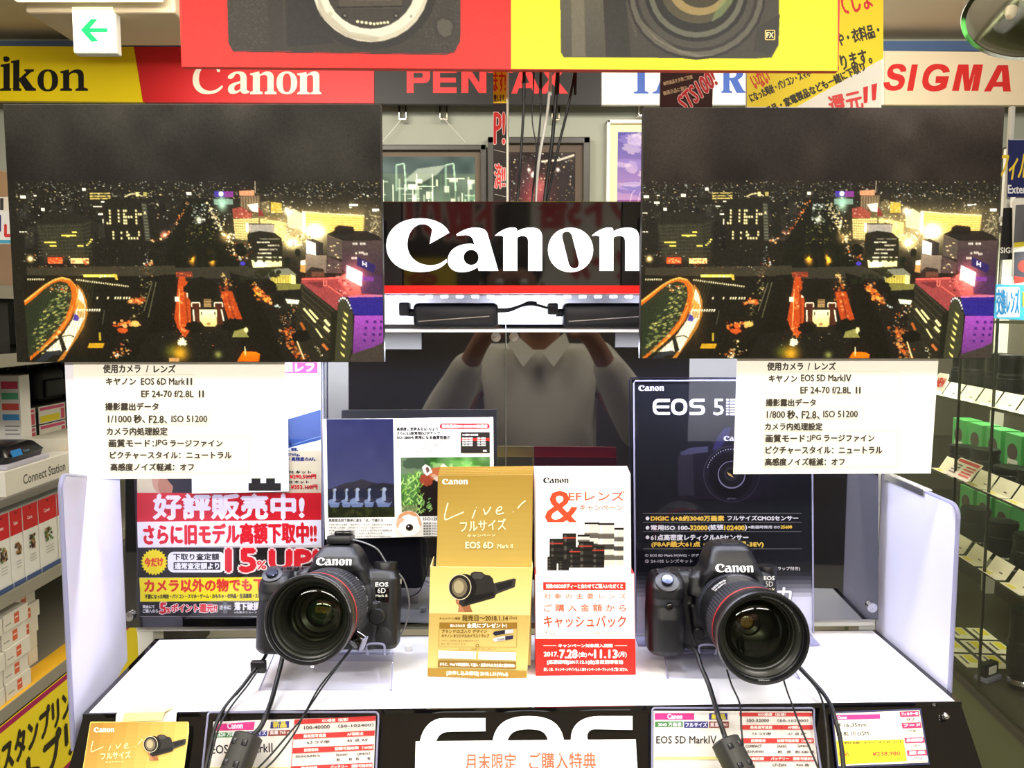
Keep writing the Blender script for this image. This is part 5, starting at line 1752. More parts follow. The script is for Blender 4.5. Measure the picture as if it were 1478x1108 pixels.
p.text('ISO12800も実用になる画質性能だ', 572.7, 628.5, 650, 633.5, (44, 42, 48), 0.3)
p.shape([rrect(634.5, 611, 707, 618.8, 3.8)], (226, 44, 54))
p.text('常用最高ISO40000の高感度', 638, 612.7, 703.5, 617.3, (250, 235, 235), 0.3)
for k in range(4):
    p.text('常用感度の幅が広がり高感度での撮影も安心して楽しめる'[k:k + 22], 573, 635.5 + k * 4.6, 660 - 4 * (k % 2), 638.7 + k * 4.6, (160, 156, 152), 0.05)
p.rect(665, 623.3, 707, 653.6, (40, 36, 34))
p.text('ISO感度の設定範囲', 667.5, 626, 690, 628.6, (230, 230, 226), 0.1)
p.rect(665, 632, 707, 636, (190, 40, 36))
for k in range(4):
    p.text('静止画の範囲', 667.5, 631 + k * 3.4, 682, 633.4 + k * 3.4, (230, 230, 226), 0.1)
    p.text('100-40000', 689, 631 + k * 3.4, 701, 633.4 + k * 3.4, (230, 230, 226), 0.1)
p.text('OK', 697, 649, 703, 651.6, (230, 230, 226), 0.2)
p.text('高感度活用で簡単に星を「点」で撮れる', 474.5, 748.6, 553, 752.8, (90, 86, 78), 0.15)
for k in range(5):
    p.text('日没後の富士山を撮影。三脚を使わなくても止まった星が写せるのが高感度の利点だ'[k:k + 34 - 5 * (k % 2)], 474.5, 755.6 + k * 4.2, 566 - 14 * (k % 2), 758.4 + k * 4.2, (130, 126, 116), 0.05)
p.shape([ell(590, 755.5, 18.7, 18.7, 40)], (236, 232, 226))
p.shape([[(573, 749), (577, 742), (586, 737.2), (597, 738), (605, 745), (598, 745), (590, 742), (583, 744), (577, 748)]], (196, 140, 98))
p.shape([[(571.6, 757), (573, 749), (580, 746), (584, 750), (577, 756), (574, 763)]], (206, 170, 140))
p.shape([[(601, 743), (606, 747), (608.5, 755), (607, 761), (605, 756)]], (206, 166, 132))
p.shape([ell(591, 761, 5.4, 5)], (70, 56, 48))
p.shape([ell(591, 761, 3.6, 3.4)], (24, 20, 20))
p.shape([ell(589.6, 759.6, 0.9, 0.9, 10)], (240, 240, 240))
p.text('ISO12800', 611, 746.5, 640, 750.5, (70, 66, 60), 0.15)
for k in range(6):
    p.text('高感度でも毛並みの質感が残る', 611, 753.5 + k * 3.9, 664, 756.3 + k * 3.9, (90, 86, 78), 0.08)
tag(p.build('magazine_page', [(465.7, 605), (711.8, 602), (713.5, 771.5), (469.2, 778)], 0.0012, (244, 242, 236), None, 'gloss_ink'), 'white magazine page with a dark lake photograph and a red panda', 'page')
pg = bpy.data.objects['magazine_page']
q = MG.hit(590, 760)
bm = NB(); box(bm, q.x - 0.03, q.y + 0.0015, q.z - 0.01, q.x + 0.03, PANEL.hit(590, 760).y - 0.002, q.z + 0.02, 0.001)
adopt(obj('holder', bm, M['clear']), pg)

# ------------------------------------------------------------------ black poster in an acrylic stand (right)
FV = front(0.9066)
t = thing('product_poster', 'black poster with a dim camera picture in a clear stand behind the right camera', 'poster', FV.hit(1043, 916))
p = Print(front(0.9092), 2e-5)
g = np.zeros((60, 2, 3))
for j in range(60):
    y = 552 + j * 6.03
    w = min(1, max(0, (y - 818) / 42)) ** 1.3
    c = np.array((27, 29, 35)) * (1 - w) + np.array((226, 226, 234)) * w
    g[j] = lin(c)
p.grid(g, [(917, 551), (1170, 551), (1172, 914), (919, 914)])
p.canon(921.5, 556, 958, 564, (245, 245, 250))
p.shape(svg('M 967 575.5 L 951 575.5 Q 942 575.5 942 587 Q 942 598.6 951 598.6 L 967 598.6 L 967 594.4 L 952 594.4 Q 947 594.4 947 589 L 966 589 L 966 585 L 947 585 Q 947 580 952 580 L 967 580 Z '
            'M 980 575.2 Q 968.5 575.2 968.5 587 Q 968.5 599 980 599 Q 992 599 992 587 Q 992 575.2 980 575.2 Z M 980 580 Q 987 580 987 587 Q 987 594.2 980 594.2 Q 973.5 594.2 973.5 587 Q 973.5 580 980 580 Z '
            'M 1017 575.2 L 1004 575.2 Q 995 575.2 995 582 Q 995 588.6 1003 588.6 L 1009 588.6 Q 1012.5 588.6 1012.5 591.4 Q 1012.5 594.2 1009 594.2 L 995.5 594.2 L 995.5 598.8 L 1009 598.8 Q 1017.5 598.8 1017.5 591.2 Q 1017.5 584.4 1009 584.4 L 1003 584.4 Q 1000 584.4 1000 582 Q 1000 579.6 1004 579.6 L 1017 579.6 Z'), (248, 248, 255))
p.text('5', 1030, 575.5, 1044.5, 599, (248, 248, 255), 0.3)
for k in range(6):
    y = 575.5 + k * 4.2
    p.rect(1048, y, 1051.5, y + 2.6, (240, 240, 252))
    p.rect(1053, y, [1062, 1066, 1068, 1068, 1066, 1062][k], y + 2.6, (240, 240, 252))
# the dim camera of the poster
p.shape([[(979, 720), (978, 660), (982, 652), (996, 645), (1024, 643), (1032, 632), (1044, 617), (1056, 615), (1078, 617), (1092, 640), (1110, 646), (1116, 660), (1116, 715), (1090, 722)]], (32, 30, 40))
p.shape([[(979, 715), (978, 660), (984, 653), (1000, 652), (1002, 715)]], (44, 42, 52))
p.shape([[(981, 653), (996, 646), (1022, 644), (1022, 652), (984, 657)]], (64, 64, 86))
p.shape([[(1028, 650), (1036, 630), (1046, 618), (1056, 616), (1050, 632), (1040, 646)]], (48, 46, 84))
p.canon(1044.5, 629, 1078, 636, (225, 225, 240))
p.shape([ell(1056, 684, 41, 41, 48)], (58, 56, 70))
p.shape([ell(1056, 684, 39.6, 39.6, 48)], (32, 31, 40))
p.shape([ell(1055, 686, 32, 33, 48)], (24, 23, 30))
for k in range(20):
    a = math.radians(196 + k * 6)
    q = (1056 + 36 * math.cos(a), 684 + 36 * math.sin(a))
    p.rect(q[0] - 0.6, q[1] - 0.9, q[0] + 0.6, q[1] + 0.9, (165, 165, 180))
p.shape([ell(1056, 685, 20, 20, 40)], (128, 126, 150))
p.shape([ell(1056, 684.4, 18.6, 18.6, 40)], (30, 29, 36))
p.shape([ell(1055, 684, 10, 10, 30)], (48, 46, 54))
p.shape([ell(1054, 683, 6, 6, 24)], (22, 21, 26))
p.poly([(1049, 681), (1055, 684), (1059, 689), (1052, 686)], (214, 176, 110))
p.text('φ77mm', 1050, 718, 1062, 721, (130, 130, 145), 0.05)
for y in (740.5, 753.5, 766.8, 791.8):
    p.line([(928, y), (1157, y)], 0.7, (128, 128, 128))
GOLD, PALE = (246, 206, 84), (240, 240, 240)
for y in (747.8, 761.4, 775.2):
    p.shape([ell(934.6, y, 2.7, 2.7, 20)], (250, 250, 250))
p.text('DIGIC 6+&約3040万画素', 939.5, 744, 1045, 751.6, GOLD, 0.45)
p.text('フルサイズCMOSセンサー', 1050, 744, 1152, 750.8, PALE, 0.35)
p.text('常用ISO 100-', 939.5, 757.6, 995.5, 765, PALE, 0.4)
p.text('32000', 996.3, 758.2, 1021, 764.8, GOLD, 0.5)
p.text('(拡張', 1022.5, 757, 1044, 765.6, PALE, 0.4)
p.text('102400', 1045.5, 758.2, 1074.5, 764.8, GOLD, 0.5)
p.text(')', 1075, 757.2, 1078, 765.6, PALE, 0.3)
p.text('※動画時常用 ISO', 1080, 758.2, 1126, 762.6, (214, 214, 214), 0.2)
p.text('25600', 1127, 758.2, 1143, 762.4, GOLD, 0.3)
p.text('61点高密度レティクルAFセンサー', 939.5, 771.2, 1080, 779.4, PALE, 0.4)
p.text('(F8AF最大61点・低輝度限界-3EV)', 940.5, 781.4, 1102, 790, GOLD, 0.45)
p.text('① EOS 5D Mark IV(WG)・ボディー', 931, 799, 1020, 804, (206, 206, 206), 0.2)
p.text('② 24-105 レンズキット', 931, 807, 1000, 812, (196, 196, 196), 0.2)
p.text('③ (オリジナルデジタルストラップ付き)', 1044, 817.6, 1154.5, 823.4, (200, 200, 200), 0.2)
p.text('カ', 1122, 848, 1142, 869, (248, 248, 252), 0.9, 0, 0, (1.2, (120, 120, 130)))
adopt(p.build('paper', [(917, 551), (1170, 551), (1172, 914), (919, 914)], 0.0004, (30, 32, 38), None, 'gloss_ink'), t)
bm = NB(); prism(bm, [FV.hit(x, y) for x, y in rrect(914.5, 548.5, 1172.5, 917, 3)], (0, 0.0008, 0))
adopt(obj('clear_front', bm, M['clear']), t)
bm = NB()
tube(bm, [FV.hit(x, y) for x, y in ((917.5, 915), (914.6, 553), (917, 549.4), (1040, 549), (1169, 549.2), (1172, 553), (1174, 914))], 0.0010, 6)
adopt(obj('edge', bm, M['edge']), t)
a, b = FV.hit(917, 915), FV.hit(1174, 915)
bm = NB(); box(bm, a.x, 0.885, ZT + 0.0003, b.x, 0.918, ZT + 0.003, 0.0006)
adopt(obj('foot', bm, M['edge']), t)

# ------------------------------------------------------------------ gold and red leaflet boxes
GP = Face(on_z(690, 978.5, ZT), (0.04, -1, 0.10))
GL = Face(GP.p + Vector((0, 0.016, 0)), (0.04, -1, 0.13))


def live(p, x0, y0, k, col):
    """The brush written heading on the gold prints."""
    for st in ([(26, 0), (10, 60), (6, 92), (14, 104), (60, 84), (124, 56)], [(196, 44), (184, 76), (176, 96)], [(202, 26), (204, 30)], [(246, 36), (254, 60), (258, 72), (282, 44), (290, 24)],
               [(326, 52), (352, 44), (360, 30), (346, 24), (330, 40), (326, 60), (340, 70), (372, 62)], [(506, -14), (480, 8), (458, 34)], [(428, 54), (432, 57)]):
        q = smooth_path([Vector((x, y, 0)) for x, y in st], 5)
        p.line([(x0 + v.x * k, y0 + v.y * k) for v in q], 7.5 * k, col)
    p.text('フルサイズ', x0 + 100 * k, y0 + 112 * k, x0 + 384 * k, y0 + 180 * k, col, 0.25, -3)
    p.text('キャンペーン', x0 + 146 * k, y0 + 196 * k, x0 + 320 * k, y0 + 214 * k, col, 0.1, -2)


def hand_camera(p, x, y, k):
    """Camera with a fold-out screen held in a hand, as printed; k is its scale."""
    def S(pts, col):
        p.shape([[(x + a * k, y + b * k) for a, b in pts]], col)
    S([(48, 150), (58, 128), (90, 110), (130, 120), (140, 150), (132, 200), (148, 240), (60, 240), (66, 205), (48, 182)], (150, 96, 62))
    S([(60, 240), (70, 208), (52, 180), (60, 150), (80, 190), (100, 240)], (176, 120, 84))
    S([(270, 70), (392, 40), (404, 46), (396, 92), (296, 130), (262, 150)], (58, 56, 54))
    S([(282, 78), (384, 52), (378, 86), (296, 116)], (36, 35, 35))
    S([(130, 30), (140, 8), (160, 0), (200, 2), (220, 18), (250, 24), (266, 40), (276, 80), (284, 140), (276, 156), (90, 208), (66, 190), (100, 60)], (46, 44, 42))
    S([(140, 40), (150, 14), (165, 6), (200, 8), (214, 24), (200, 44)], (70, 68, 66))
    S([(100, 150), (270, 120), (276, 140), (98, 196)], (30, 29, 28))
    p.shape([[(x + a * k, y + b * k) for a, b in ell(100, 92, 70, 78)]], (30, 28, 26))
    p.shape([[(x + a * k, y + b * k) for a, b in ell(72, 92, 68, 76)]], (208, 198, 168))
    p.shape([[(x + a * k, y + b * k) for a, b in ell(72, 92, 63, 71)]], (40, 37, 34))
    p.shape([[(x + a * k, y + b * k) for a, b in ell(70, 94, 46, 56)]], (116, 106, 84))
    p.shape([[(x + a * k, y + b * k) for a, b in ell(66, 90, 30, 38)]], (168, 156, 122))


box_g = thing('leaflet_box', 'gold leaflet box with a printed hand holding a camera, left of the red one', 'leaflet box', on_z(690, 978.5, ZT))
p = Print(GP, 2e-5)
gr = np.zeros((26, 2, 3))
for j in range(26):
    gr[j] = lin(np.array((218, 198, 118)) * (1 - j / 10) + np.array((232, 214, 140)) * (j / 10)) if j < 11 else lin(np.array((192, 164, 92)) * (1 - (j - 11) / 14) + np.array((212, 190, 116)) * ((j - 11) / 14))
p.grid(gr, [(621, 817.5), (768, 819), (759.8, 981), (617, 976)])
hand_camera(p, 646, 824.5, 0.245)
p.text('キャンペーン期間', 634.5, 890.5, 664, 894, (110, 84, 34), 0.1)
p.text('発売日〜2018.1.14', 667, 887.5, 733, 896, (96, 72, 26), 0.3)
p.text('(Sun)', 735.5, 889, 746, 894.5, (110, 84, 34), 0.05)
p.rect(634.3, 898.4, 746.3, 906.8, (142, 106, 40))
p.text('購入された方', 650, 900.6, 671, 904.6, (250, 244, 222), 0.2)
p.text('全員にプレゼント!', 674, 899.4, 731, 905.6, (252, 246, 226), 0.4)
p.line([(634, 906.8), (633.4, 933), (745.4, 934.2), (746.3, 906.8)], 0.5, (150, 118, 52))
p.text('ブランドロゴ入り デザイン', 637.5, 908.5, 703, 913.2, (110, 82, 30), 0.2)
p.text('キヤノン オリジナルカメラストラップ', 637.5, 915, 706, 919.8, (110, 82, 30), 0.2)
p.text('デザインは実物と異なる場合があります', 637, 923, 692, 925.6, (150, 122, 66), 0.03)
p.text('数に限りがあります', 637, 928, 672, 930.4, (150, 122, 66), 0.03)
for y, a, b in ((912, (40, 38, 52), (190, 190, 190)), (921, (206, 204, 200), (44, 42, 66))):
    p.poly([(711, y + 1.5), (714, y - 1), (738, y - 4.6), (741, y - 3.4), (740, y + 0.6), (714, y + 5)], a)
    p.poly([(729, y - 3.2), (741, y - 4.4), (740.4, y + 0.8), (729, y + 2.4)], b)
p.canon(718, 921.4, 728, 924.4, (40, 38, 50), -8)
p.shape([ell(689, 931.5, 2.6, 2.6, 20), ell(689, 931.5, 1.8, 1.8, 20)], (110, 82, 30))
p.text('さらに、抽選でプレゼント', 662, 935.4, 716, 937.8, (150, 118, 52), 0.05)
p.poly([(633, 938.6), (687, 940), (686.4, 950.6), (632.6, 949.4)], (253, 252, 244))
p.poly([(691, 940), (745, 941.6), (744.4, 952.4), (690.4, 951)], (253, 252, 244))
p.text('ご購入の方に賞品', 637, 943, 683, 946, (206, 190, 150), 0.03)
p.text('ご応募の方に賞品', 696, 944.4, 740, 947.4, (206, 190, 150), 0.03)
p.poly([(632.6, 952.4), (745, 955), (744.6, 965.4), (632, 962.2)], (134, 100, 40))
p.text('さらに、Webで事前登録して購入・応募された方全員に優待特典!', 635, 955.6, 743, 960.4, (250, 244, 222), 0.2, 1.3)
p.poly([(617.6, 964.4), (760.4, 968.2), (759.8, 981), (617, 976)], (160, 124, 48))
p.text('[お申し込み締切] 2018.1.31(Wed)', 645, 967.6, 733, 974.6, (252, 246, 226), 0.3, 1.2)
out = [(620.7, 819)] + rrect(621, 817.3, 768.2, 824, 2, 3)[:8] + [(768, 820), (760, 981), (617, 976)]
adopt(p.build('pocket_front', [(621, 817.5), (768.2, 819), (759.8, 981), (617, 976)], 0.0006, (240, 220, 130), None, 'gloss_ink', (248, 238, 190)), box_g)
fb = GP.hit(617, 976), GP.hit(759.8, 981)
ft = GP.hit(621, 817.5), GP.hit(768.2, 819)
bk = Vector((0, 0.045, 0))
bm = NB()
for a, b in ((fb[0], ft[0]), (fb[1], ft[1])):
    prism(bm, [a + Vector((0, 0.0008, 0)), b + Vector((0, 0.0008, 0)), b + bk * 0.8, a + bk], (0.0005, 0, 0))
    if a is fb[0]:
        adopt(obj('side_panel', bm, mat('gold_card', (236, 216, 140), 0.5)), box_g)
        bm = NB()
adopt(obj('side_panel', bm, bpy.data.materials['gold_card']), box_g)
bm = NB()
prism(bm, [fb[0] + bk, fb[1] + bk, GL.hit(769, 690) + Vector((0, 0.03, 0)), GL.hit(632, 692) + Vector((0, 0.03, 0))], (0, 0.0006, 0))
adopt(obj('back_panel', bm, bpy.data.materials['gold_card']), box_g)

L0 = GL.hit(700, 960)
gl = None
for k in range(6):
    off = Vector((0.0002 * k, 0.0028 * k, 0.0013 * k))
    if k == 0:
        p = Print(GL, 2e-5)
        gr = np.zeros((30, 2, 3))
        for j in range(30):
            gr[j] = lin(np.array((164, 132, 56)) * (1 - j / 29) + np.array((216, 196, 118)) * (j / 29))
        p.grid(gr, [(632, 686), (769, 684.5), (765.6, 960), (629, 960)])
        p.canon(638, 690.8, 675, 698.8, (252, 248, 232))
        live(p, 640.5, 725.5, 0.233, (252, 240, 196))
        p.text('EOS 6D', 672, 782, 712, 791, (252, 242, 200), 0.4)
        p.text('Mark II', 718, 785, 740, 791, (250, 236, 184), 0.2)
        gl = p.build('leaflet', [(632, 686), (769, 684.5), (765.6, 960), (629, 960)], 0.0008, (206, 170, 74), None, 'gloss_ink', (244, 228, 160))
        tag(gl, 'front gold leaflet with white brush lettering in the gold box', 'leaflet', 'gold leaflets in the gold box')
    else:
        d = gl.copy()
        COL.objects.link(d)
        d.location = off
        d['label'] = 'gold leaflet behind the front one, only its top edge showing'

RP = Face(on_z(846, 975.5, ZT), (0.0, -1, 0.13))
box_r = thing('leaflet_box', 'white and red leaflet box printed with campaign dates, right of the gold one', 'leaflet box', on_z(846, 975.5, ZT))
p = Print(RP, 2e-5)
OR = (226, 74, 44)
p.poly([(772.5, 921.5), (917, 921.5), (917.2, 973.5), (773.5, 975)], (232, 44, 36))
p.rect(784, 840, 903, 851.2, (226, 48, 36))
p.text('対象のEOSボディーと合わせてご購入いただくと', 788, 842.4, 899, 848.8, (255, 244, 236), 0.35)
p.text('対象の主要レンズ', 785, 856.2, 903.5, 864, (206, 100, 60), 0.1, 0, 0, None, 2, 1.9)
p.text('ご購入金額から', 785, 871.8, 903.5, 882.4, (206, 92, 52), 0.2, 0, 0, None, 2, 1.6)
p.text('キャッシュバック', 785, 888.4, 903.5, 905.2, OR, 0.35)
p.text('さらに', 785, 910.6, 805, 917, (150, 120, 100), 0.1)
p.text('ボディーとレンズの同時購入で特別対象です', 810, 911.4, 903, 916.6, (190, 170, 156), 0.05)
W = (255, 244, 232)
p.text('キャンペーン対象購入期間', 806, 929, 884, 934, W, 0.25)
p.line([(784, 931.5), (803, 931.5)], 0.6, W)
p.line([(887, 931.5), (905, 931.5)], 0.6, W)
p.text('2017.', 785, 940.6, 805.5, 947, W, 0.4)
p.text('7.28', 808, 937.6, 833, 949.4, W, 0.7)
p.text('(金)', 835, 940.4, 847, 948.8, W, 0.2)
p.text('〜', 849, 942, 856, 946.4, W, 0.4)
p.text('11.13', 858, 937.6, 891, 949.2, W, 0.7)
p.text('(月)', 892.5, 940.4, 904.5, 948.8, W, 0.2)
p.text('[応募締切]2017.12.1(金)当日消印有効', 790, 952.2, 899, 958.8, W, 0.35)
p.text('詳しくは、キャンペーンサイトもしくはキャンペーンリーフレットをご覧ください。', 785, 963.4, 906, 968.2, W, 0.15)
adopt(p.build('pocket_front', [(772.5, 829), (915, 828), (917.2, 973.5), (773.5, 975)], 0.0006, (250, 248, 242), None, 'gloss_ink', (250, 246, 240)), box_r)
fb = RP.hit(773.5, 975), RP.hit(917.2, 973.5)
ft = RP.hit(772.5, 829), RP.hit(915, 828)
redc = mat('red_card', (214, 48, 56), 0.5)
for a, b in ((fb[0], ft[0]), (fb[1], ft[1])):
    bm = NB(); prism(bm, [a + Vector((0, 0.0008, 0)), b + Vector((0, 0.0008, 0)), b + bk * 0.8, a + bk], (0.0005, 0, 0))
    adopt(obj('side_panel', bm, redc), box_r)
RL = Face(RP.p + Vector((0, 0.012, 0)), (0.0, -1, 0.13))
bm = NB(); prism(bm, [fb[0] + bk, fb[1] + bk, RL.hit(908, 690) + Vector((0, 0.031, 0)), RL.hit(772, 690) + Vector((0, 0.031, 0))], (0, 0.0006, 0))
adopt(obj('back_panel', bm, redc), box_r)
rl = None
for k in range(6):
    if k == 0:
        p = Print(RL, 2e-5)
        p.canon(784, 689, 820.5, 697.3, (36, 34, 34))
        p.text('&', 787, 708.5, 835, 757, OR, 0.6)
        p.text('EFレンズ', 821, 708.5, 901, 722.5, (222, 96, 62), 0.25)
        p.text('キャンペーン', 837, 728, 899, 737, (214, 110, 76), 0.15)
        pa = Paint(112, 72, (250, 248, 242))
        for x, y, w, h, kind in ((54, 0, 22, 62, 1), (74, 1, 24, 62, 1), (98, 8, 14, 54, 1), (22, 16, 20, 50, 0), (3, 24, 20, 36, 0), (44, 18, 18, 30, 1), (46, 28, 22, 38, 0), (66, 34, 18, 32, 0), (32, 36, 16, 30, 0), (0, 50, 14, 20, 2), (16, 54, 16, 16, 2)):
            c = (38, 36, 33) if kind != 1 else (214, 210, 196)
            pa.poly([(x, y + 2), (x + w * 0.2, y), (x + w * 0.8, y), (x + w, y + 2), (x + w, y + h), (x, y + h)], c)
            pa.rect(x + w * 0.12, y + 1, x + w * 0.3, y + h, (110, 106, 96) if kind != 1 else (246, 244, 236), 0.6)
            for q in range(3):
                yy = y + h * (0.25 + 0.25 * q)
                pa.rect(x, yy, x + w, yy + h * 0.12, (24, 22, 20) if kind != 1 or q == 1 else (60, 56, 50), 0.8)
            pa.rect(x, y, x + w, y + 3, (30, 28, 26))
            if kind == 0:
                pa.rect(x, y + 6, x + w, y + 7.6, (196, 60, 46))
        p.grid(pa.linear(), [(790.5, 753.5), (900.5, 753.5), (899.5, 825), (790, 825)])
        rl = p.build('leaflet', [(773, 682.7), (910, 682.7), (912, 955), (775, 955)], 0.0008, (250, 248, 243), None, 'gloss_ink', (224, 60, 66))
        tag(rl, 'front white leaflet with a large orange ampersand in the red box', 'leaflet', 'white leaflets in the red box')
    else:
        d = rl.copy()
        COL.objects.link(d)
        d.location = (-0.0003 * k, 0.0030 * k, 0.0010 * k)
        d['label'] = 'white leaflet behind the front one in the red box, only its red edge showing'


# ------------------------------------------------------------------ cards and price cards along the sloping front
S1 = Face(SLOPE.p, SLOPE.n)


def lifted(h):
    return Face(SLOPE.p + SLOPE.n * h, SLOPE.n)


# gold card
F1 = lifted(0.006)
p = Print(F1, 2e-5)
gr = np.zeros((16, 8, 3))
for j in range(16):
    for i in range(8):
        w = min(1, (i / 7) * 0.7 + (j / 15) * 0.5)
        gr[j, i] = lin(np.array((160, 118, 48)) * (1 - w) + np.array((216, 186, 102)) * w)
p.grid(gr, [(131, 1042.5), (271.5, 1041), (260.5, 1140), (115, 1141)])
p.canon(135.5, 1049.4, 164.5, 1056.4, (252, 246, 226))
live(p, 130.5, 1069, 0.150, (250, 232, 168))
hand_camera(p, 206, 1059.5, 0.155)
gold = p.build('gold_card', rrect(130, 1041.2, 272.4, 1060, 2.5, 4)[:12] + [(261, 1142), (114, 1142)], 0.0008, (238, 206, 104), None, 'gloss_ink', (248, 232, 170))
tag(gold, 'gold card with a printed camera leaning at the left end of the counter front', 'card')
a, b = lifted(0.0055).hit(176, 1041), lifted(0.0055).hit(233, 1039.5)
q1, q2 = on_z(182, 1030, ZT + 0.0022), on_z(240, 1028.5, ZT + 0.0022)
bm = NB()
r1 = [a, q1 + fn * 0.004, q1 + Vector((0.003, 0.012, 0))]
r2 = [b, q2 + fn * 0.004, q2 + Vector((0.003, 0.012, 0))]
for u, v in ((0, 1), (1, 2)):
    prism(bm, [r1[u], r2[u], r2[v], r1[v]], fn * 0.0004)
tb = adopt(obj('tab', bm, mat('gold_tab', (246, 226, 160), 0.5)), gold)
a, b = lifted(0.0008).hit(167, 1043), lifted(0.0008).hit(254, 1041)
q1, q2 = on_z(168, 1031, ZT + 0.0006), on_z(255, 1029, ZT + 0.0006)
bm = NB()
prism(bm, [a, b, q2, q1], fn * 0.0004)
prism(bm, [q1, q2, q2 + Vector((0, 0.012, 0)), q1 + Vector((0, 0.012, 0))], (0, 0, 0.0004))
adopt(obj('white_tab', bm, M['card']), gold)

MAG, GRN, NAVY, BRN, RD, CREAM = (230, 48, 130), (72, 140, 66), (50, 52, 130), (150, 62, 40), (222, 52, 46), (252, 246, 224)


def spec(p, x0, x1, rows, slant, skew):
    """Red headed columns of a price card: rows of (y0, y1, [(text, a, b)], red?)."""
    for y0, y1, cells, red in rows:
        f = lambda x, y: (x + (y - rows[0][0]) * skew, y + (x - x0) * slant)
        if red:
            p.poly([f(x0, y0), f(x1, y0), f(x1, y1), f(x0, y1)], RD)
        for s, a, b, hh in cells:
            c = f(x0 + (x1 - x0) * a, (y0 + y1) / 2 - hh / 2)
            d = f(x0 + (x1 - x0) * b, (y0 + y1) / 2 + hh / 2)
            p.text(s, c[0], c[1], d[0], d[1] + (c[1] - d[1]) + hh, CREAM if red else (70, 52, 46), 0.25 if red else 0.15, math.degrees(math.atan(slant)))


def holder(name, outline, lift, label):
    F = lifted(lift)
    t = thing(name, label, 'price card', F.hit(*outline[0]), (0, 0, 0), 'price cards on the counter front')
    bm = NB(); prism(bm, [F.hit(x, y) for x, y in outline], fn * -0.0016)
    adopt(obj('clear_holder', bm, M['clear']), t)
    bm = NB(); tube(bm, [F.hit(x, y) for x, y in outline[-1:] + outline[:-1]], 0.0010, 6)
    adopt(obj('holder_rim', bm, M['edge']), t)
    return t


t = holder('price_card', rrect(300, 1027.5, 546, 1050, 5, 4)[:12] + [(541, 1150), (288, 1150)], 0.0074, 'cream price card with red columns beside the gold card at the left')
p = Print(lifted(0.0022), 2e-5)
p.poly([(310, 1045), (368, 1041), (366, 1053), (308, 1054.5)], MAG)
p.text('Canon', 328, 1043, 350, 1051.6, (255, 235, 245), 0.4, -2)
p.poly([(391, 1041.5), (417.5, 1040), (417, 1050), (390, 1051)], (54, 50, 130))
p.text('新品', 394, 1041.4, 413, 1050, (246, 226, 60), 0.4, -2)
p.poly([(306, 1057.5), (349, 1055.5), (348, 1063), (305, 1064.5)], GRN)
p.text('2620 万画素', 312, 1057, 347, 1063, (240, 250, 235), 0.25, -2)
p.poly([(351, 1055.4), (386, 1054), (385, 1062), (350, 1063)], NAVY)
p.text('フルサイズ', 353, 1055.6, 384, 1061.4, (240, 240, 255), 0.3, -2)
p.poly([(388, 1054), (419, 1052.8), (418, 1061), (387, 1062)], BRN)
p.text('重量 765 g', 389.5, 1054.6, 417, 1060.4, (255, 236, 225), 0.2, -2)
p.text('EOS 6D MarkⅡ', 304.5, 1074.5, 393, 1087.5, (44, 40, 38), 0.25, -1.5)
p.rect(296, 1107, 420, 1150, (250, 240, 120))
p.line([(425, 1039), (417, 1150)], 0.7, (226, 60, 56))
spec(p, 425.5, 542.5, [(1038, 1045, [('ISO感度（拡張）', 0.34, 0.66, 4.6)], 1), (1046, 1055, [('100-40000', 0.12, 0.44, 5.2), ('（50-102400）', 0.54, 0.98, 5.2)], 0), (1059, 1066.5, [('最高連写速度', 0.12, 0.40, 4.6), ('AF測距点', 0.66, 0.86, 4.6)], 1), (1067, 1077, [('6.5 コマ/秒', 0.17, 0.45, 4.6), ('45 点 AF', 0.66, 0.92, 4.6)], 0),
                        (1079, 1087, [('記録媒体', 0.14, 0.32, 4.6), ('記録可能枚数（16GB）', 0.52, 1.0, 4.6)], 1), (1088, 1096, [('SDXC(UHS-Ⅰ)', 0.04, 0.34, 4), ('［RAW］', 0.54, 0.68, 4), ('［JPEG］', 0.80, 0.96, 4)], 0), (1096, 1102, [('約', 0.55, 0.59, 4), ('枚　約', 0.70, 0.83, 4), ('枚', 0.93, 0.97, 4)], 0), (1105.5, 1113, [('動画記録', 0.12, 0.32, 4.6), ('バッテリー　撮影可能枚数', 0.48, 1.0, 4.6)], 1), (1118, 1126, [('フルHD', 0.12, 0.3, 4)], 0)], -0.045, -0.07)
adopt(p.build('paper', [(308, 1041), (542.5, 1033.5), (538, 1150), (297, 1150)], 0.0004, CREAM), t)

t = holder('price_card', rrect(941.5, 1021.5, 1175, 1046, 4, 4)[:12] + [(1191, 1150), (941, 1150)], 0.0074, 'cream price card with red columns below the camera before the black poster')
p = Print(lifted(0.0022), 2e-5)
p.rect(945, 1029, 1002, 1038.6, MAG)
p.text('Canon', 963.5, 1030, 984.5, 1037, (255, 235, 245), 0.4)
p.rect(1023.5, 1029, 1050, 1038.4, (54, 50, 130))
p.text('新品', 1027, 1029.8, 1047, 1037.8, (246, 226, 60), 0.4)
p.rect(945.5, 1041, 985.5, 1049, GRN)
p.text('3040 万画素', 950, 1042.4, 983.5, 1048.2, (240, 250, 235), 0.25)
p.rect(987.5, 1041, 1022, 1050, NAVY)
p.text('フルサイズ', 989.5, 1042.4, 1020.5, 1048.6, (245, 245, 255), 0.4)
p.rect(1023.5, 1041, 1052, 1050, BRN)
p.text('重量 890', 1025, 1042.6, 1050, 1048.2, (255, 236, 225), 0.2)
p.text('EOS 5D MarkⅣ', 947.5, 1061.5, 1034, 1072.5, (44, 40, 38), 0.25)
p.rect(945, 1091.5, 1052, 1096, (250, 240, 150))
p.rect(944, 1108, 1055, 1150, (250, 240, 120))
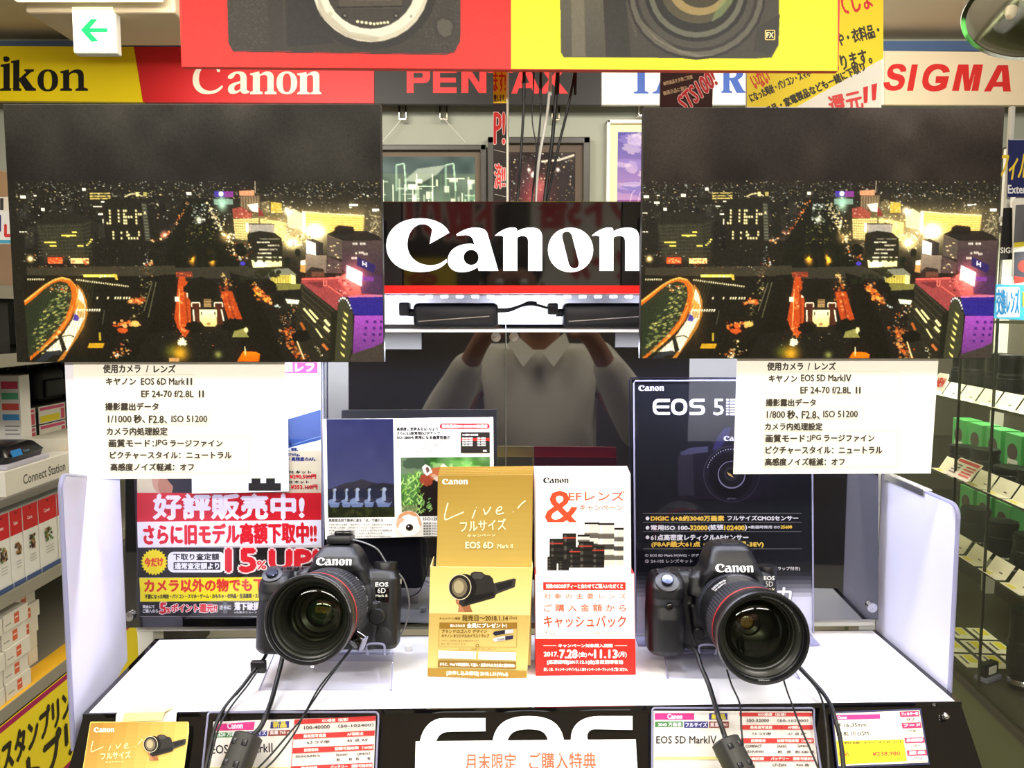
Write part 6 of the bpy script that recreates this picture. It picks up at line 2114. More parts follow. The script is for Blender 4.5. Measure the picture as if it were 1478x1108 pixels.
spec(p, 1067, 1172, [(1028, 1033.5, [('ISO感度（拡張）', 0.26, 0.64, 4)], 1), (1035, 1044, [('100-32000', 0.10, 0.40, 4.6), ('（50-102400）', 0.52, 0.94, 4.6)], 0), (1046, 1052.6, [('最高連写速度', 0.14, 0.44, 4.2), ('AF測距点', 0.66, 0.84, 4.2)], 1), (1054, 1063, [('7.0 コマ/秒', 0.16, 0.42, 4.2), ('61 点 AF', 0.66, 0.90, 4.2)], 0),
                      (1065, 1072, [('記録媒体', 0.14, 0.34, 4.2), ('記録可能枚数（16GB）', 0.5, 0.98, 4.2)], 1), (1073, 1080, [('COMPACT', 0.06, 0.28, 4), ('［RAW］', 0.5, 0.62, 4), ('［JPEG］', 0.78, 0.94, 4)], 0), (1081, 1088, [('SD(UHS)', 0.06, 0.30, 4), ('約　枚', 0.5, 0.68, 4), ('約 640 枚', 0.74, 1.0, 4)], 0), (1091, 1098, [('動画記録', 0.08, 0.30, 4.2), ('バッテリー　撮影可能枚数', 0.4, 1.0, 4.2)], 1), (1100, 1107, [('4K', 0.1, 0.18, 4), ('LP-E6N', 0.42, 0.6, 4), ('900 枚', 0.74, 0.92, 4)], 0)], 0.0, 0.06)
adopt(p.build('paper', [(943.5, 1025.6), (1171.5, 1026.5), (1186, 1150), (943, 1150)], 0.0004, CREAM), t)

t = thing('price_card', 'price card with a yellow price in a navy frame at the right end', 'price card', lifted(0.001).hit(1209, 1107), (0, 0, 0), 'price cards on the counter front')
p = Print(lifted(0.0026), 2e-5)
p.poly([(1204, 1030.5), (1296, 1027), (1304, 1068), (1209, 1070)], CREAM)
p.poly([(1206, 1031.6), (1270, 1030), (1271, 1037), (1207.4, 1039)], MAG)
p.text('Canon', 1209, 1033, 1222, 1037.2, (255, 235, 245), 0.2, -1.5)
p.text('EF 16-35mm', 1206.5, 1043.6, 1250.5, 1049.4, (50, 44, 40), 0.2, -1)
p.text('F2.8L Ⅲ USM', 1208, 1055.6, 1253.5, 1061.6, (50, 44, 40), 0.2, -1)
p.poly([(1207, 1069), (1304, 1066.6), (1309, 1098), (1211, 1103)], (252, 226, 30))
p.text('税抜 221,278 円', 1218, 1070.6, 1300, 1073.6, (60, 50, 40), 0.15, -1.5)
p.text('税込', 1211, 1084, 1225, 1091, (226, 70, 30), 0.3, -1.5)
p.text('¥238,980', 1259.5, 1084.6, 1299, 1091.2, (226, 70, 40), 0.3, -1)
for y, s1, s2 in ((1026.5, 'フィルター径', '82'), (1043, 'フード', 'EW-88D'), (1064.5, '最短撮影', '0.28 m'), (1082.6, '重量', '790 g')):
    k = (y - 1026) * 0.19
    p.poly([(1298 + k, y), (1326 + k, y - 1), (1327.4 + k, y + 7), (1299.4 + k, y + 8)], (226, 44, 96))
    p.text(s1, 1301 + k, y + 1.4, 1325 + k, y + 5.8, (255, 235, 240), 0.2, -2)
    p.poly([(1299.6 + k, y + 8.6), (1327.6 + k, y + 7.6), (1329 + k, y + 14.6), (1301 + k, y + 15.6)], CREAM)
    p.text(s2, 1308 + k, y + 9.6, 1320 + k, y + 13.4, (70, 60, 52), 0.15, -2)
adopt(p.build('paper', [(1202.5, 1029.5), (1327, 1024.6), (1339.5, 1100), (1210.5, 1105)], 0.0004, (244, 232, 196)), t)
F = lifted(0.0022)
bm = NB(); prism(bm, [F.hit(x, y) for x, y in ((1199.5, 1027), (1329.6, 1021.8), (1342.6, 1103), (1208.6, 1108))], fn * -0.002, 0.0004)
adopt(obj('navy_frame', bm, mat('navy_plastic', (38, 40, 82), 0.35)), t)

p = Print(lifted(0.0085), 2e-5)
p.text('月末限定', 671.5, 1087, 745, 1112, (220, 92, 58), 0.45)
p.text('ご購入特典', 764, 1085.5, 860, 1111, (220, 92, 58), 0.45)
nt = p.build('notice_card', [(600, 1069.5), (917.5, 1066.5), (923, 1160), (598, 1160)], 0.0008, (252, 250, 244))
tag(nt, 'white notice card with orange lettering in front of the large white letters', 'card')
q = lifted(0.0066).hit(760, 1090)
bm = NB()
prism(bm, [lifted(0.0076).hit(x, y) for x, y in ((740, 1086), (780, 1086), (780, 1100), (740, 1100))], fn * -0.0058)
adopt(obj('fixing_pad', bm, M['card']), nt)


# ------------------------------------------------------------------ the two cameras (local axes: x to the right of the viewer, z up, lens towards -y; metres from the lens mount)
class Local:
    def __init__(s, o, ux, n):
        s.p, s.n = Vector(o), Vector(n).normalized()
        s.ux = Vector(ux).normalized()
        s.uy = s.ux.cross(s.n).normalized()
        if s.uy.z > 0:
            s.uy = -s.uy

    def hit(s, x, y, lift=0.0):
        return s.p + s.ux * x + s.uy * y + s.n * lift


def loft(bm, secs, n=6):
    """Stack of rounded rectangles (z, x0, x1, y0, y1, r) joined into a closed solid."""
    rings = []
    for z, x0, x1, y0, y1, r in secs:
        r = min(r, (x1 - x0) / 2 - 1e-5, (y1 - y0) / 2 - 1e-5)
        rings.append([bm.verts.new((x, y, z)) for x, y in rrect(x0, y0, x1, y1, r, n)])
    m = len(rings[0])
    for a, b in zip(rings, rings[1:]):
        for i in range(m):
            bm.faces.new((a[i], a[(i + 1) % m], b[(i + 1) % m], b[i]))
    bm.faces.new(rings[0][::-1])
    bm.faces.new(rings[-1])


def fused(name, bm, voxel, smooth, material, parent):
    """Fuse overlapping solids of one body into one continuous skin and soften it."""
    me = bpy.data.meshes.new(name)
    bmesh.ops.recalc_face_normals(bm, faces=bm.faces[:])
    bm.to_mesh(me)
    bm.free()
    o = bpy.data.objects.new(name, me)
    COL.objects.link(o)
    r = o.modifiers.new('fuse', 'REMESH')
    r.mode = 'VOXEL'
    r.voxel_size = voxel
    s = o.modifiers.new('soften', 'SMOOTH')
    s.factor, s.iterations = 0.5, smooth
    bpy.context.view_layer.update()
    me2 = bpy.data.meshes.new_from_object(o.evaluated_get(bpy.context.evaluated_depsgraph_get()))
    bpy.data.objects.remove(o)
    bpy.data.meshes.remove(me)
    me2.name = name
    me2.materials.clear()
    return link(name, me2, material, parent, 80)


def arc_text(name, s, r, h, y, a0, a1, col, parent, bold=0.0, cone=0.0):
    """Lettering round a lens rim: angles in degrees, clockwise from the top as the viewer sees it."""
    vs, fs = glyphs(s, 2)
    X, Y = [v[0] for v in vs], [v[1] for v in vs]
    w, hh = max(X) - min(X), max(Y) - min(Y)
    bm = NB()
    P = []
    for u, v in vs:
        a = math.radians(a0 + (a1 - a0) * (u - min(X)) / w)
        t = (max(Y) - v) / hh
        rr = r + h * t
        P.append(bm.verts.new((rr * math.sin(a), y - cone * t, rr * math.cos(a))))
    for f in fs:
        try:
            bm.faces.new([P[i] for i in f])
        except ValueError:
            pass
    return obj(name, bm, col, parent)


def barrel_text(name, s, r, y0, y1, a0, a1, col, parent):
    """Lettering wrapped on the lens barrel; its baseline runs round the barrel, feet towards the front."""
    vs, fs = glyphs(s, 2)
    X, Y = [v[0] for v in vs], [v[1] for v in vs]
    bm = NB()
    P = []
    for u, v in vs:
        a = math.radians(a0 + (a1 - a0) * (u - min(X)) / (max(X) - min(X)))
        yy = y0 + (y1 - y0) * (v - min(Y)) / (max(Y) - min(Y))
        P.append(bm.verts.new((r * math.sin(a), yy, r * math.cos(a))))
    for f in fs:
        try:
            bm.faces.new([P[i] for i in f])
        except ValueError:
            pass
    return obj(name, bm, col, parent)


COATED = mat('coated_glass', (10, 13, 10), 0.02, spec=0.55, coat=0.4)
INNER = mat('lens_bezel', (27, 28, 22), 0.35)
INNER2 = mat('lens_bezel_dark', (18, 18, 17), 0.30)
GREY_INK = mat('grey_ink', (186, 188, 186), 0.5)
SATIN = mat('satin_black', (18, 18, 21), 0.33, bump=0.12, scale=2200)
RIB = mat('ribbed_rubber', (22, 23, 31), 0.55, bump=0.3, scale=1500)
GUN = mat('chrome_button', (62, 66, 84), 0.16, 0.8)


def camera_body(root, grip_w, right, hump, gx=-0.080, voxel=0.0011):
    bm = NB()
    loft(bm, [(-0.049, -0.074, right, 0.000, 0.034, 0.008), (-0.045, -0.077, right + 0.002, -0.003, 0.037, 0.010), (0.024, -0.077, right + 0.002, -0.003, 0.037, 0.010), (0.031, -0.074, right - 0.001, 0.001, 0.035, 0.010), (0.034, -0.066, right - 0.006, 0.006, 0.030, 0.010)])
    # grip with its sloping top
    loft(bm, [(-0.0495, gx + 0.004, gx + grip_w - 0.002, -0.026, 0.016, 0.013), (-0.045, gx, gx + grip_w, -0.030, 0.020, 0.016), (-0.010, gx, gx + grip_w + 0.001, -0.031, 0.020, 0.016), (0.004, gx + 0.001, gx + grip_w - 0.001, -0.028, 0.020, 0.015),
              (0.012, gx + 0.001, gx + grip_w, -0.0315, 0.020, 0.015), (0.022, gx + 0.002, gx + grip_w, -0.031, 0.020, 0.014), (0.028, gx + 0.004, gx + grip_w - 0.001, -0.026, 0.022, 0.012), (0.033, gx + 0.008, gx + grip_w - 0.003, -0.016, 0.024, 0.010)])
    # shoulder between grip and prism
    loft(bm, [(0.010, -0.046, 0.030, -0.010, 0.020, 0.008), (0.030, -0.044, 0.032, -0.007, 0.020, 0.008), (0.036, -0.036, 0.030, -0.002, 0.02, 0.008)])
    w, hz = hump
    loft(bm, [(0.020, -w - 0.008, w + 0.010, -0.012, 0.033, 0.010), (0.034, -w - 0.004, w + 0.006, -0.020, 0.034, 0.010), (0.040, -w, w + 0.002, -0.0215, 0.034, 0.010), (0.048, -w + 0.002, w - 0.001, -0.019, 0.033, 0.009), (hz - 0.006, -w + 0.006, w - 0.005, -0.014, 0.031, 0.010), (hz - 0.002, -w + 0.009, w - 0.008, -0.010, 0.027, 0.009), (hz, -w + 0.013, w - 0.012, -0.004, 0.022, 0.008)])
    lathe(bm, [(0.043, 0.006), (0.041, -0.004), (0.0385, -0.009), (0.036, -0.0105)], 64, 'Y', None, True)
    # flare under the lens, towards the right side
    loft(bm, [(-0.049, -0.036, 0.040, -0.004, 0.010, 0.004), (-0.030, -0.040, 0.044, -0.008, 0.010, 0.004), (0.0, -0.044, 0.046, -0.008, 0.010, 0.004)])
    return fused('body', bm, voxel, 7, M['body'], root)


def small_disc(name, r, h, at, n, parent, material, prof=None, seg=28):
    m4 = Matrix.Translation(Vector(at)) @ Vector(n).to_track_quat('Z', 'Y').to_matrix().to_4x4()
    bm = NB()
    lathe(bm, prof or [(r * 0.98, -0.002), (r, h * 0.7), (r * 0.86, h), (0.0002, h * 1.02)], seg, 'Z', m4)
    return obj(name, bm, material, parent, 40)


def badge(parent, at, n, lines, w):
    f = Local(at, Vector((1, 0, 0)) - Vector(n).normalized() * Vector(n).normalized().x, n)
    p = Print(f, 1.2e-5)
    y = 0
    for s, ww, h, b, col in lines:
        p.text(s, -ww / 2, y, ww / 2, y + h, col, b)
        y += h + 0.0016
    return p


LENS_GLASS = clear_mat('coated_lens_glass', (206, 214, 190), 0.13)


def lens_parts(root, spec):
    bm = NB(); lathe(bm, spec['barrel'], 96, 'Y')
    lens = obj('lens', bm, SATIN, root, 35)
    for nm, prof, n, dep in spec['rings']:
        bm = NB(); lathe(bm, prof, n, 'Y', None, False, (1, len(prof) - 2, dep))
        obj(nm, bm, RIB, lens, 20)
    for nm, m in (('red_ring', M['lens_red']), ('front_rim', SATIN), ('inner_bezel', INNER), ('inner_barrel', INNER2)):
        bm = NB(); lathe(bm, spec[nm], 96, 'Y')
        o = obj(nm, bm, m, lens, 35)
        if nm == 'red_ring':
            o['label'] = 'thin red ring'
    r, y, d = spec['glass']
    bm = NB(); lathe(bm, [(0.0002, y - d)] + [(r * math.sin(k / 14 * math.pi / 2), y - d * math.cos(k / 14 * math.pi / 2)) for k in range(1, 15)], 72, 'Y')
    obj('front_element', bm, LENS_GLASS, lens, 80)
    r, y, d = spec['back']
    bm = NB(); lathe(bm, [(0.0002, y - d)] + [(r * math.sin(k / 10 * math.pi / 2), y - d * math.cos(k / 10 * math.pi / 2)) for k in range(1, 11)], 48, 'Y')
    obj('inner_element', bm, mat('inner_coating', spec['tint'], 0.06, spec=0.9, coat=0.6), lens, 80)
    return lens


# --- the smaller camera, with the wide zoom, left
cam6 = thing('camera', 'black camera with a zoom lens on a clear stand beside the gold leaflet box', 'camera', on_y(487, 868, 0.825), (math.radians(-12.5), 0, math.radians(-0.5)))
cam6.scale = (1.0, 1.0, 1.0)
camera_body(cam6, 0.034, 0.062, (0.026, 0.060))
lens6 = lens_parts(cam6, {
    'barrel': [(0.0345, -0.004), (0.0365, -0.006), (0.0375, -0.012), (0.0375, -0.020), (0.0395, -0.024), (0.0395, -0.070), (0.0405, -0.073), (0.0405, -0.098), (0.041, -0.1)],
    'rings': [('zoom_ring', [(0.0396, -0.034), (0.0414, -0.036), (0.0416, -0.046), (0.0416, -0.058), (0.0414, -0.066), (0.0396, -0.068)], 180, 0.0008), ('focus_ring', [(0.0404, -0.074), (0.0420, -0.076), (0.0421, -0.084), (0.0420, -0.090), (0.0404, -0.092)], 200, 0.0007)],
    'red_ring': [(0.0411, -0.0955), (0.0425, -0.0958), (0.0426, -0.0985), (0.0412, -0.0990)],
    'front_rim': [(0.0411, -0.0990), (0.0426, -0.100), (0.0434, -0.108), (0.0434, -0.1165), (0.0424, -0.118), (0.0404, -0.118), (0.0397, -0.1165), (0.0397, -0.1155), (0.0390, -0.1150), (0.0388, -0.1130), (0.0394, -0.1125), (0.0386, -0.1110), (0.0380, -0.1095)],
    'inner_bezel': [(0.0380, -0.1095), (0.0364, -0.1085), (0.0354, -0.1060), (0.0346, -0.1065), (0.0328, -0.1045), (0.0320, -0.1010), (0.0312, -0.1015), (0.0302, -0.0975), (0.0294, -0.0980), (0.0286, -0.0950)],
    'inner_barrel': [(0.0286, -0.0950), (0.0262, -0.0925), (0.0254, -0.0890), (0.0236, -0.0880), (0.0228, -0.0830), (0.0205, -0.0815), (0.0195, -0.0760), (0.0150, -0.0740), (0.0140, -0.0670), (0.0, -0.0640)],
    'glass': (0.0285, -0.0945, 0.0035), 'back': (0.0138, -0.0680, 0.004), 'tint': (20, 40, 26)})
lens6.scale = (0.95, 1.0, 0.95)
arc_text('rim_lettering', 'CANON ZOOM LENS EF 24-105mm 1:4 L IS II USM', 0.0405, 0.0013, -0.1184, 6, 80, GREY_INK, lens6)
barrel_text('scale_lettering', '24    35    50    70    105', 0.0397, -0.031, -0.0265, 40, 120, GREY_INK, lens6)
barrel_text('switch_lettering', 'AF  MF    STABILIZER', 0.0376, -0.018, -0.0145, 48, 112, GREY_INK, lens6)
f = Local((-0.0185, -0.0211, 0.0475), (1, 0, 0), (0, -0.97, 0.22))
p = Print(f, 1.2e-5, 0.0006)
p.canon(0.0, 0.0, 0.0370, 0.0078, (240, 240, 240))
o = p.mesh('logo', cam6)
small_disc('shutter_button', 0.0062, 0.0030, (-0.064, -0.0225, 0.0312), (0, -0.6, 0.8), cam6, GUN)
small_disc('button_collar', 0.0105, 0.0012, (-0.064, -0.0222, 0.0300), (0, -0.6, 0.8), cam6, M['black_plastic'])
small_disc('main_dial', 0.008, 0.003, (-0.066, -0.006, 0.0335), (0, -0.1, 1), cam6, RIB)
for i, x in enumerate((-0.052, -0.044, -0.036)):
    small_disc('top_button', 0.0026, 0.0014, (x - 0.002, 0.004, 0.0345), (0, 0, 1), cam6, M['black_plastic'])
bm = NB(); lathe(bm, [(0.0125, 0.028), (0.0130, 0.030), (0.0130, 0.0385), (0.0122, 0.0402), (0.0110, 0.0400), (0.0002, 0.0404)], 48, 'Z', Matrix.Translation((0.048, 0.016, 0)), False, (1, 2, 0.0006))
obj('mode_dial', bm, SATIN, cam6, 30)
small_disc('lens_release', 0.0085, 0.0060, (0.0445, -0.0065, -0.0135), (0, -1, 0), cam6, M['black_plastic'])
small_disc('preview_button', 0.0085, 0.0022, (0.0510, -0.0038, -0.0340), (0, -1, 0), cam6, M['rubber'])
p = badge(cam6, (0.0475, -0.0036, 0.0205), (0, -1, 0), [('EOS', 0.0135, 0.0042, 0.0002, (240, 240, 240)), ('6D', 0.0085, 0.0052, 0.00005, (225, 225, 225)), ('Mark II', 0.0120, 0.0022, 0.00008, (235, 232, 215))], 0.02)
p.face.p = p.face.p
o = p.mesh('badge_lettering', cam6)
bm = NB(); box(bm, 0.0395, -0.0035, -0.0005, 0.0555, 0.0, 0.0150, 0.001)
obj('badge_plate', bm, M['black_gloss'], cam6)
for k in range(2):
    bm = NB(); lathe(bm, [(0.0026, -0.0008), (0.0032, 0.0), (0.0026, 0.0008)], 20, 'X', Matrix.Translation((-0.0782 if k == 0 else 0.0652, 0.014, 0.020)))
    obj('strap_lug', bm, M['chrome'], cam6, 60)

# --- the larger camera, with the wide lens, right
cam5 = thing('camera', 'black camera with a wide lens on a clear stand before the black poster', 'camera', on_y(1052, 871, 0.845), (math.radians(-6.0), 0, math.radians(-0.8)))
cam5.scale = (1.0, 1.0, 1.0)
camera_body(cam5, 0.040, 0.052, (0.028, 0.066), -0.091)
lens5 = lens_parts(cam5, {
    'barrel': [(0.0345, -0.004), (0.0372, -0.006), (0.0385, -0.014), (0.0392, -0.018), (0.0394, -0.050), (0.0400, -0.062), (0.0408, -0.094), (0.0412, -0.098)],
    'rings': [('focus_ring', [(0.0388, -0.016), (0.0398, -0.017), (0.0400, -0.020), (0.0398, -0.027), (0.0390, -0.028)], 200, 0.0005), ('zoom_ring', [(0.0400, -0.062), (0.0415, -0.064), (0.0418, -0.076), (0.0420, -0.092), (0.0408, -0.095)], 150, 0.0008)],
    'red_ring': [(0.0412, -0.0965), (0.0430, -0.0968), (0.0434, -0.0995), (0.0420, -0.1000)],
    'front_rim': [(0.0420, -0.1000), (0.0434, -0.101), (0.0448, -0.110), (0.0456, -0.118), (0.0457, -0.124), (0.0446, -0.126), (0.0424, -0.1255), (0.0416, -0.1235), (0.0414, -0.1200), (0.0408, -0.1195), (0.0400, -0.1170)],
    'inner_bezel': [(0.0400, -0.1170), (0.0366, -0.1150), (0.0352, -0.1130), (0.0350, -0.1105), (0.0338, -0.1100), (0.0326, -0.1050), (0.0318, -0.1050)],
    'inner_barrel': [(0.0318, -0.1050), (0.0292, -0.0980), (0.0270, -0.0960), (0.0240, -0.0900), (0.0236, -0.0880), (0.0200, -0.0840), (0.0140, -0.0800), (0.0118, -0.0790), (0.0112, -0.0740), (0.0075, -0.0720), (0.0070, -0.0680), (0.0, -0.0660)],
    'glass': (0.0318, -0.1046, 0.0085), 'back': (0.0070, -0.0690, 0.002), 'tint': (120, 84, 20)})
lens5.scale = (0.96, 1.0, 0.96)
arc_text('rim_lettering', 'CANON LENS EF 16-35mm 1:2.8 L III USM', 0.0378, 0.0016, -0.1172, 0, 84, GREY_INK, lens5, 0, -0.0014)
arc_text('filter_lettering', 'φ82mm', 0.0414, -0.0020, -0.1262, 188, 172, GREY_INK, lens5)
barrel_text('barrel_lettering', 'ZOOM LENS EF', 0.0397, -0.046, -0.0405, -48, -22, M['white_ink'], lens5)
barrel_text('barrel_lettering', '16-35mm 1:2.8 L III USM', 0.0396, -0.0345, -0.0315, -14, 24, GREY_INK, lens5)
barrel_text('range_lettering', '16-35mm', 0.0398, -0.0545, -0.0495, -46, -26, M['white_ink'], lens5)
f = Local((-0.0200, -0.0211, 0.0475), (1, 0, 0), (0, -0.97, 0.22))
p = Print(f, 1.2e-5, 0.0006)
p.canon(0.0, 0.0, 0.0400, 0.0086, (240, 240, 240))
p.mesh('logo', cam5)
small_disc('shutter_button', 0.0066, 0.0032, (-0.0715, -0.0250, 0.0300), (0, -0.62, 0.78), cam5, GUN)
small_disc('button_collar', 0.0125, 0.0012, (-0.0715, -0.0245, 0.0288), (0, -0.62, 0.78), cam5, M['black_plastic'])
small_disc('main_dial', 0.008, 0.0032, (-0.072, -0.007, 0.0335), (0, -0.1, 1), cam5, RIB)
for i, x in enumerate((-0.076, -0.064, -0.052, -0.040)):
    small_disc('top_button', 0.0026, 0.0016, (x, 0.010, 0.0342), (0, 0, 1), cam5, M['black_plastic'])
small_disc('remote_sensor', 0.0032, 0.0008, (-0.0700, -0.0305, 0.004), (0, -1, 0.1), cam5, M['black_gloss'])
bm = NB(); lathe(bm, [(0.0112, 0.026), (0.0118, 0.028), (0.0118, 0.0365), (0.0110, 0.0385), (0.0002, 0.0390)], 48, 'Z', Matrix.Translation((0.046, 0.016, 0)), False, (1, 2, 0.0006))
obj('mode_dial', bm, SATIN, cam5, 30)
small_disc('preview_button', 0.0062, 0.0030, (-0.0350, -0.0082, -0.0300), (0, -1, 0), cam5, M['black_plastic'])
small_disc('lens_release', 0.0085, 0.0060, (0.0445, -0.0065, -0.0135), (0, -1, 0), cam5, M['black_plastic'])
p = badge(cam5, (0.0425, -0.0048, 0.0312), (0, -1, 0), [('EOS', 0.0115, 0.0042, 0.00015, (240, 240, 240)), ('5D', 0.0080, 0.0055, 0.00005, (205, 205, 205)), ('Mark IV', 0.0115, 0.0022, 0.00008, (235, 232, 190))], 0.02)
p.mesh('badge_lettering', cam5)
bm = NB(); box(bm, -0.009, -0.004, 0.063, 0.010, 0.020, 0.067, 0.001)
obj('hot_shoe', bm, M['black_plastic'], cam5)
for k in range(2):
    bm = NB(); lathe(bm, [(0.0026, -0.0008), (0.0032, 0.0), (0.0026, 0.0008)], 20, 'X', Matrix.Translation((-0.0782 if k == 0 else 0.0552, 0.014, 0.020)))
    obj('strap_lug', bm, M['chrome'], cam5, 60)


# --- clear stands
def stand(cam, xl, xr, px_prong, lab):
    mw = Matrix.LocRotScale(cam.location, cam.rotation_euler, cam.scale)
    t = thing('camera_stand', lab, 'stand', (cam.location.x, cam.location.y + 0.02, ZT), (0, 0, 0), 'clear acrylic camera stands')
    bm = NB()
    box(bm, xl, -0.006, -0.0535, xr, 0.030, -0.0502, 0.0006, 2, mw)
    adopt(obj('platform', bm, M['clear']), t)
    a, b = mw @ Vector((xl - 0.004, 0.004, -0.0536)), mw @ Vector((xr + 0.004, 0.004, -0.0536))
    ra, rb = mw @ Vector((xl, 0.029, -0.0536)), mw @ Vector((xr, 0.029, -0.0536))
    bm = NB(); prism(bm, [a, b, Vector((b.x + 0.004, b.y - 0.040, ZT + 0.0003)), Vector((a.x - 0.004, a.y - 0.040, ZT + 0.0003))], (0, 0.003, 0))
    adopt(obj('front_plate', bm, M['clear']), t)
    bm = NB(); prism(bm, [ra, rb, Vector((rb.x, rb.y + 0.004, ZT + 0.0003)), Vector((ra.x, ra.y + 0.004, ZT + 0.0003))], (0, 0.003, 0))
    adopt(obj('rear_plate', bm, M['clear']), t)
    bm = NB(); tube(bm, [Vector((a.x - 0.004, a.y - 0.041, ZT + 0.001)), a, b, Vector((b.x + 0.004, b.y - 0.041, ZT + 0.001))], 0.0009, 6)
    adopt(obj('edge', bm, M['edge']), t)
    bm = NB(); tube(bm, smooth_path([mw @ Vector(v) for v in ((px_prong - 0.009, -0.004, -0.053), (px_prong - 0.009, -0.012, -0.050), (px_prong - 0.008, -0.013, -0.0415), (px_prong + 0.008, -0.013, -0.0415), (px_prong + 0.009, -0.012, -0.050), (px_prong + 0.009, -0.004, -0.053))], 5), 0.0012, 6)
    adopt(obj('stop', bm, M['edge']), t)
    return t


stand(cam6, -0.062, 0.056, 0.044, 'clear acrylic stand under the camera beside the gold box')
stand(cam5, -0.066, 0.056, -0.026, 'clear acrylic stand under the camera before the black poster')


# ------------------------------------------------------------------ security leads: points are (photo x, photo y, distance)
LEAD_DEPTH = ((925, 0.800), (950, 0.790), (985, 0.766), (1010, 0.742), (1025, 0.726), (1035, 0.714), (1060, 0.704), (1110, 0.684), (1150, 0.668))


def pts3(l):
    ys, ds = zip(*LEAD_DEPTH)
    return [on_y(v[0], v[1], v[2] if len(v) > 2 else float(np.interp(v[1], ys, ds))) for v in l]


def lead(name, label, pts, r, extras=(), group='security leads in front of the cameras', cat='cable'):
    bm = NB(); tube(bm, smooth_path(pts3(pts), 8), r)
    o = obj(name, bm, M['cable'], None, 60)
    tag(o, label, cat, group)
    return o


# sensor on top of the smaller camera, with its thin grey wire
mw6 = Matrix.LocRotScale(cam6.location, cam6.rotation_euler, cam6.scale)
t = thing('security_sensor', 'black security sensor on the flash shoe of the camera beside the gold box', 'sensor', mw6 @ Vector((0.001, 0.006, 0.0605)))
t.rotation_euler = cam6.rotation_euler
bm = NB(); box(bm, -0.013, -0.013, 0.0, 0.012, 0.014, 0.009, 0.0015)
obj('sensor_case', bm, M['black_plastic'], t, 40)
bm = NB(); box(bm, -0.006, -0.010, 0.009, 0.012, 0.012, 0.0135, 0.0015)
obj('sensor_cap', bm, M['black_gloss'], t, 40)
bm = NB(); tube(bm, smooth_path([Vector(v) for v in ((0.012, 0.0, 0.004), (0.024, 0.0, 0.001), (0.038, 0.004, -0.006), (0.046, 0.008, -0.018), (0.050, 0.010, -0.024), (0.066, 0.016, -0.040), (0.071, 0.03, -0.07), (0.062, 0.044, -0.10), (0.05, 0.05, -0.108))], 6), 0.0009, 8)
o = obj('sensor_wire', bm, mat('grey_wire', (120, 120, 124), 0.4), t, 60)
o['label'] = 'thin grey wire'
# clip hanging at the lens
t = thing('tether_clip', 'black tether clip with two thin cords hanging at the left camera lens', 'clip', on_y(516, 922, 0.745), (0.2, 0.5, -0.5))
bm = NB(); box(bm, -0.007, -0.004, -0.0085, 0.007, 0.004, 0.0085, 0.001)
obj('clip_case', bm, M['black_gloss'], t, 40)
bm = NB(); box(bm, 0.0072, -0.004, -0.0085, 0.0085, 0.004, 0.0085, 0.0004)
obj('clip_plate', bm, M['edge'], t)
for k, pts in enumerate(([(510, 932, 0.746), (500, 946, 0.750), (470, 985), (453, 1010), (436, 1036), (420, 1055), (390, 1090), (365, 1116)],
                         [(508, 933, 0.748), (492, 954, 0.755), (462, 990), (444, 1022), (437, 1034), (425, 1058), (398, 1094), (375, 1116)])):
    bm = NB(); tube(bm, smooth_path(pts3(pts), 8), 0.0009, 8)
    adopt(obj('cord', bm, M['cable'], None, 60), t)


def ferrite(top, bot, label, r, pts, endpts):
    a, b = pts3([top, bot])
    a, b = a - Vector((0, 0.008, 0)), b - Vector((0, 0.008, 0))
    d = b - a
    t = thing('security_cable', label, 'cable', a, (0, 0, 0), 'security cables with ferrite cores')
    q = d.to_track_quat('Z', 'Y').to_matrix().to_4x4()
    L = d.length
    bm = NB()
    loft(bm, [(0.0, -r * 0.8, r * 0.8, -r * 0.8, r * 0.8, r * 0.5), (0.0015, -r, r, -r, r, r * 0.6), (L - 0.0015, -r, r, -r, r, r * 0.6), (L, -r * 0.8, r * 0.8, -r * 0.8, r * 0.8, r * 0.5)], 4)
    for v in bm.verts:
        v.co = q @ v.co
    obj('ferrite_core', bm, mat('ferrite_plastic', (44, 44, 40), 0.45), t, 40)
    for k in range(4):
        bm = NB(); box(bm, (-0.7 if k % 2 else 0.25) * r, -r * 1.06, L * (0.18 + 0.48 * (k // 2)), (-0.25 if k % 2 else 0.7) * r, r * 1.06, L * (0.32 + 0.48 * (k // 2)), 0.0006, 2, q)
        obj('latch', bm, M['black_plastic'], t, 40)
    bm = NB(); tube(bm, smooth_path(pts3(pts) + [a + d * 0.1], 8), 0.0024)
    adopt(obj('cable_run', bm, M['cable'], None, 60), t)
    bm = NB(); tube(bm, smooth_path([b - d * 0.1] + pts3(endpts), 8), 0.0024)
    adopt(obj('cable_tail', bm, M['cable'], None, 60), t)


ferrite((364, 1053), (339, 1116), 'black cable with a ferrite core hanging from the camera beside the gold box', 0.0115,
        [(406, 926, 0.81), (408, 946), (400, 980), (392, 1010), (384, 1032), (374, 1052)], [(338, 1120), (334, 1150)])
ferrite((1042, 1060), (1070, 1116), 'black cable with a ferrite core hanging from the camera before the black poster', 0.0115,
        [(984, 930, 0.83), (1003, 938, 0.805), (1012, 962), (1022, 985), (1030, 1010), (1038, 1038), (1046, 1062)], [(1072, 1120), (1080, 1150)])
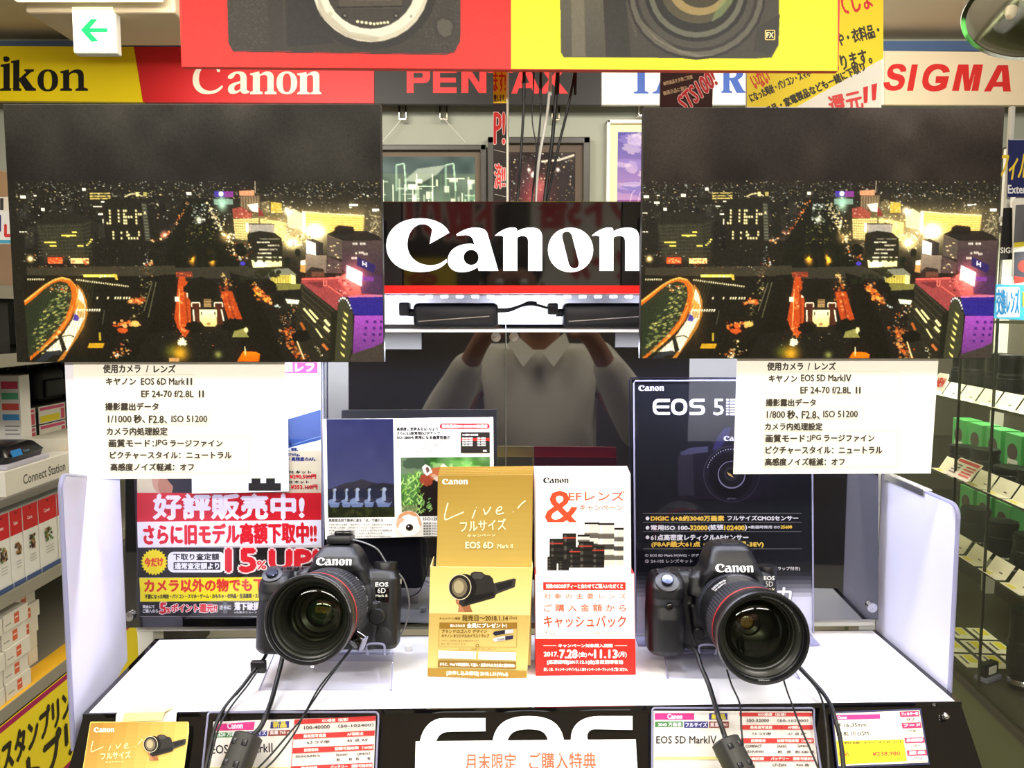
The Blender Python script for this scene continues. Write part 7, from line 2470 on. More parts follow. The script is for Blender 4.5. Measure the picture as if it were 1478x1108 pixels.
# adhesive pad with two leads, left of the smaller camera
t = thing('security_lead', 'black double lead with a small square clip below the camera beside the gold box', 'cable', on_y(373, 962, 0.782), (0, 0, 0), 'security leads in front of the cameras')
bm = NB(); box(bm, -0.0075, -0.003, -0.006, 0.0075, 0.004, 0.006, 0.001)
obj('clip', bm, M['black_plastic'], t, 40)
for k, (pts, r) in enumerate(([[(388, 936, 0.82), (381, 950, 0.80), (371, 962), (350, 990), (325, 1020), (312, 1045), (304, 1075), (296, 1112)], 0.0019], [[(374, 964), (358, 988), (336, 1016), (318, 1045), (306, 1085), (300, 1112)], 0.0010], [[(370, 966), (354, 986), (340, 1004), (326, 1024)], 0.0008])):
    bm = NB(); tube(bm, smooth_path(pts3(pts), 8), r, 8)
    adopt(obj('lead', bm, M['cable'] if k < 2 else M['white_metal'], None, 60), t)
lead('security_lead', 'thin black lead falling from the left side of the right camera lens', [(1049, 966, 0.755), (1056, 988, 0.752), (1066, 1010), (1069, 1024), (1070, 1050), (1073, 1080), (1075, 1116)], 0.0009)
lead('security_lead', 'thin black lead falling from below the right lens across red price columns', [(1128, 968, 0.728), (1132, 984, 0.738), (1137, 1000, 0.744), (1144, 1018), (1150, 1035), (1162, 1064), (1176, 1096), (1184, 1116)], 0.0009)
lead('security_lead', 'thick black lead curving from the right camera down over the navy framed card', [(1148, 956, 0.79), (1172, 982), (1188, 1000), (1200, 1020), (1206, 1040), (1212, 1062), (1216, 1090), (1218, 1116)], 0.0021)
lead('security_lead', 'thin black lead beside the thick one that crosses the navy framed card', [(1152, 964, 0.79), (1176, 990), (1187, 1012), (1191, 1040), (1194, 1070), (1197, 1116)], 0.0010)
bm = NB(); lathe(bm, [(0.0040, 0.0002), (0.0044, 0.002), (0.0036, 0.0055), (0.0002, 0.006)], 16, 'Z')
w = obj('plastic_bump', bm, mat('white_plastic', (244, 244, 246), 0.4), None, 40)
w.location = on_z(589, 938, ZT)
tag(w, 'small white plastic cap on the counter between the left camera and gold box', 'cap')


# ------------------------------------------------------------------ shelving along the left aisle
XL = -1.30
lz = {'a': 0.929, 'b': 0.683, 'c': 0.395, 'u': 1.295, 'v': 1.470}
DARKM = mat('shelf_dark_panel', (58, 55, 48), 0.6)
SHELFM = mat('shelf_steel', (150, 146, 132), 0.4)
rack = thing('shelf_rack', 'grey steel shelf rack along the left aisle holding boxes', 'shelf', (XL - 0.22, 2.6, 0))
bm = NB(); box(bm, XL - 0.47, 1.8, 0.0, XL - 0.44, 3.4, 1.85)
adopt(obj('rear_sheet', bm, DARKM), rack)
bm = NB(); box(bm, XL - 0.44, 1.8, 0.0, XL - 0.03, 3.4, 0.10)
adopt(obj('plinth', bm, DARKM), rack)
for k, z in lz.items():
    bm = NB(); box(bm, XL - 0.44, 1.8, z - 0.022, XL, 3.4, z, 0.002)
    adopt(obj('shelf_board', bm, SHELFM if k in 'abc' else DARKM), rack)
    bm = NB(); box(bm, XL, 1.8, z - 0.030, XL + 0.004, 3.4, z + 0.004)
    adopt(obj('price_rail', bm, M['clear'] if k == 'a' else SHELFM), rack)
for y in (1.83, 3.38):
    bm = NB(); box(bm, XL - 0.44, y - 0.015, 0.1, XL - 0.40, y + 0.015, 1.85)
    adopt(obj('upright', bm, SHELFM), rack)


def side_print(x):
    return Local((x, 0, 0), (0, 1, 0), (1, 0, 0))


def carton(name, label, cat, x0, x1, y0, y1, z0, z1, rgb, group, draw=None, front_draw=None, bev=0.001):
    """A printed box: x1 is its aisle side; draw() prints there in metres along y and down from its top edge."""
    c = Vector(((x0 + x1) / 2, (y0 + y1) / 2, z0))
    t = thing(name, label, cat, c, (0, 0, 0), group)
    bm = NB(); box(bm, x0, y0, z0, x1, y1, z1, bev)
    for v in bm.verts:
        v.co -= c
    obj('box_body', bm, mat('carton_%s' % name, rgb, 0.5), t)
    if draw:
        p = Print(Local((x1, y0, z1), (0, 1, 0), (1, 0, 0)), 1e-4)
        draw(p, y1 - y0, z1 - z0)
        adopt(p.mesh('printing'), t)
    if front_draw:
        p = Print(Local((x0, y0, z1), (1, 0, 0), (0, -1, 0)), 1e-4)
        front_draw(p, x1 - x0, z1 - z0)
        adopt(p.mesh('front_printing'), t)
    return t


carton('product_box', 'long low white box with grey lettering on the left shelf', 'box', XL - 0.20, XL - 0.004, 2.02, 2.34, lz['a'] + 0.001, lz['a'] + 0.066, (236, 234, 226), None,
       lambda p, w, h: p.text('Connect Station', 0.075, 0.022, 0.275, 0.048, (96, 94, 90), 0.0006))
t = thing('media_hub', 'flat black electronic hub in a clear tray on top of the long white box', 'device', (XL - 0.11, 2.14, lz['a'] + 0.067))
bm = NB()
loft(bm, [(0.012, -0.10, 0.085, -0.085, 0.085, 0.015), (0.030, -0.105, 0.092, -0.09, 0.09, 0.02), (0.052, -0.09, 0.075, -0.075, 0.075, 0.02), (0.056, -0.08, 0.065, -0.065, 0.065, 0.02)])
obj('hub_shell', bm, mat('hub_plastic', (24, 26, 32), 0.25), t, 30)
bm = NB(); box(bm, -0.11, -0.095, 0.0, 0.097, 0.095, 0.012, 0.002)
obj('tray', bm, M['clear_milk'], t)
p = Print(Local((XL - 0.11 + 0.0905, 2.05, lz['a'] + 0.067 + 0.046), (0, 1, 0), (1, 0, 0.35)), 2e-4)
p.shape([rrect(0.02, 0.0, 0.065, 0.018, 0.003)], (40, 140, 220))
p.text('Canon', 0.072, 0.006, 0.098, 0.012, (120, 160, 200), 0.0002)
adopt(p.mesh('badge'), t)
t = carton('tablet_box', 'tall white box with a dark screen and coloured labels at the left edge', 'box', XL - 0.435, XL - 0.165, 2.36, 2.41, lz['a'] + 0.001, lz['a'] + 0.29, (238, 236, 230), None, None,
           lambda p, w, h: [p.rect(0.0, 0.045, 0.192, 0.25, (26, 30, 50)), p.rect(0.215, 0.018, 0.265, 0.040, (228, 84, 120)), p.rect(0.215, 0.052, 0.265, 0.072, (96, 186, 140)), p.rect(0.215, 0.084, 0.265, 0.104, (228, 96, 84)), p.rect(0.215, 0.116, 0.265, 0.134, (84, 160, 220)),
                                  [p.rect(0.22, 0.150 + q * 0.012, 0.265 - 0.006 * (q % 2), 0.154 + q * 0.012, (150, 150, 150)) for q in range(3)], [p.shape([ell(0.245, 0.205 + q * 0.036, 0.007, 0.012, 12)], (44, 42, 42)) for q in range(2)]] and None)
carton('paper_stack', 'loose stack of white leaflets behind the flat black hub', 'papers', XL - 0.16, XL - 0.01, 2.36, 2.58, lz['a'] + 0.001, lz['a'] + 0.100, (236, 232, 216), None)
p = Print(side_print(XL + 0.006), 2e-4)
tag(p.build('shelf_tag', [], 0.001, WHITE) if False else carton('shelf_tag', 'orange and yellow shelf tag at the end of the long white box', 'tag', XL - 0.06, XL - 0.004, 2.345, 2.355, lz['a'] + 0.001, lz['a'] + 0.060, (246, 176, 60), None), 'orange and yellow shelf tag at the end of the long white box', 'tag')


def pack(i):
    def d(p, w, h):
        p.rect(0, 0, w, 0.066, (206, 34, 40))
        p.text('Canon', w * 0.3, 0.030, w * 0.62, 0.040, (250, 230, 225), 0.0003)
        p.shape([rrect(w * 0.44, 0.006, w * 0.58, 0.012, 0.003)], (120, 16, 22))
        r = random.Random(i)
        for q in range(26):
            x, y = w * (0.25 + 0.4 * r.random()), 0.082 + 0.036 * r.random()
            p.rect(x, y, x + 0.008, y + 0.007, [(120, 84, 56), (176, 140, 96), (90, 130, 60), (70, 54, 44)][(r.randrange(4) + (i == 2) * 2) % 4])
        for q in range(3):
            p.rect(w * 0.3, 0.136 + q * 0.008, w * 0.7, 0.139 + q * 0.008, (190, 190, 186))
        p.rect(0, h - 0.016, w, h - 0.003, (70, 92, 140))
    return d


edges = (1.90, 1.965, 2.03, 2.085, 2.155, 2.245, 2.32, 2.40)
names = ('nearest and cut by the picture edge', 'with a brown photograph, second from the near end', 'with a tan photograph, third from the near end', 'with a green photograph', 'next beyond the green one', 'second beyond the green one', 'farthest, half hidden by the side wing')
for i in range(7):
    carton('photo_paper_pack', 'white photo paper pack with red top, ' + names[i], 'pack', XL - 0.11, XL - 0.006, edges[i] + 0.002, edges[i + 1] - 0.002, lz['b'] + 0.001, lz['b'] + 0.206, (236, 236, 232), 'red and white packs on the left shelf', pack(i))
for i in range(4):
    carton('photo_paper_pack', 'red topped pack in the rear row, %s from the near end' % ('first', 'second', 'third', 'fourth')[i], 'pack', XL - 0.235, XL - 0.125, 1.93 + 0.12 * i, 2.04 + 0.12 * i, lz['b'] + 0.001, lz['b'] + 0.200, (198, 40, 44), 'red and white packs on the left shelf')


def small(p, w, h):
    p.rect(w * 0.42, h * 0.18, w * 0.62, h * 0.82, (222, 106, 70))
    p.rect(w * 0.45, h * 0.42, w * 0.59, h * 0.5, (250, 230, 220))
    p.rect(w * 0.06, h * 0.6, w * 0.3, h * 0.66, (150, 146, 138))


words_ = ('bottom', 'second lowest', 'third lowest', 'fourth lowest', 'topmost')
for col, (x1, y0, y1, n, nm) in enumerate(((XL - 0.01, 1.86, 1.985, 5, 'nearest stack'), (XL - 0.012, 1.995, 2.10, 5, 'middle stack'), (XL - 0.075, 2.13, 2.245, 5, 'farthest stack'))):
    for k in range(n):
        j = RNG.uniform(-0.005, 0.005)
        carton('ink_box', 'small white box with an orange square, %s in the %s' % (words_[k], nm), 'box', x1 - 0.10 + j, x1 + j, y0 + j, y1 + j, lz['c'] + 0.0015 + k * 0.0455, lz['c'] + 0.046 + k * 0.0455, (232, 228, 216), 'small white boxes on the low left shelf', small)
bm = NB(); box(bm, XL - 0.07, 1.9, lz['c'], XL - 0.002, 2.5, lz['c'] + 0.001)
tag(obj('shelf_sheet', bm, mat('yellow_sheet', (246, 190, 40), 0.6)), 'yellow sheet lying under the small white boxes on the low shelf', 'sheet')

p = Print(Local((XL + 0.006, 1.80, lz['c'] - 0.035), (0, 1, 0), (1, 0, 0)), 2e-4)
p.rect(0, 0, 0.9, 0.016, (176, 34, 92))
p.rect(0, 0.262, 0.9, 0.276, (176, 34, 92))
p.text('インスタンプリント!', 0.02, 0.045, 0.515, 0.125, (40, 36, 20), 0.004)
p.text('フォトプリント', 0.02, 0.135, 0.66, 0.245, (40, 36, 20), 0.005)
L = p.face
ol = [(0, 0), (0.9, 0), (0.9, 0.276), (0, 0.276)]
tag(p.build('shelf_banner', ol, 0.003, (248, 226, 40)), 'yellow banner with black lettering and magenta edges along the bottom of the left rack', 'banner')

# goods on the upper left shelves, only a sliver in view
p = Print(front(1.96), 2e-4)
p.rect(0, 286, 5, 303, (60, 58, 54)); p.rect(5, 286, 13, 303, (240, 232, 214))
p.rect(-40, 305, 15, 347, (244, 242, 238))
p.text('L', 7, 324, 14.5, 341, (220, 60, 60), 1.2)
p.rect(-40, 310, 1.5, 334, (50, 60, 130))
p.rect(-40, 346, 15.5, 351, (80, 170, 200))
bd = tag(p.build('price_board', [(-40, 284), (15, 284), (16, 352), (-40, 352)], 0.004, (240, 236, 226)), 'white price board with a red letter at the left edge beside the night photograph', 'board')
bm = NB(); q = on_y(4, 352, 1.964); box(bm, q.x - 0.03, q.y, lz['v'] + 0.0, q.x + 0.03, q.y + 0.01, q.z + 0.03)
adopt(obj('support', bm, M['clear']), bd)
carton('lens_box', 'black box with a yellow label on the upper left shelf', 'box', XL - 0.24, XL - 0.035, 2.02, 2.12, lz['u'] + 0.001, lz['u'] + 0.135, (30, 28, 28), None, None, lambda p, w, h: [p.rect(w * 0.2, 0.001, w, 0.012, (220, 205, 60)), p.rect(w * 0.5, 0.03, w * 0.96, 0.1, (74, 62, 56))] and None)
carton('brown_box', 'tan and brown box on the topmost left shelf', 'box', XL - 0.3, XL - 0.02, 2.05, 2.2, lz['v'] + 0.001, lz['v'] + 0.30, (170, 138, 104), None, None, lambda p, w, h: p.rect(0, h * 0.0, w, h * 0.2, (240, 232, 206)))

# half-depth inner shelf with price labels and camera bags, seen between the tablet box and the caption
bm = NB(); box(bm, XL - 0.44, 2.44, 1.075, XL - 0.28, 3.36, 1.095, 0.002)
adopt(obj('shelf_board', bm, DARKM), rack)
PLAB = None
for k in range(5):
    for r, z in enumerate((1.092, 1.030)):
        if PLAB is None:
            p = Print(Local((0, 0, 0), (0, 1, 0), (1, 0, 0)), 2e-4)
            p.rect(0.006, 0.004, 0.150, 0.014, (226, 90, 130))
            p.rect(0.006, 0.032, 0.120, 0.054, (246, 226, 40))
            p.rect(0.128, 0.018, 0.150, 0.054, (226, 90, 110))
            PLAB = p.build('price_label', [(0, 0), (0.156, 0), (0.156, 0.058), (0, 0.058)], 0.002, (244, 240, 226))
            PLAB.parent = rack
            d = PLAB
        else:
            d = PLAB.copy()
            COL.objects.link(d)
            d.parent = rack
        d.location = (XL - 0.276 - rack.location.x, 2.46 + 0.175 * k - rack.location.y, z)
BAG = None
for k in range(4):
    y = 2.56 + 0.21 * k
    lab = 'black camera bag on the inner left shelf, %s from the near end' % ('first', 'second', 'third', 'fourth')[k]
    if BAG is None:
        t = thing('camera_bag', lab, 'bag', (XL - 0.36, y, 1.096), (0, 0, math.pi / 2), 'camera bags on the inner left shelf')
        bm = NB(); box(bm, -0.085, -0.06, 0.0, 0.085, 0.06, 0.12, 0.03, 4)
        obj('bag_body', bm, M['rubber'], t, 40)
        bm = NB(); box(bm, -0.06, -0.070, 0.02, 0.06, -0.055, 0.08, 0.006, 3)
        obj('pocket', bm, M['rubber'], t, 40)
        bm = NB(); tube(bm, smooth_path([Vector(v) for v in ((-0.05, 0, 0.117), (-0.04, 0, 0.14), (0.04, 0, 0.14), (0.05, 0, 0.117))], 6), 0.006)
        obj('handle', bm, M['black_plastic'], t, 60)
        BAG = t
    else:
        dup(BAG, (XL - 0.36, y, 1.096), None, lab)

# ------------------------------------------------------------------ glass showcase along the right aisle
SU = Vector((0.09, 1.0, 0)).normalized()
SW = Vector((SU.y, -SU.x, 0))
SO = Vector((1.30, 2.0, 0))
SM = Matrix(((SW.x, SU.x, 0, SO.x), (SW.y, SU.y, 0, SO.y), (0, 0, 1, 0), (0, 0, 0, 1)))


def sc(d, t_, z):
    return SM @ Vector((d, t_, z))


case = thing('glass_showcase', 'glass fronted showcase of lenses on a dark green base along the right aisle', 'showcase', sc(0.2, 0.2, 0))
GREENM = mat('showcase_green', (98, 104, 70), 0.45, bump=0.05)


def sbox(name, d0, t0, z0, d1, t1, z1, m, bev=0.0):
    bm = NB(); box(bm, d0, t0, z0, d1, t1, z1, bev, 2, SM)
    return adopt(obj(name, bm, m), case)


sbox('base_cabinet', 0.0, -0.16, 0.0, 0.46, 1.3, 0.325, GREENM, 0.004)
sbox('base_top', -0.012, -0.16, 0.325, 0.46, 1.3, 0.346, mat('showcase_trim', (60, 58, 44), 0.4), 0.003)
sbox('rear_sheet', 0.44, -0.16, 0.346, 0.46, 1.3, 2.02, mat('showcase_back', (66, 62, 50), 0.6))
sbox('end_sheet', 0.0, 1.28, 0.346, 0.46, 1.3, 1.9, bpy.data.materials['showcase_back'])
RZ = {'A': 1.144, 'B': 0.905, 'C': 0.680, 'U': 1.385}
for k, z in RZ.items():
    sbox('glass_shelf', 0.02, -0.16, z - 0.008, 0.44, 1.28, z, M['glass'])
    sbox('shelf_edge', 0.014, -0.16, z - 0.010, 0.020, 1.28, z - 0.002, mat('glass_edge', (96, 100, 76), 0.2))
sbox('front_glass', -0.004, -0.16, 0.35, 0.0, 0.36, 1.62, M['glass'])
sbox('front_glass', 0.006, 0.18, 0.35, 0.010, 1.28, 1.62, M['glass'])
for d, t_ in ((-0.002, 0.36), (0.008, 0.18)):
    sbox('glass_edge', d - 0.003, t_ - 0.003, 0.35, d + 0.003, t_ + 0.003, 1.62, mat('glass_edge_dark', (44, 46, 36), 0.2))
sbox('top_rail', -0.012, -0.16, 1.62, 0.02, 1.28, 1.635, bpy.data.materials['showcase_trim'])
sbox('slotted_upright', 0.41, 0.16, 0.346, 0.44, 0.20, 2.0, M['white_metal'])
sbox('slotted_upright', 0.41, 0.98, 0.346, 0.44, 1.02, 2.0, M['white_metal'])

for lx, ly in ((0.10, 0.10), (0.10, 0.75)):
    q = sc(lx, ly, 1.60)
    area_lamp('showcase_fill', q, (0, math.radians(-12), 0), 0.10, 0.5, 14, (1.0, 0.97, 0.92))  # added fill without a lamp part, brightens the cards and lenses

# lenses: one of each kind, then copies
LBL = {'A': 'upper', 'B': 'middle', 'C': 'lower'}


def shop_lens(name_label, r, h, group):
    t = thing('display_lens', name_label, 'lens', (0, 0, 0), (0, 0, 0), group)
    bm = NB(); lathe(bm, [(r * 0.86, 0.0), (r * 0.9, 0.002), (r * 0.9, h * 0.18), (r, h * 0.22), (r, h * 0.62), (r * 0.94, h * 0.66), (r * 0.94, h * 0.9), (r * 0.98, h * 0.93), (r * 0.98, h)], 36, 'Z', None, True)
    obj('barrel', bm, M['black_plastic'], t, 30)
    bm = NB(); lathe(bm, [(r * 1.0, h * 0.28), (r * 1.03, h * 0.29), (r * 1.03, h * 0.55), (r * 1.0, h * 0.56)], 72, 'Z', None, False, (1, 2, 0.0006))
    obj('focus_ring', bm, M['rubber'], t, 20)
    bm = NB(); lathe(bm, [(r * 0.905, h * 0.06), (r * 0.93, h * 0.07), (r * 0.93, h * 0.12), (r * 0.905, h * 0.13)], 36, 'Z')
    obj('silver_ring', bm, M['bright_chrome'], t, 30)
    bm = NB(); lathe(bm, [(r * 0.96, h), (r * 0.94, h + 0.005), (r * 0.5, h + 0.006), (0.0005, h + 0.006)], 36, 'Z')
    obj('lens_cap', bm, M['black_plastic'], t, 30)
    return t


lensA = shop_lens('', 0.034, 0.085, 'lenses on the upper glass shelf')
order = ('nearest', 'second', 'third', 'fourth', 'fifth', 'sixth', 'seventh')
first = True
for i, t_ in enumerate((0.06, 0.17, 0.28, 0.39, 0.50, 0.61)):
    lab = 'black lens on the upper glass shelf, %s from the near end' % order[i].replace('nearest', 'first')
    if first:
        lensA.location = sc(0.10, t_, RZ['A'] + 0.0005); lensA['label'] = lab; lensA.scale = (1.0, 1.0, 1.55); first = False
    else:
        dup(lensA, sc(0.10 + 0.02 * (i % 2), t_, RZ['A'] + 0.0005), None, lab)
for i, t_ in enumerate((0.02, 0.15, 0.28, 0.42, 0.56)):
    d = dup(lensA, sc(0.11, t_, RZ['B'] + 0.0005), None, 'black lens on the middle glass shelf, %s from the near end' % order[i].replace('nearest', 'first'), 'lenses on the middle glass shelf')
    d.scale = (1.25, 1.25, 0.95 - 0.15 * (i % 3))
for i, t_ in enumerate((0.02, 0.17, 0.32, 0.48)):
    d = dup(lensA, sc(0.12, t_, RZ['C'] + 0.0005), None, 'black lens on the lower glass shelf, %s from the near end' % order[i].replace('nearest', 'first'), 'lenses on the lower glass shelf')
    d.scale = (1.3, 1.3, 1.25)
big = dup(lensA, sc(0.15, -0.02, 0.346 + 0.031), None, 'largest black lens standing on the clear plinth at the bottom of the showcase', 'lenses at the bottom of the showcase')
big.scale = (1.9, 1.9, 2.6)
big2 = dup(lensA, sc(0.13, 0.19, 0.346 + 0.0015), None, 'slimmer tall black lens behind the largest one at the bottom of the showcase', 'lenses at the bottom of the showcase')
big2.scale = (1.2, 1.2, 2.5)
t = thing('lens_plinth', 'round clear plinth below the largest lens in the showcase', 'plinth', sc(0.15, -0.02, 0.346))
bm = NB(); lathe(bm, [(0.050, 0.0), (0.052, 0.002), (0.044, 0.024), (0.070, 0.028), (0.070, 0.030)], 40, 'Z', None, True)
obj('plinth_body', bm, M['edge'], t, 30)

# green boxes behind the lenses
gb = None
for i, (t_, k) in enumerate(((0.34, 'B'), (0.46, 'B'), (0.58, 'B'), (0.70, 'B'), (0.82, 'B'), (0.50, 'C'), (0.62, 'C'), (0.74, 'C'))):
    lab = 'green filter box on the %s glass shelf, %s from the near end' % ({'B': 'middle', 'C': 'lower'}[k], ('first', 'second', 'third', 'fourth', 'fifth', 'first', 'second', 'third')[i])
    if gb is None:
        t = thing('filter_box', lab, 'box', sc(0.24, t_, RZ[k] + 0.0005), (0, 0, math.atan2(SU.x, SU.y) * -1), 'green boxes in the showcase')
        bm = NB(); box(bm, -0.03, -0.047, 0.0, 0.03, 0.047, 0.125, 0.001)
        obj('box_body', bm, mat('green_card', (92, 186, 108), 0.4), t)
        p = Print(Local((-0.03, 0.047, 0.125), (0, -1, 0), (-1, 0, 0)), 2e-4)
        p.shape([ell(0.045, 0.055, 0.030, 0.026, 24)], (92, 82, 76))
        p.rect(0.020, 0.078, 0.078, 0.112, (238, 238, 232))
        p.text('¥4,980', 0.026, 0.092, 0.07, 0.104, (80, 76, 70), 0.0006)
        o = p.mesh('printing')
        o.parent = t
        gb = t
    else:
        dup(gb, sc(0.24, t_, RZ[k] + 0.0005), None, lab)

# tilted price cards along the shelf edges
pc = None
for k, ts in (('A', (-0.06, 0.05, 0.16, 0.27, 0.38, 0.49, 0.60)), ('B', (-0.06, 0.05, 0.16, 0.27, 0.38, 0.49)), ('C', (-0.08, 0.04, 0.16, 0.28, 0.40))):
    for i, t_ in enumerate(ts):
        lab = 'white tilted price card on the %s glass shelf edge, %s from the near end' % (LBL[k], order[i].replace('nearest', 'first'))
        if pc is None:
            t = thing('shelf_price_card', lab, 'price card', sc(0.03, t_, RZ[k] + 0.0008), (0, 0, -math.atan2(SU.x, SU.y)), 'price cards in the showcase')
            f = Local((0.022, 0.05, 0.040), (0, -1, 0), (-0.85, 0, 0.52))
            p = Print(f, 1e-4)
            p.rect(0.058, 0.034, 0.074, 0.0375, (90, 86, 80))
            o = p.build('card', [(0.0, 0.0), (0.1, 0.0), (0.1, 0.046), (0.0, 0.046)], 0.001, (246, 240, 220))
            o.parent = t
            p = Print(Local((-0.002, 0.05, 0.0012), (0, -1, 0), (0, 0, 1)), 1e-4)
            f2 = p.face
            f2.uy = Vector((-1, 0, 0))
            p.rect(0.01, 0.004, 0.05, 0.018, (236, 224, 90))
            o = p.build('foot_strip', [(0.0, 0.0), (0.1, 0.0), (0.1, 0.024), (0.0, 0.024)], 0.001, (240, 236, 218))
            o.parent = t
            pc = t
        else:
            dup(pc, sc(0.03, t_, RZ[k] + 0.0008), None, lab)
p = Print(Local(sc(0.02, 0.555, RZ['A'] + 0.070), -SU, -SW + Vector((0, 0, 0.3))), 2e-4)
p.text('NEW', 0.012, 0.016, 0.064, 0.044, (220, 50, 40), 0.0016, 0, 0.12)
tag(p.build('new_tag', rrect(0, 0, 0.076, 0.058, 0.012), 0.002, (250, 246, 230)), 'white NEW tag with red lettering on the upper glass shelf', 'tag')
p = Print(Local(sc(0.03, 0.40, RZ['B'] + 0.062), -SU, -SW + Vector((0, 0, 0.9))), 2e-4)
p.rect(0.006, 0.004, 0.13, 0.014, (214, 70, 70))
for q in range(4):
    p.rect(0.07, 0.020 + q * 0.010, 0.13, 0.025 + q * 0.010, (226, 110, 100))
    p.rect(0.008, 0.022 + q * 0.010, 0.05, 0.025 + q * 0.010, (120, 110, 100))
tag(p.build('spec_card', [(0, 0), (0.138, 0), (0.138, 0.066), (0, 0.066)], 0.0015, (246, 240, 226)), 'white specification card with red lines lying on the middle glass shelf edge', 'card')
bc = None
for i in range(3):
    for j in range(3):
        lab = 'white and yellow price card lying in the showcase base, %s row, %s from the front' % (('near', 'middle', 'far')[i], order[j].replace('nearest', 'first'))
        if bc is None:
            t = thing('base_price_card', lab, 'price card', (0, 0, 0), (0, 0, -math.atan2(SU.x, SU.y)), 'price cards lying in the showcase base')
            p = Print(Local((0, 0, 0.0012), (0, -1, 0), (0, 0, 1)), 1e-4)
            p.face.uy = Vector((-1, 0, 0))
            p.rect(0.006, 0.006, 0.06, 0.03, (240, 226, 70))
            p.rect(0.012, 0.036, 0.07, 0.044, (110, 106, 90))
            o = p.build('card', [(0.0, 0.0), (0.095, 0.0), (0.095, 0.056), (0.0, 0.056)], 0.001, (244, 240, 220))
            o.parent = t
            bc = t
        else:
            t = dup(bc, (0, 0, 0), None, lab)
        t.location = sc(0.09 + 0.07 * j, 0.40 + 0.11 * i, 0.3475)
sbx = thing('small_gadget', 'small black gadget with a white square on a clear stand in the showcase base', 'gadget', sc(0.06, 0.235, 0.347), (0, 0, 0.5))
bm = NB(); box(bm, -0.032, -0.012, 0.012, 0.032, 0.012, 0.050, 0.004)
obj('gadget_case', bm, M['black_plastic'], sbx)
bm = NB(); box(bm, -0.018, -0.0135, 0.020, 0.018, -0.0118, 0.042)
obj('white_square', bm, M['card'], sbx)
bm = NB(); box(bm, -0.035, -0.02, 0.0, 0.035, 0.02, 0.012, 0.001)
obj('clear_stand', bm, M['edge'], sbx)

# boxes on the top glass shelf
for i, (t_, w, h, rgb, lab) in enumerate(((0.02, 0.09, 0.10, (214, 120, 84), 'orange and white box on the top glass shelf of the showcase'), (0.14, 0.08, 0.075, (60, 52, 48), 'dark brown box on the top glass shelf of the showcase'), (0.25, 0.08, 0.12, (232, 226, 210), 'cream box on the top glass shelf of the showcase'))):
    bm = NB(); box(bm, 0.08, t_, RZ['U'] - 0.0, 0.20, t_ + w, RZ['U'] + h, 0.001, 2, SM)
    t = thing('lens_carton', lab, 'box', sc(0.14, t_ + w / 2, RZ['U']), (0, 0, 0), 'cartons on the top glass shelf')
    adopt(obj('box_body', bm, mat('carton_card', rgb, 0.5)), t)
    p = Print(Local(sc(0.0795, t_ + w, RZ['U'] + h), -SU, -SW), 1e-4)
    p.rect(0.01, 0.012, w - 0.01, h * 0.5, (240, 236, 226))
    p.rect(0.016, h * 0.6, w - 0.02, h * 0.72, (150, 140, 130))
    adopt(p.mesh('label_print'), t)

# signs at the near end of the showcase, cut by the right edge of the picture
pole = on_y(1455, 300, 2.06)
post = thing('sign_post', 'white slim post carrying the signs at the right edge', 'post', (pole.x, 2.06, 0))
bm = NB(); box(bm, -0.006, 0.0, 1.645, 0.006, 0.012, on_y(1455, 153, 2.06).z, 0.002)
obj('tube', bm, M['white_metal'], post)
bm = NB(); box(bm, -0.02, -0.01, 1.636, 0.03, 0.03, 1.648, 0.002)
obj('foot_plate', bm, M['white_metal'], post)
for i, (Y, outline, rgb, draw, lab, cat) in enumerate((
    (2.046, [(1456, 201), (1530, 201), (1528, 284), (1455, 284)], (30, 38, 96), lambda p: [p.text('フィル', 1440, 222, 1482, 259, (246, 214, 60), 0.7, 0, 0.16), p.text('External flash', 1455, 267, 1520, 279, (240, 240, 245), 0.4), p.line([(1456, 201.5), (1530, 201.5)], 1, (200, 205, 220))], 'navy sign with yellow lettering at the right edge above the white flyer', 'sign'),
    (2.040, [(1449, 300), (1530, 296), (1528, 372), (1444, 375)], (26, 24, 24), lambda p: p.text('SIGMA', 1444, 357, 1474, 365, (238, 236, 230), 0.3), 'black board with white lettering half behind the white flyer', 'board'),
    (2.030, rrect(1462, 286, 1540, 412, 6), (242, 240, 228), lambda p: [p.poly([(1466, 296), (1540, 290), (1540, 344), (1463, 352)], (104, 104, 108)), p.poly([(1464, 350), (1540, 343), (1540, 349), (1463, 357)], (236, 214, 60)), p.poly([(1464, 364), (1540, 356), (1540, 404), (1463, 404)], (60, 60, 74)), p.shape([ell(1478, 384, 9, 9)], (150, 60, 50)), p.poly([(1464, 398), (1500, 404), (1464, 409)], (214, 60, 50))], 'white rounded flyer with grey pictures at the right edge', 'flyer'),
    (2.022, [(1438, 410), (1540, 413), (1538, 466), (1435, 459)], (72, 176, 222), lambda p: [p.shape([rrect(1438.5, 414, 1472, 457.5, 3)], (232, 244, 250)), p.text('交換レンズ', 1439, 417, 1471, 454, (40, 130, 190), 0.7), p.poly([(1476, 420), (1486, 430), (1476, 444)], (246, 220, 60))], 'light blue sign naming interchangeable lenses at the right edge', 'sign'))):
    p = Print(front(Y), 2e-4)
    draw(p)
    t = tag(p.build('small_sign', outline, 0.003, rgb), lab, cat)
    a = on_y(1455, 300, Y)
    z = {0: on_y(1460, 240, 2.05).z, 1: on_y(1460, 330, 2.05).z, 2: on_y(1460, 345, 2.05).z, 3: on_y(1460, 436, 2.05).z}[i]
    bm = NB(); box(bm, pole.x - 0.004, Y + 0.003, z, pole.x + 0.03, 2.061, z + 0.012)
    adopt(obj('clamp', bm, M['clear']), t)


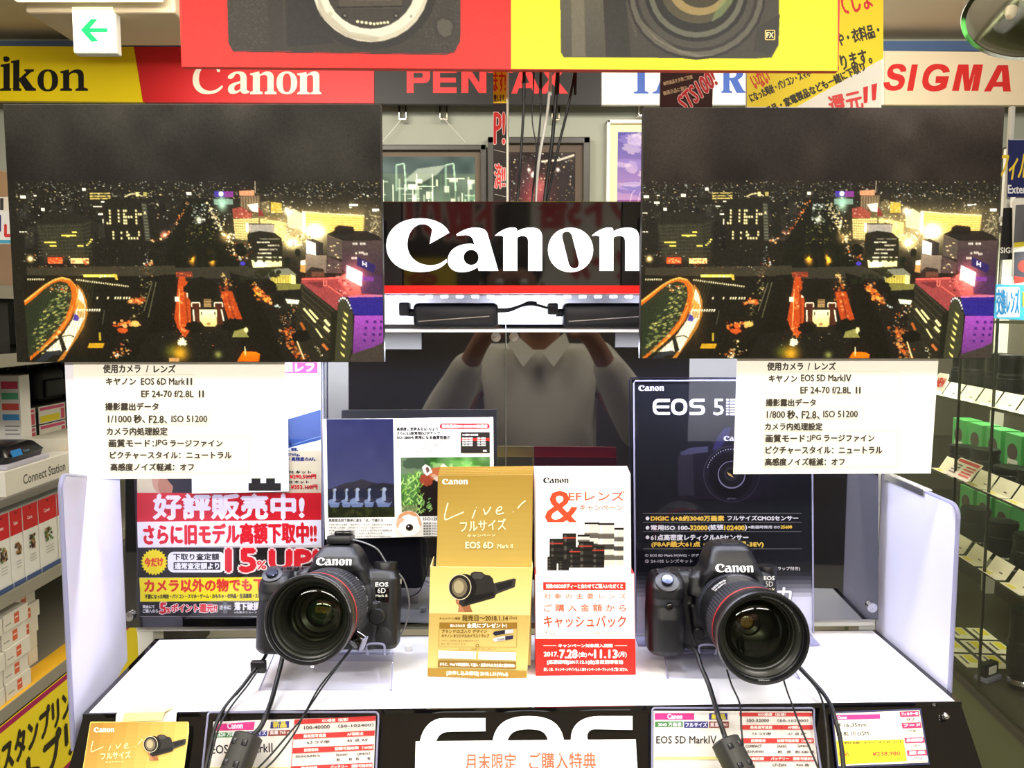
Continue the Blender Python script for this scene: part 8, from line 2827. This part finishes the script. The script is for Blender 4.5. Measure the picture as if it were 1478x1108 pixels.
# ------------------------------------------------------------------ the photographer, seen only as a reflection in the smoked panels
def skinned(name, nodes, edges_, material, parent, levels=2, root=0):
    me = bpy.data.meshes.new(name)
    me.from_pydata([n[:3] for n in nodes], edges_, [])
    o = bpy.data.objects.new(name, me)
    COL.objects.link(o)
    o.modifiers.new('skin', 'SKIN')
    for i, n in enumerate(nodes):
        sv = me.skin_vertices[0].data[i]
        sv.radius = (n[3], n[4] if len(n) > 4 else n[3])
        sv.use_root = i == root
    s = o.modifiers.new('round', 'SUBSURF')
    s.levels = s.render_levels = levels
    bpy.context.view_layer.update()
    me2 = bpy.data.meshes.new_from_object(o.evaluated_get(bpy.context.evaluated_depsgraph_get()))
    bpy.data.objects.remove(o)
    bpy.data.meshes.remove(me)
    me2.name = name
    me2.materials.clear()
    return link(name, me2, material, parent, 180)


person = thing('person', 'person in a white shirt holding a phone up, reflected in the smoked panels', 'person', (0, -0.36, 0))
off = -Vector(person.location)
N, E = [], []


def node(x, y, z, r, r2=None, link_to=None):
    N.append((x, y + off.y, z, r, r2 or r))
    if link_to is not None:
        E.append((link_to, len(N) - 1))
    return len(N) - 1


pel = node(0, -0.36, 0.90, 0.13, 0.10)
sp = node(0, -0.37, 1.06, 0.125, 0.095, pel)
ch = node(0, -0.37, 1.20, 0.14, 0.10, sp)
nb = node(0, -0.36, 1.29, 0.07, 0.065, ch)
nk = node(0, -0.345, 1.345, 0.052, 0.052, nb)
hd = node(0, -0.33, 1.42, 0.066, 0.075, nk)
hm = node(0, -0.33, 1.49, 0.076, 0.088, hd)
ht = node(0, -0.34, 1.555, 0.056, 0.066, hm)
node(0, -0.235, 1.452, 0.010, 0.010, hd)
for s in (-1, 1):
    sh = node(s * 0.155, -0.37, 1.255, 0.058, 0.055, ch)
    el = node(s * 0.275, -0.27, 1.075, 0.043, 0.042, sh)
    wr = node(s * 0.150, -0.10, 1.315, 0.027, 0.024, el)
    pm = node(s * 0.112, -0.060, 1.372, 0.034, 0.018, wr)
    for k, (dx, dz, ln) in enumerate(((0.020, 0.022, 0.9), (0.008, 0.026, 1.0), (-0.004, 0.022, 0.95), (-0.014, 0.014, 0.8))):
        a = node(s * (0.100 + dx * 0.3), -0.044, 1.385 + dz, 0.0095, None, pm)
        b = node(s * (0.088 - 0.004 * k), -0.024, 1.392 + dz * 1.25, 0.0085, None, a)
        node(s * (0.070 - 0.006 * k), -0.022 + 0.004, 1.392 + dz * 1.3 * ln, 0.0075, None, b)
    a = node(s * 0.098, -0.045, 1.350, 0.0105, None, pm)
    node(s * 0.075, -0.030, 1.352, 0.0085, None, a)
    hp = node(s * 0.085, -0.36, 0.84, 0.085, 0.085, pel)
    kn = node(s * 0.095, -0.35, 0.48, 0.058, 0.06, hp)
    an = node(s * 0.10, -0.37, 0.09, 0.038, 0.042, kn)
    node(s * 0.105, -0.27, 0.035, 0.036, 0.030, an)
skin = mat('skin', (176, 128, 100), 0.5)
skinned('body', N, E, skin, person)
N, E = [], []
a0 = node(0, -0.36, 0.80, 0.185, 0.145)
a1 = node(0, -0.365, 0.95, 0.175, 0.14, a0)
a2 = node(0, -0.37, 1.10, 0.17, 0.135, a1)
a3 = node(0, -0.37, 1.215, 0.165, 0.125, a2)
a4 = node(0, -0.36, 1.295, 0.085, 0.078, a3)
node(0, -0.352, 1.325, 0.066, 0.066, a4)
for s in (-1, 1):
    b0 = node(s * 0.165, -0.37, 1.262, 0.078, 0.074, a3)
    b1 = node(s * 0.245, -0.32, 1.165, 0.072, 0.068, b0)
    b2 = node(s * 0.285, -0.265, 1.07, 0.066, 0.064, b1)
    b3 = node(s * 0.220, -0.19, 1.185, 0.058, 0.056, b2)
    node(s * 0.162, -0.115, 1.298, 0.040, 0.038, b3)
shirt = skinned('shirt', N, E, mat('white_shirt', (214, 208, 188), 0.8, bump=0.4, scale=14), person, 3)
for s in (-1, 1):
    bm = NB()
    prism(bm, [(s * 0.008, -0.250, 1.300), (s * 0.070, -0.285, 1.352), (s * 0.082, -0.262, 1.318), (s * 0.040, -0.222, 1.262)], (0, -0.006, 0), 0.001)
    for v in bm.verts:
        v.co.y -= person.location.y
    obj('collar', bm, bpy.data.materials['white_shirt'], person)
N, E = [], []
t0 = node(0, -0.36, 0.90, 0.16, 0.13)
for s in (-1, 1):
    t1 = node(s * 0.09, -0.36, 0.80, 0.105, 0.105, t0)
    t2 = node(s * 0.098, -0.355, 0.46, 0.078, 0.08, t1)
    node(s * 0.102, -0.365, 0.07, 0.062, 0.066, t2)
skinned('trousers', N, E, mat('dark_trousers', (44, 44, 50), 0.8), person)
for s in (-1, 1):
    bm = NB(); loft(bm, [(0.0, s * 0.105 - 0.048, s * 0.105 + 0.048, 0.36 - 0.41, 0.36 - 0.20, 0.04), (0.03, s * 0.105 - 0.05, s * 0.105 + 0.05, 0.36 - 0.415, 0.36 - 0.195, 0.04), (0.07, s * 0.105 - 0.042, s * 0.105 + 0.042, 0.36 - 0.41, 0.36 - 0.27, 0.035)])
    obj('shoe', bm, M['black_plastic'], person, 40)
bm = NB()
bmesh.ops.create_uvsphere(bm, u_segments=28, v_segments=18, radius=1.0)
for v in bm.verts:
    v.co = Vector((v.co.x * 0.084, v.co.y * 0.094 + 0.36 - 0.352, v.co.z * 0.085 + 1.530))
bmesh.ops.delete(bm, geom=[v for v in bm.verts if v.co.z < 1.49 and v.co.y > 0.02 or v.co.z < 1.455], context='VERTS')
obj('hair', bm, mat('dark_hair', (34, 28, 26), 0.6), person, 60)
for s in (-1, 1):
    bm = NB()
    bmesh.ops.create_uvsphere(bm, u_segments=12, v_segments=8, radius=0.010)
    for v in bm.verts:
        v.co += Vector((s * 0.030, 0.36 - 0.252, 1.478))
    e = obj('eye', bm, M['card'], person, 60)
    bm = NB()
    bmesh.ops.create_uvsphere(bm, u_segments=12, v_segments=8, radius=0.014)
    for v in bm.verts:
        v.co = Vector((v.co.x * 0.5 + s * 0.079, v.co.y + 0.36 - 0.335, v.co.z * 1.7 + 1.462))
    obj('ear', bm, skin, person, 60)
bm = NB(); box(bm, -0.022, 0.36 - 0.262, 1.412, 0.022, 0.36 - 0.255, 1.421, 0.003)
obj('mouth', bm, mat('lips', (150, 84, 76), 0.5), person)

ph = thing('phone', 'dark smartphone held up by the person, taking the picture', 'phone', (-0.004, -0.012, 1.40))
bm = NB(); box(bm, -0.076, -0.0035, -0.038, 0.076, 0.0035, 0.038, 0.003, 3)
obj('phone_case', bm, M['black_plastic'], ph, 40)
bm = NB(); box(bm, -0.070, -0.0040, -0.034, 0.070, -0.0034, 0.034)
obj('screen', bm, M['black_gloss'], ph)

# banners on the wall behind the photographer, mirrored in the dark sign
WF = Face((0, -2.58, 0), (0, 1, 0))


def rear_banner(x0, x1, z0, z1, rgb, draw, lab):
    p = Print(Local((x1, -2.585, z1), (-1, 0, 0), (0, 1, 0)), 2e-4)
    draw(p, x1 - x0, z1 - z0)
    tag(p.build('wall_banner', [(0, 0), (x1 - x0, 0), (x1 - x0, z1 - z0), (0, z1 - z0)], 0.008, rgb), lab, 'banner', 'banners on the wall behind the photographer')


rear_banner(0.10, 1.0, 1.50, 2.12, (236, 230, 216), lambda p, w, h: [p.text('ポイント5倍', 0.03, 0.06, w - 0.05, 0.26, (206, 36, 40), 0.012), p.text('還元セール', 0.06, 0.34, w - 0.2, 0.54, (206, 36, 40), 0.012)], 'white banner with red lettering mirrored in the right half of the sign')
rear_banner(-1.0, -0.02, 1.72, 2.12, (44, 38, 34), lambda p, w, h: p.text('下取り15%UP', 0.04, 0.08, w - 0.05, 0.32, (206, 36, 40), 0.012, 0, 0, (0.012, (226, 210, 196))), 'black banner with red lettering mirrored in the left half of the sign')
rear_banner(-1.0, -0.30, 1.45, 1.70, (226, 196, 40), lambda p, w, h: p.text('今だけ', 0.1, 0.05, w - 0.1, 0.2, (190, 60, 30), 0.01), 'yellow banner mirrored behind the large C of the sign')
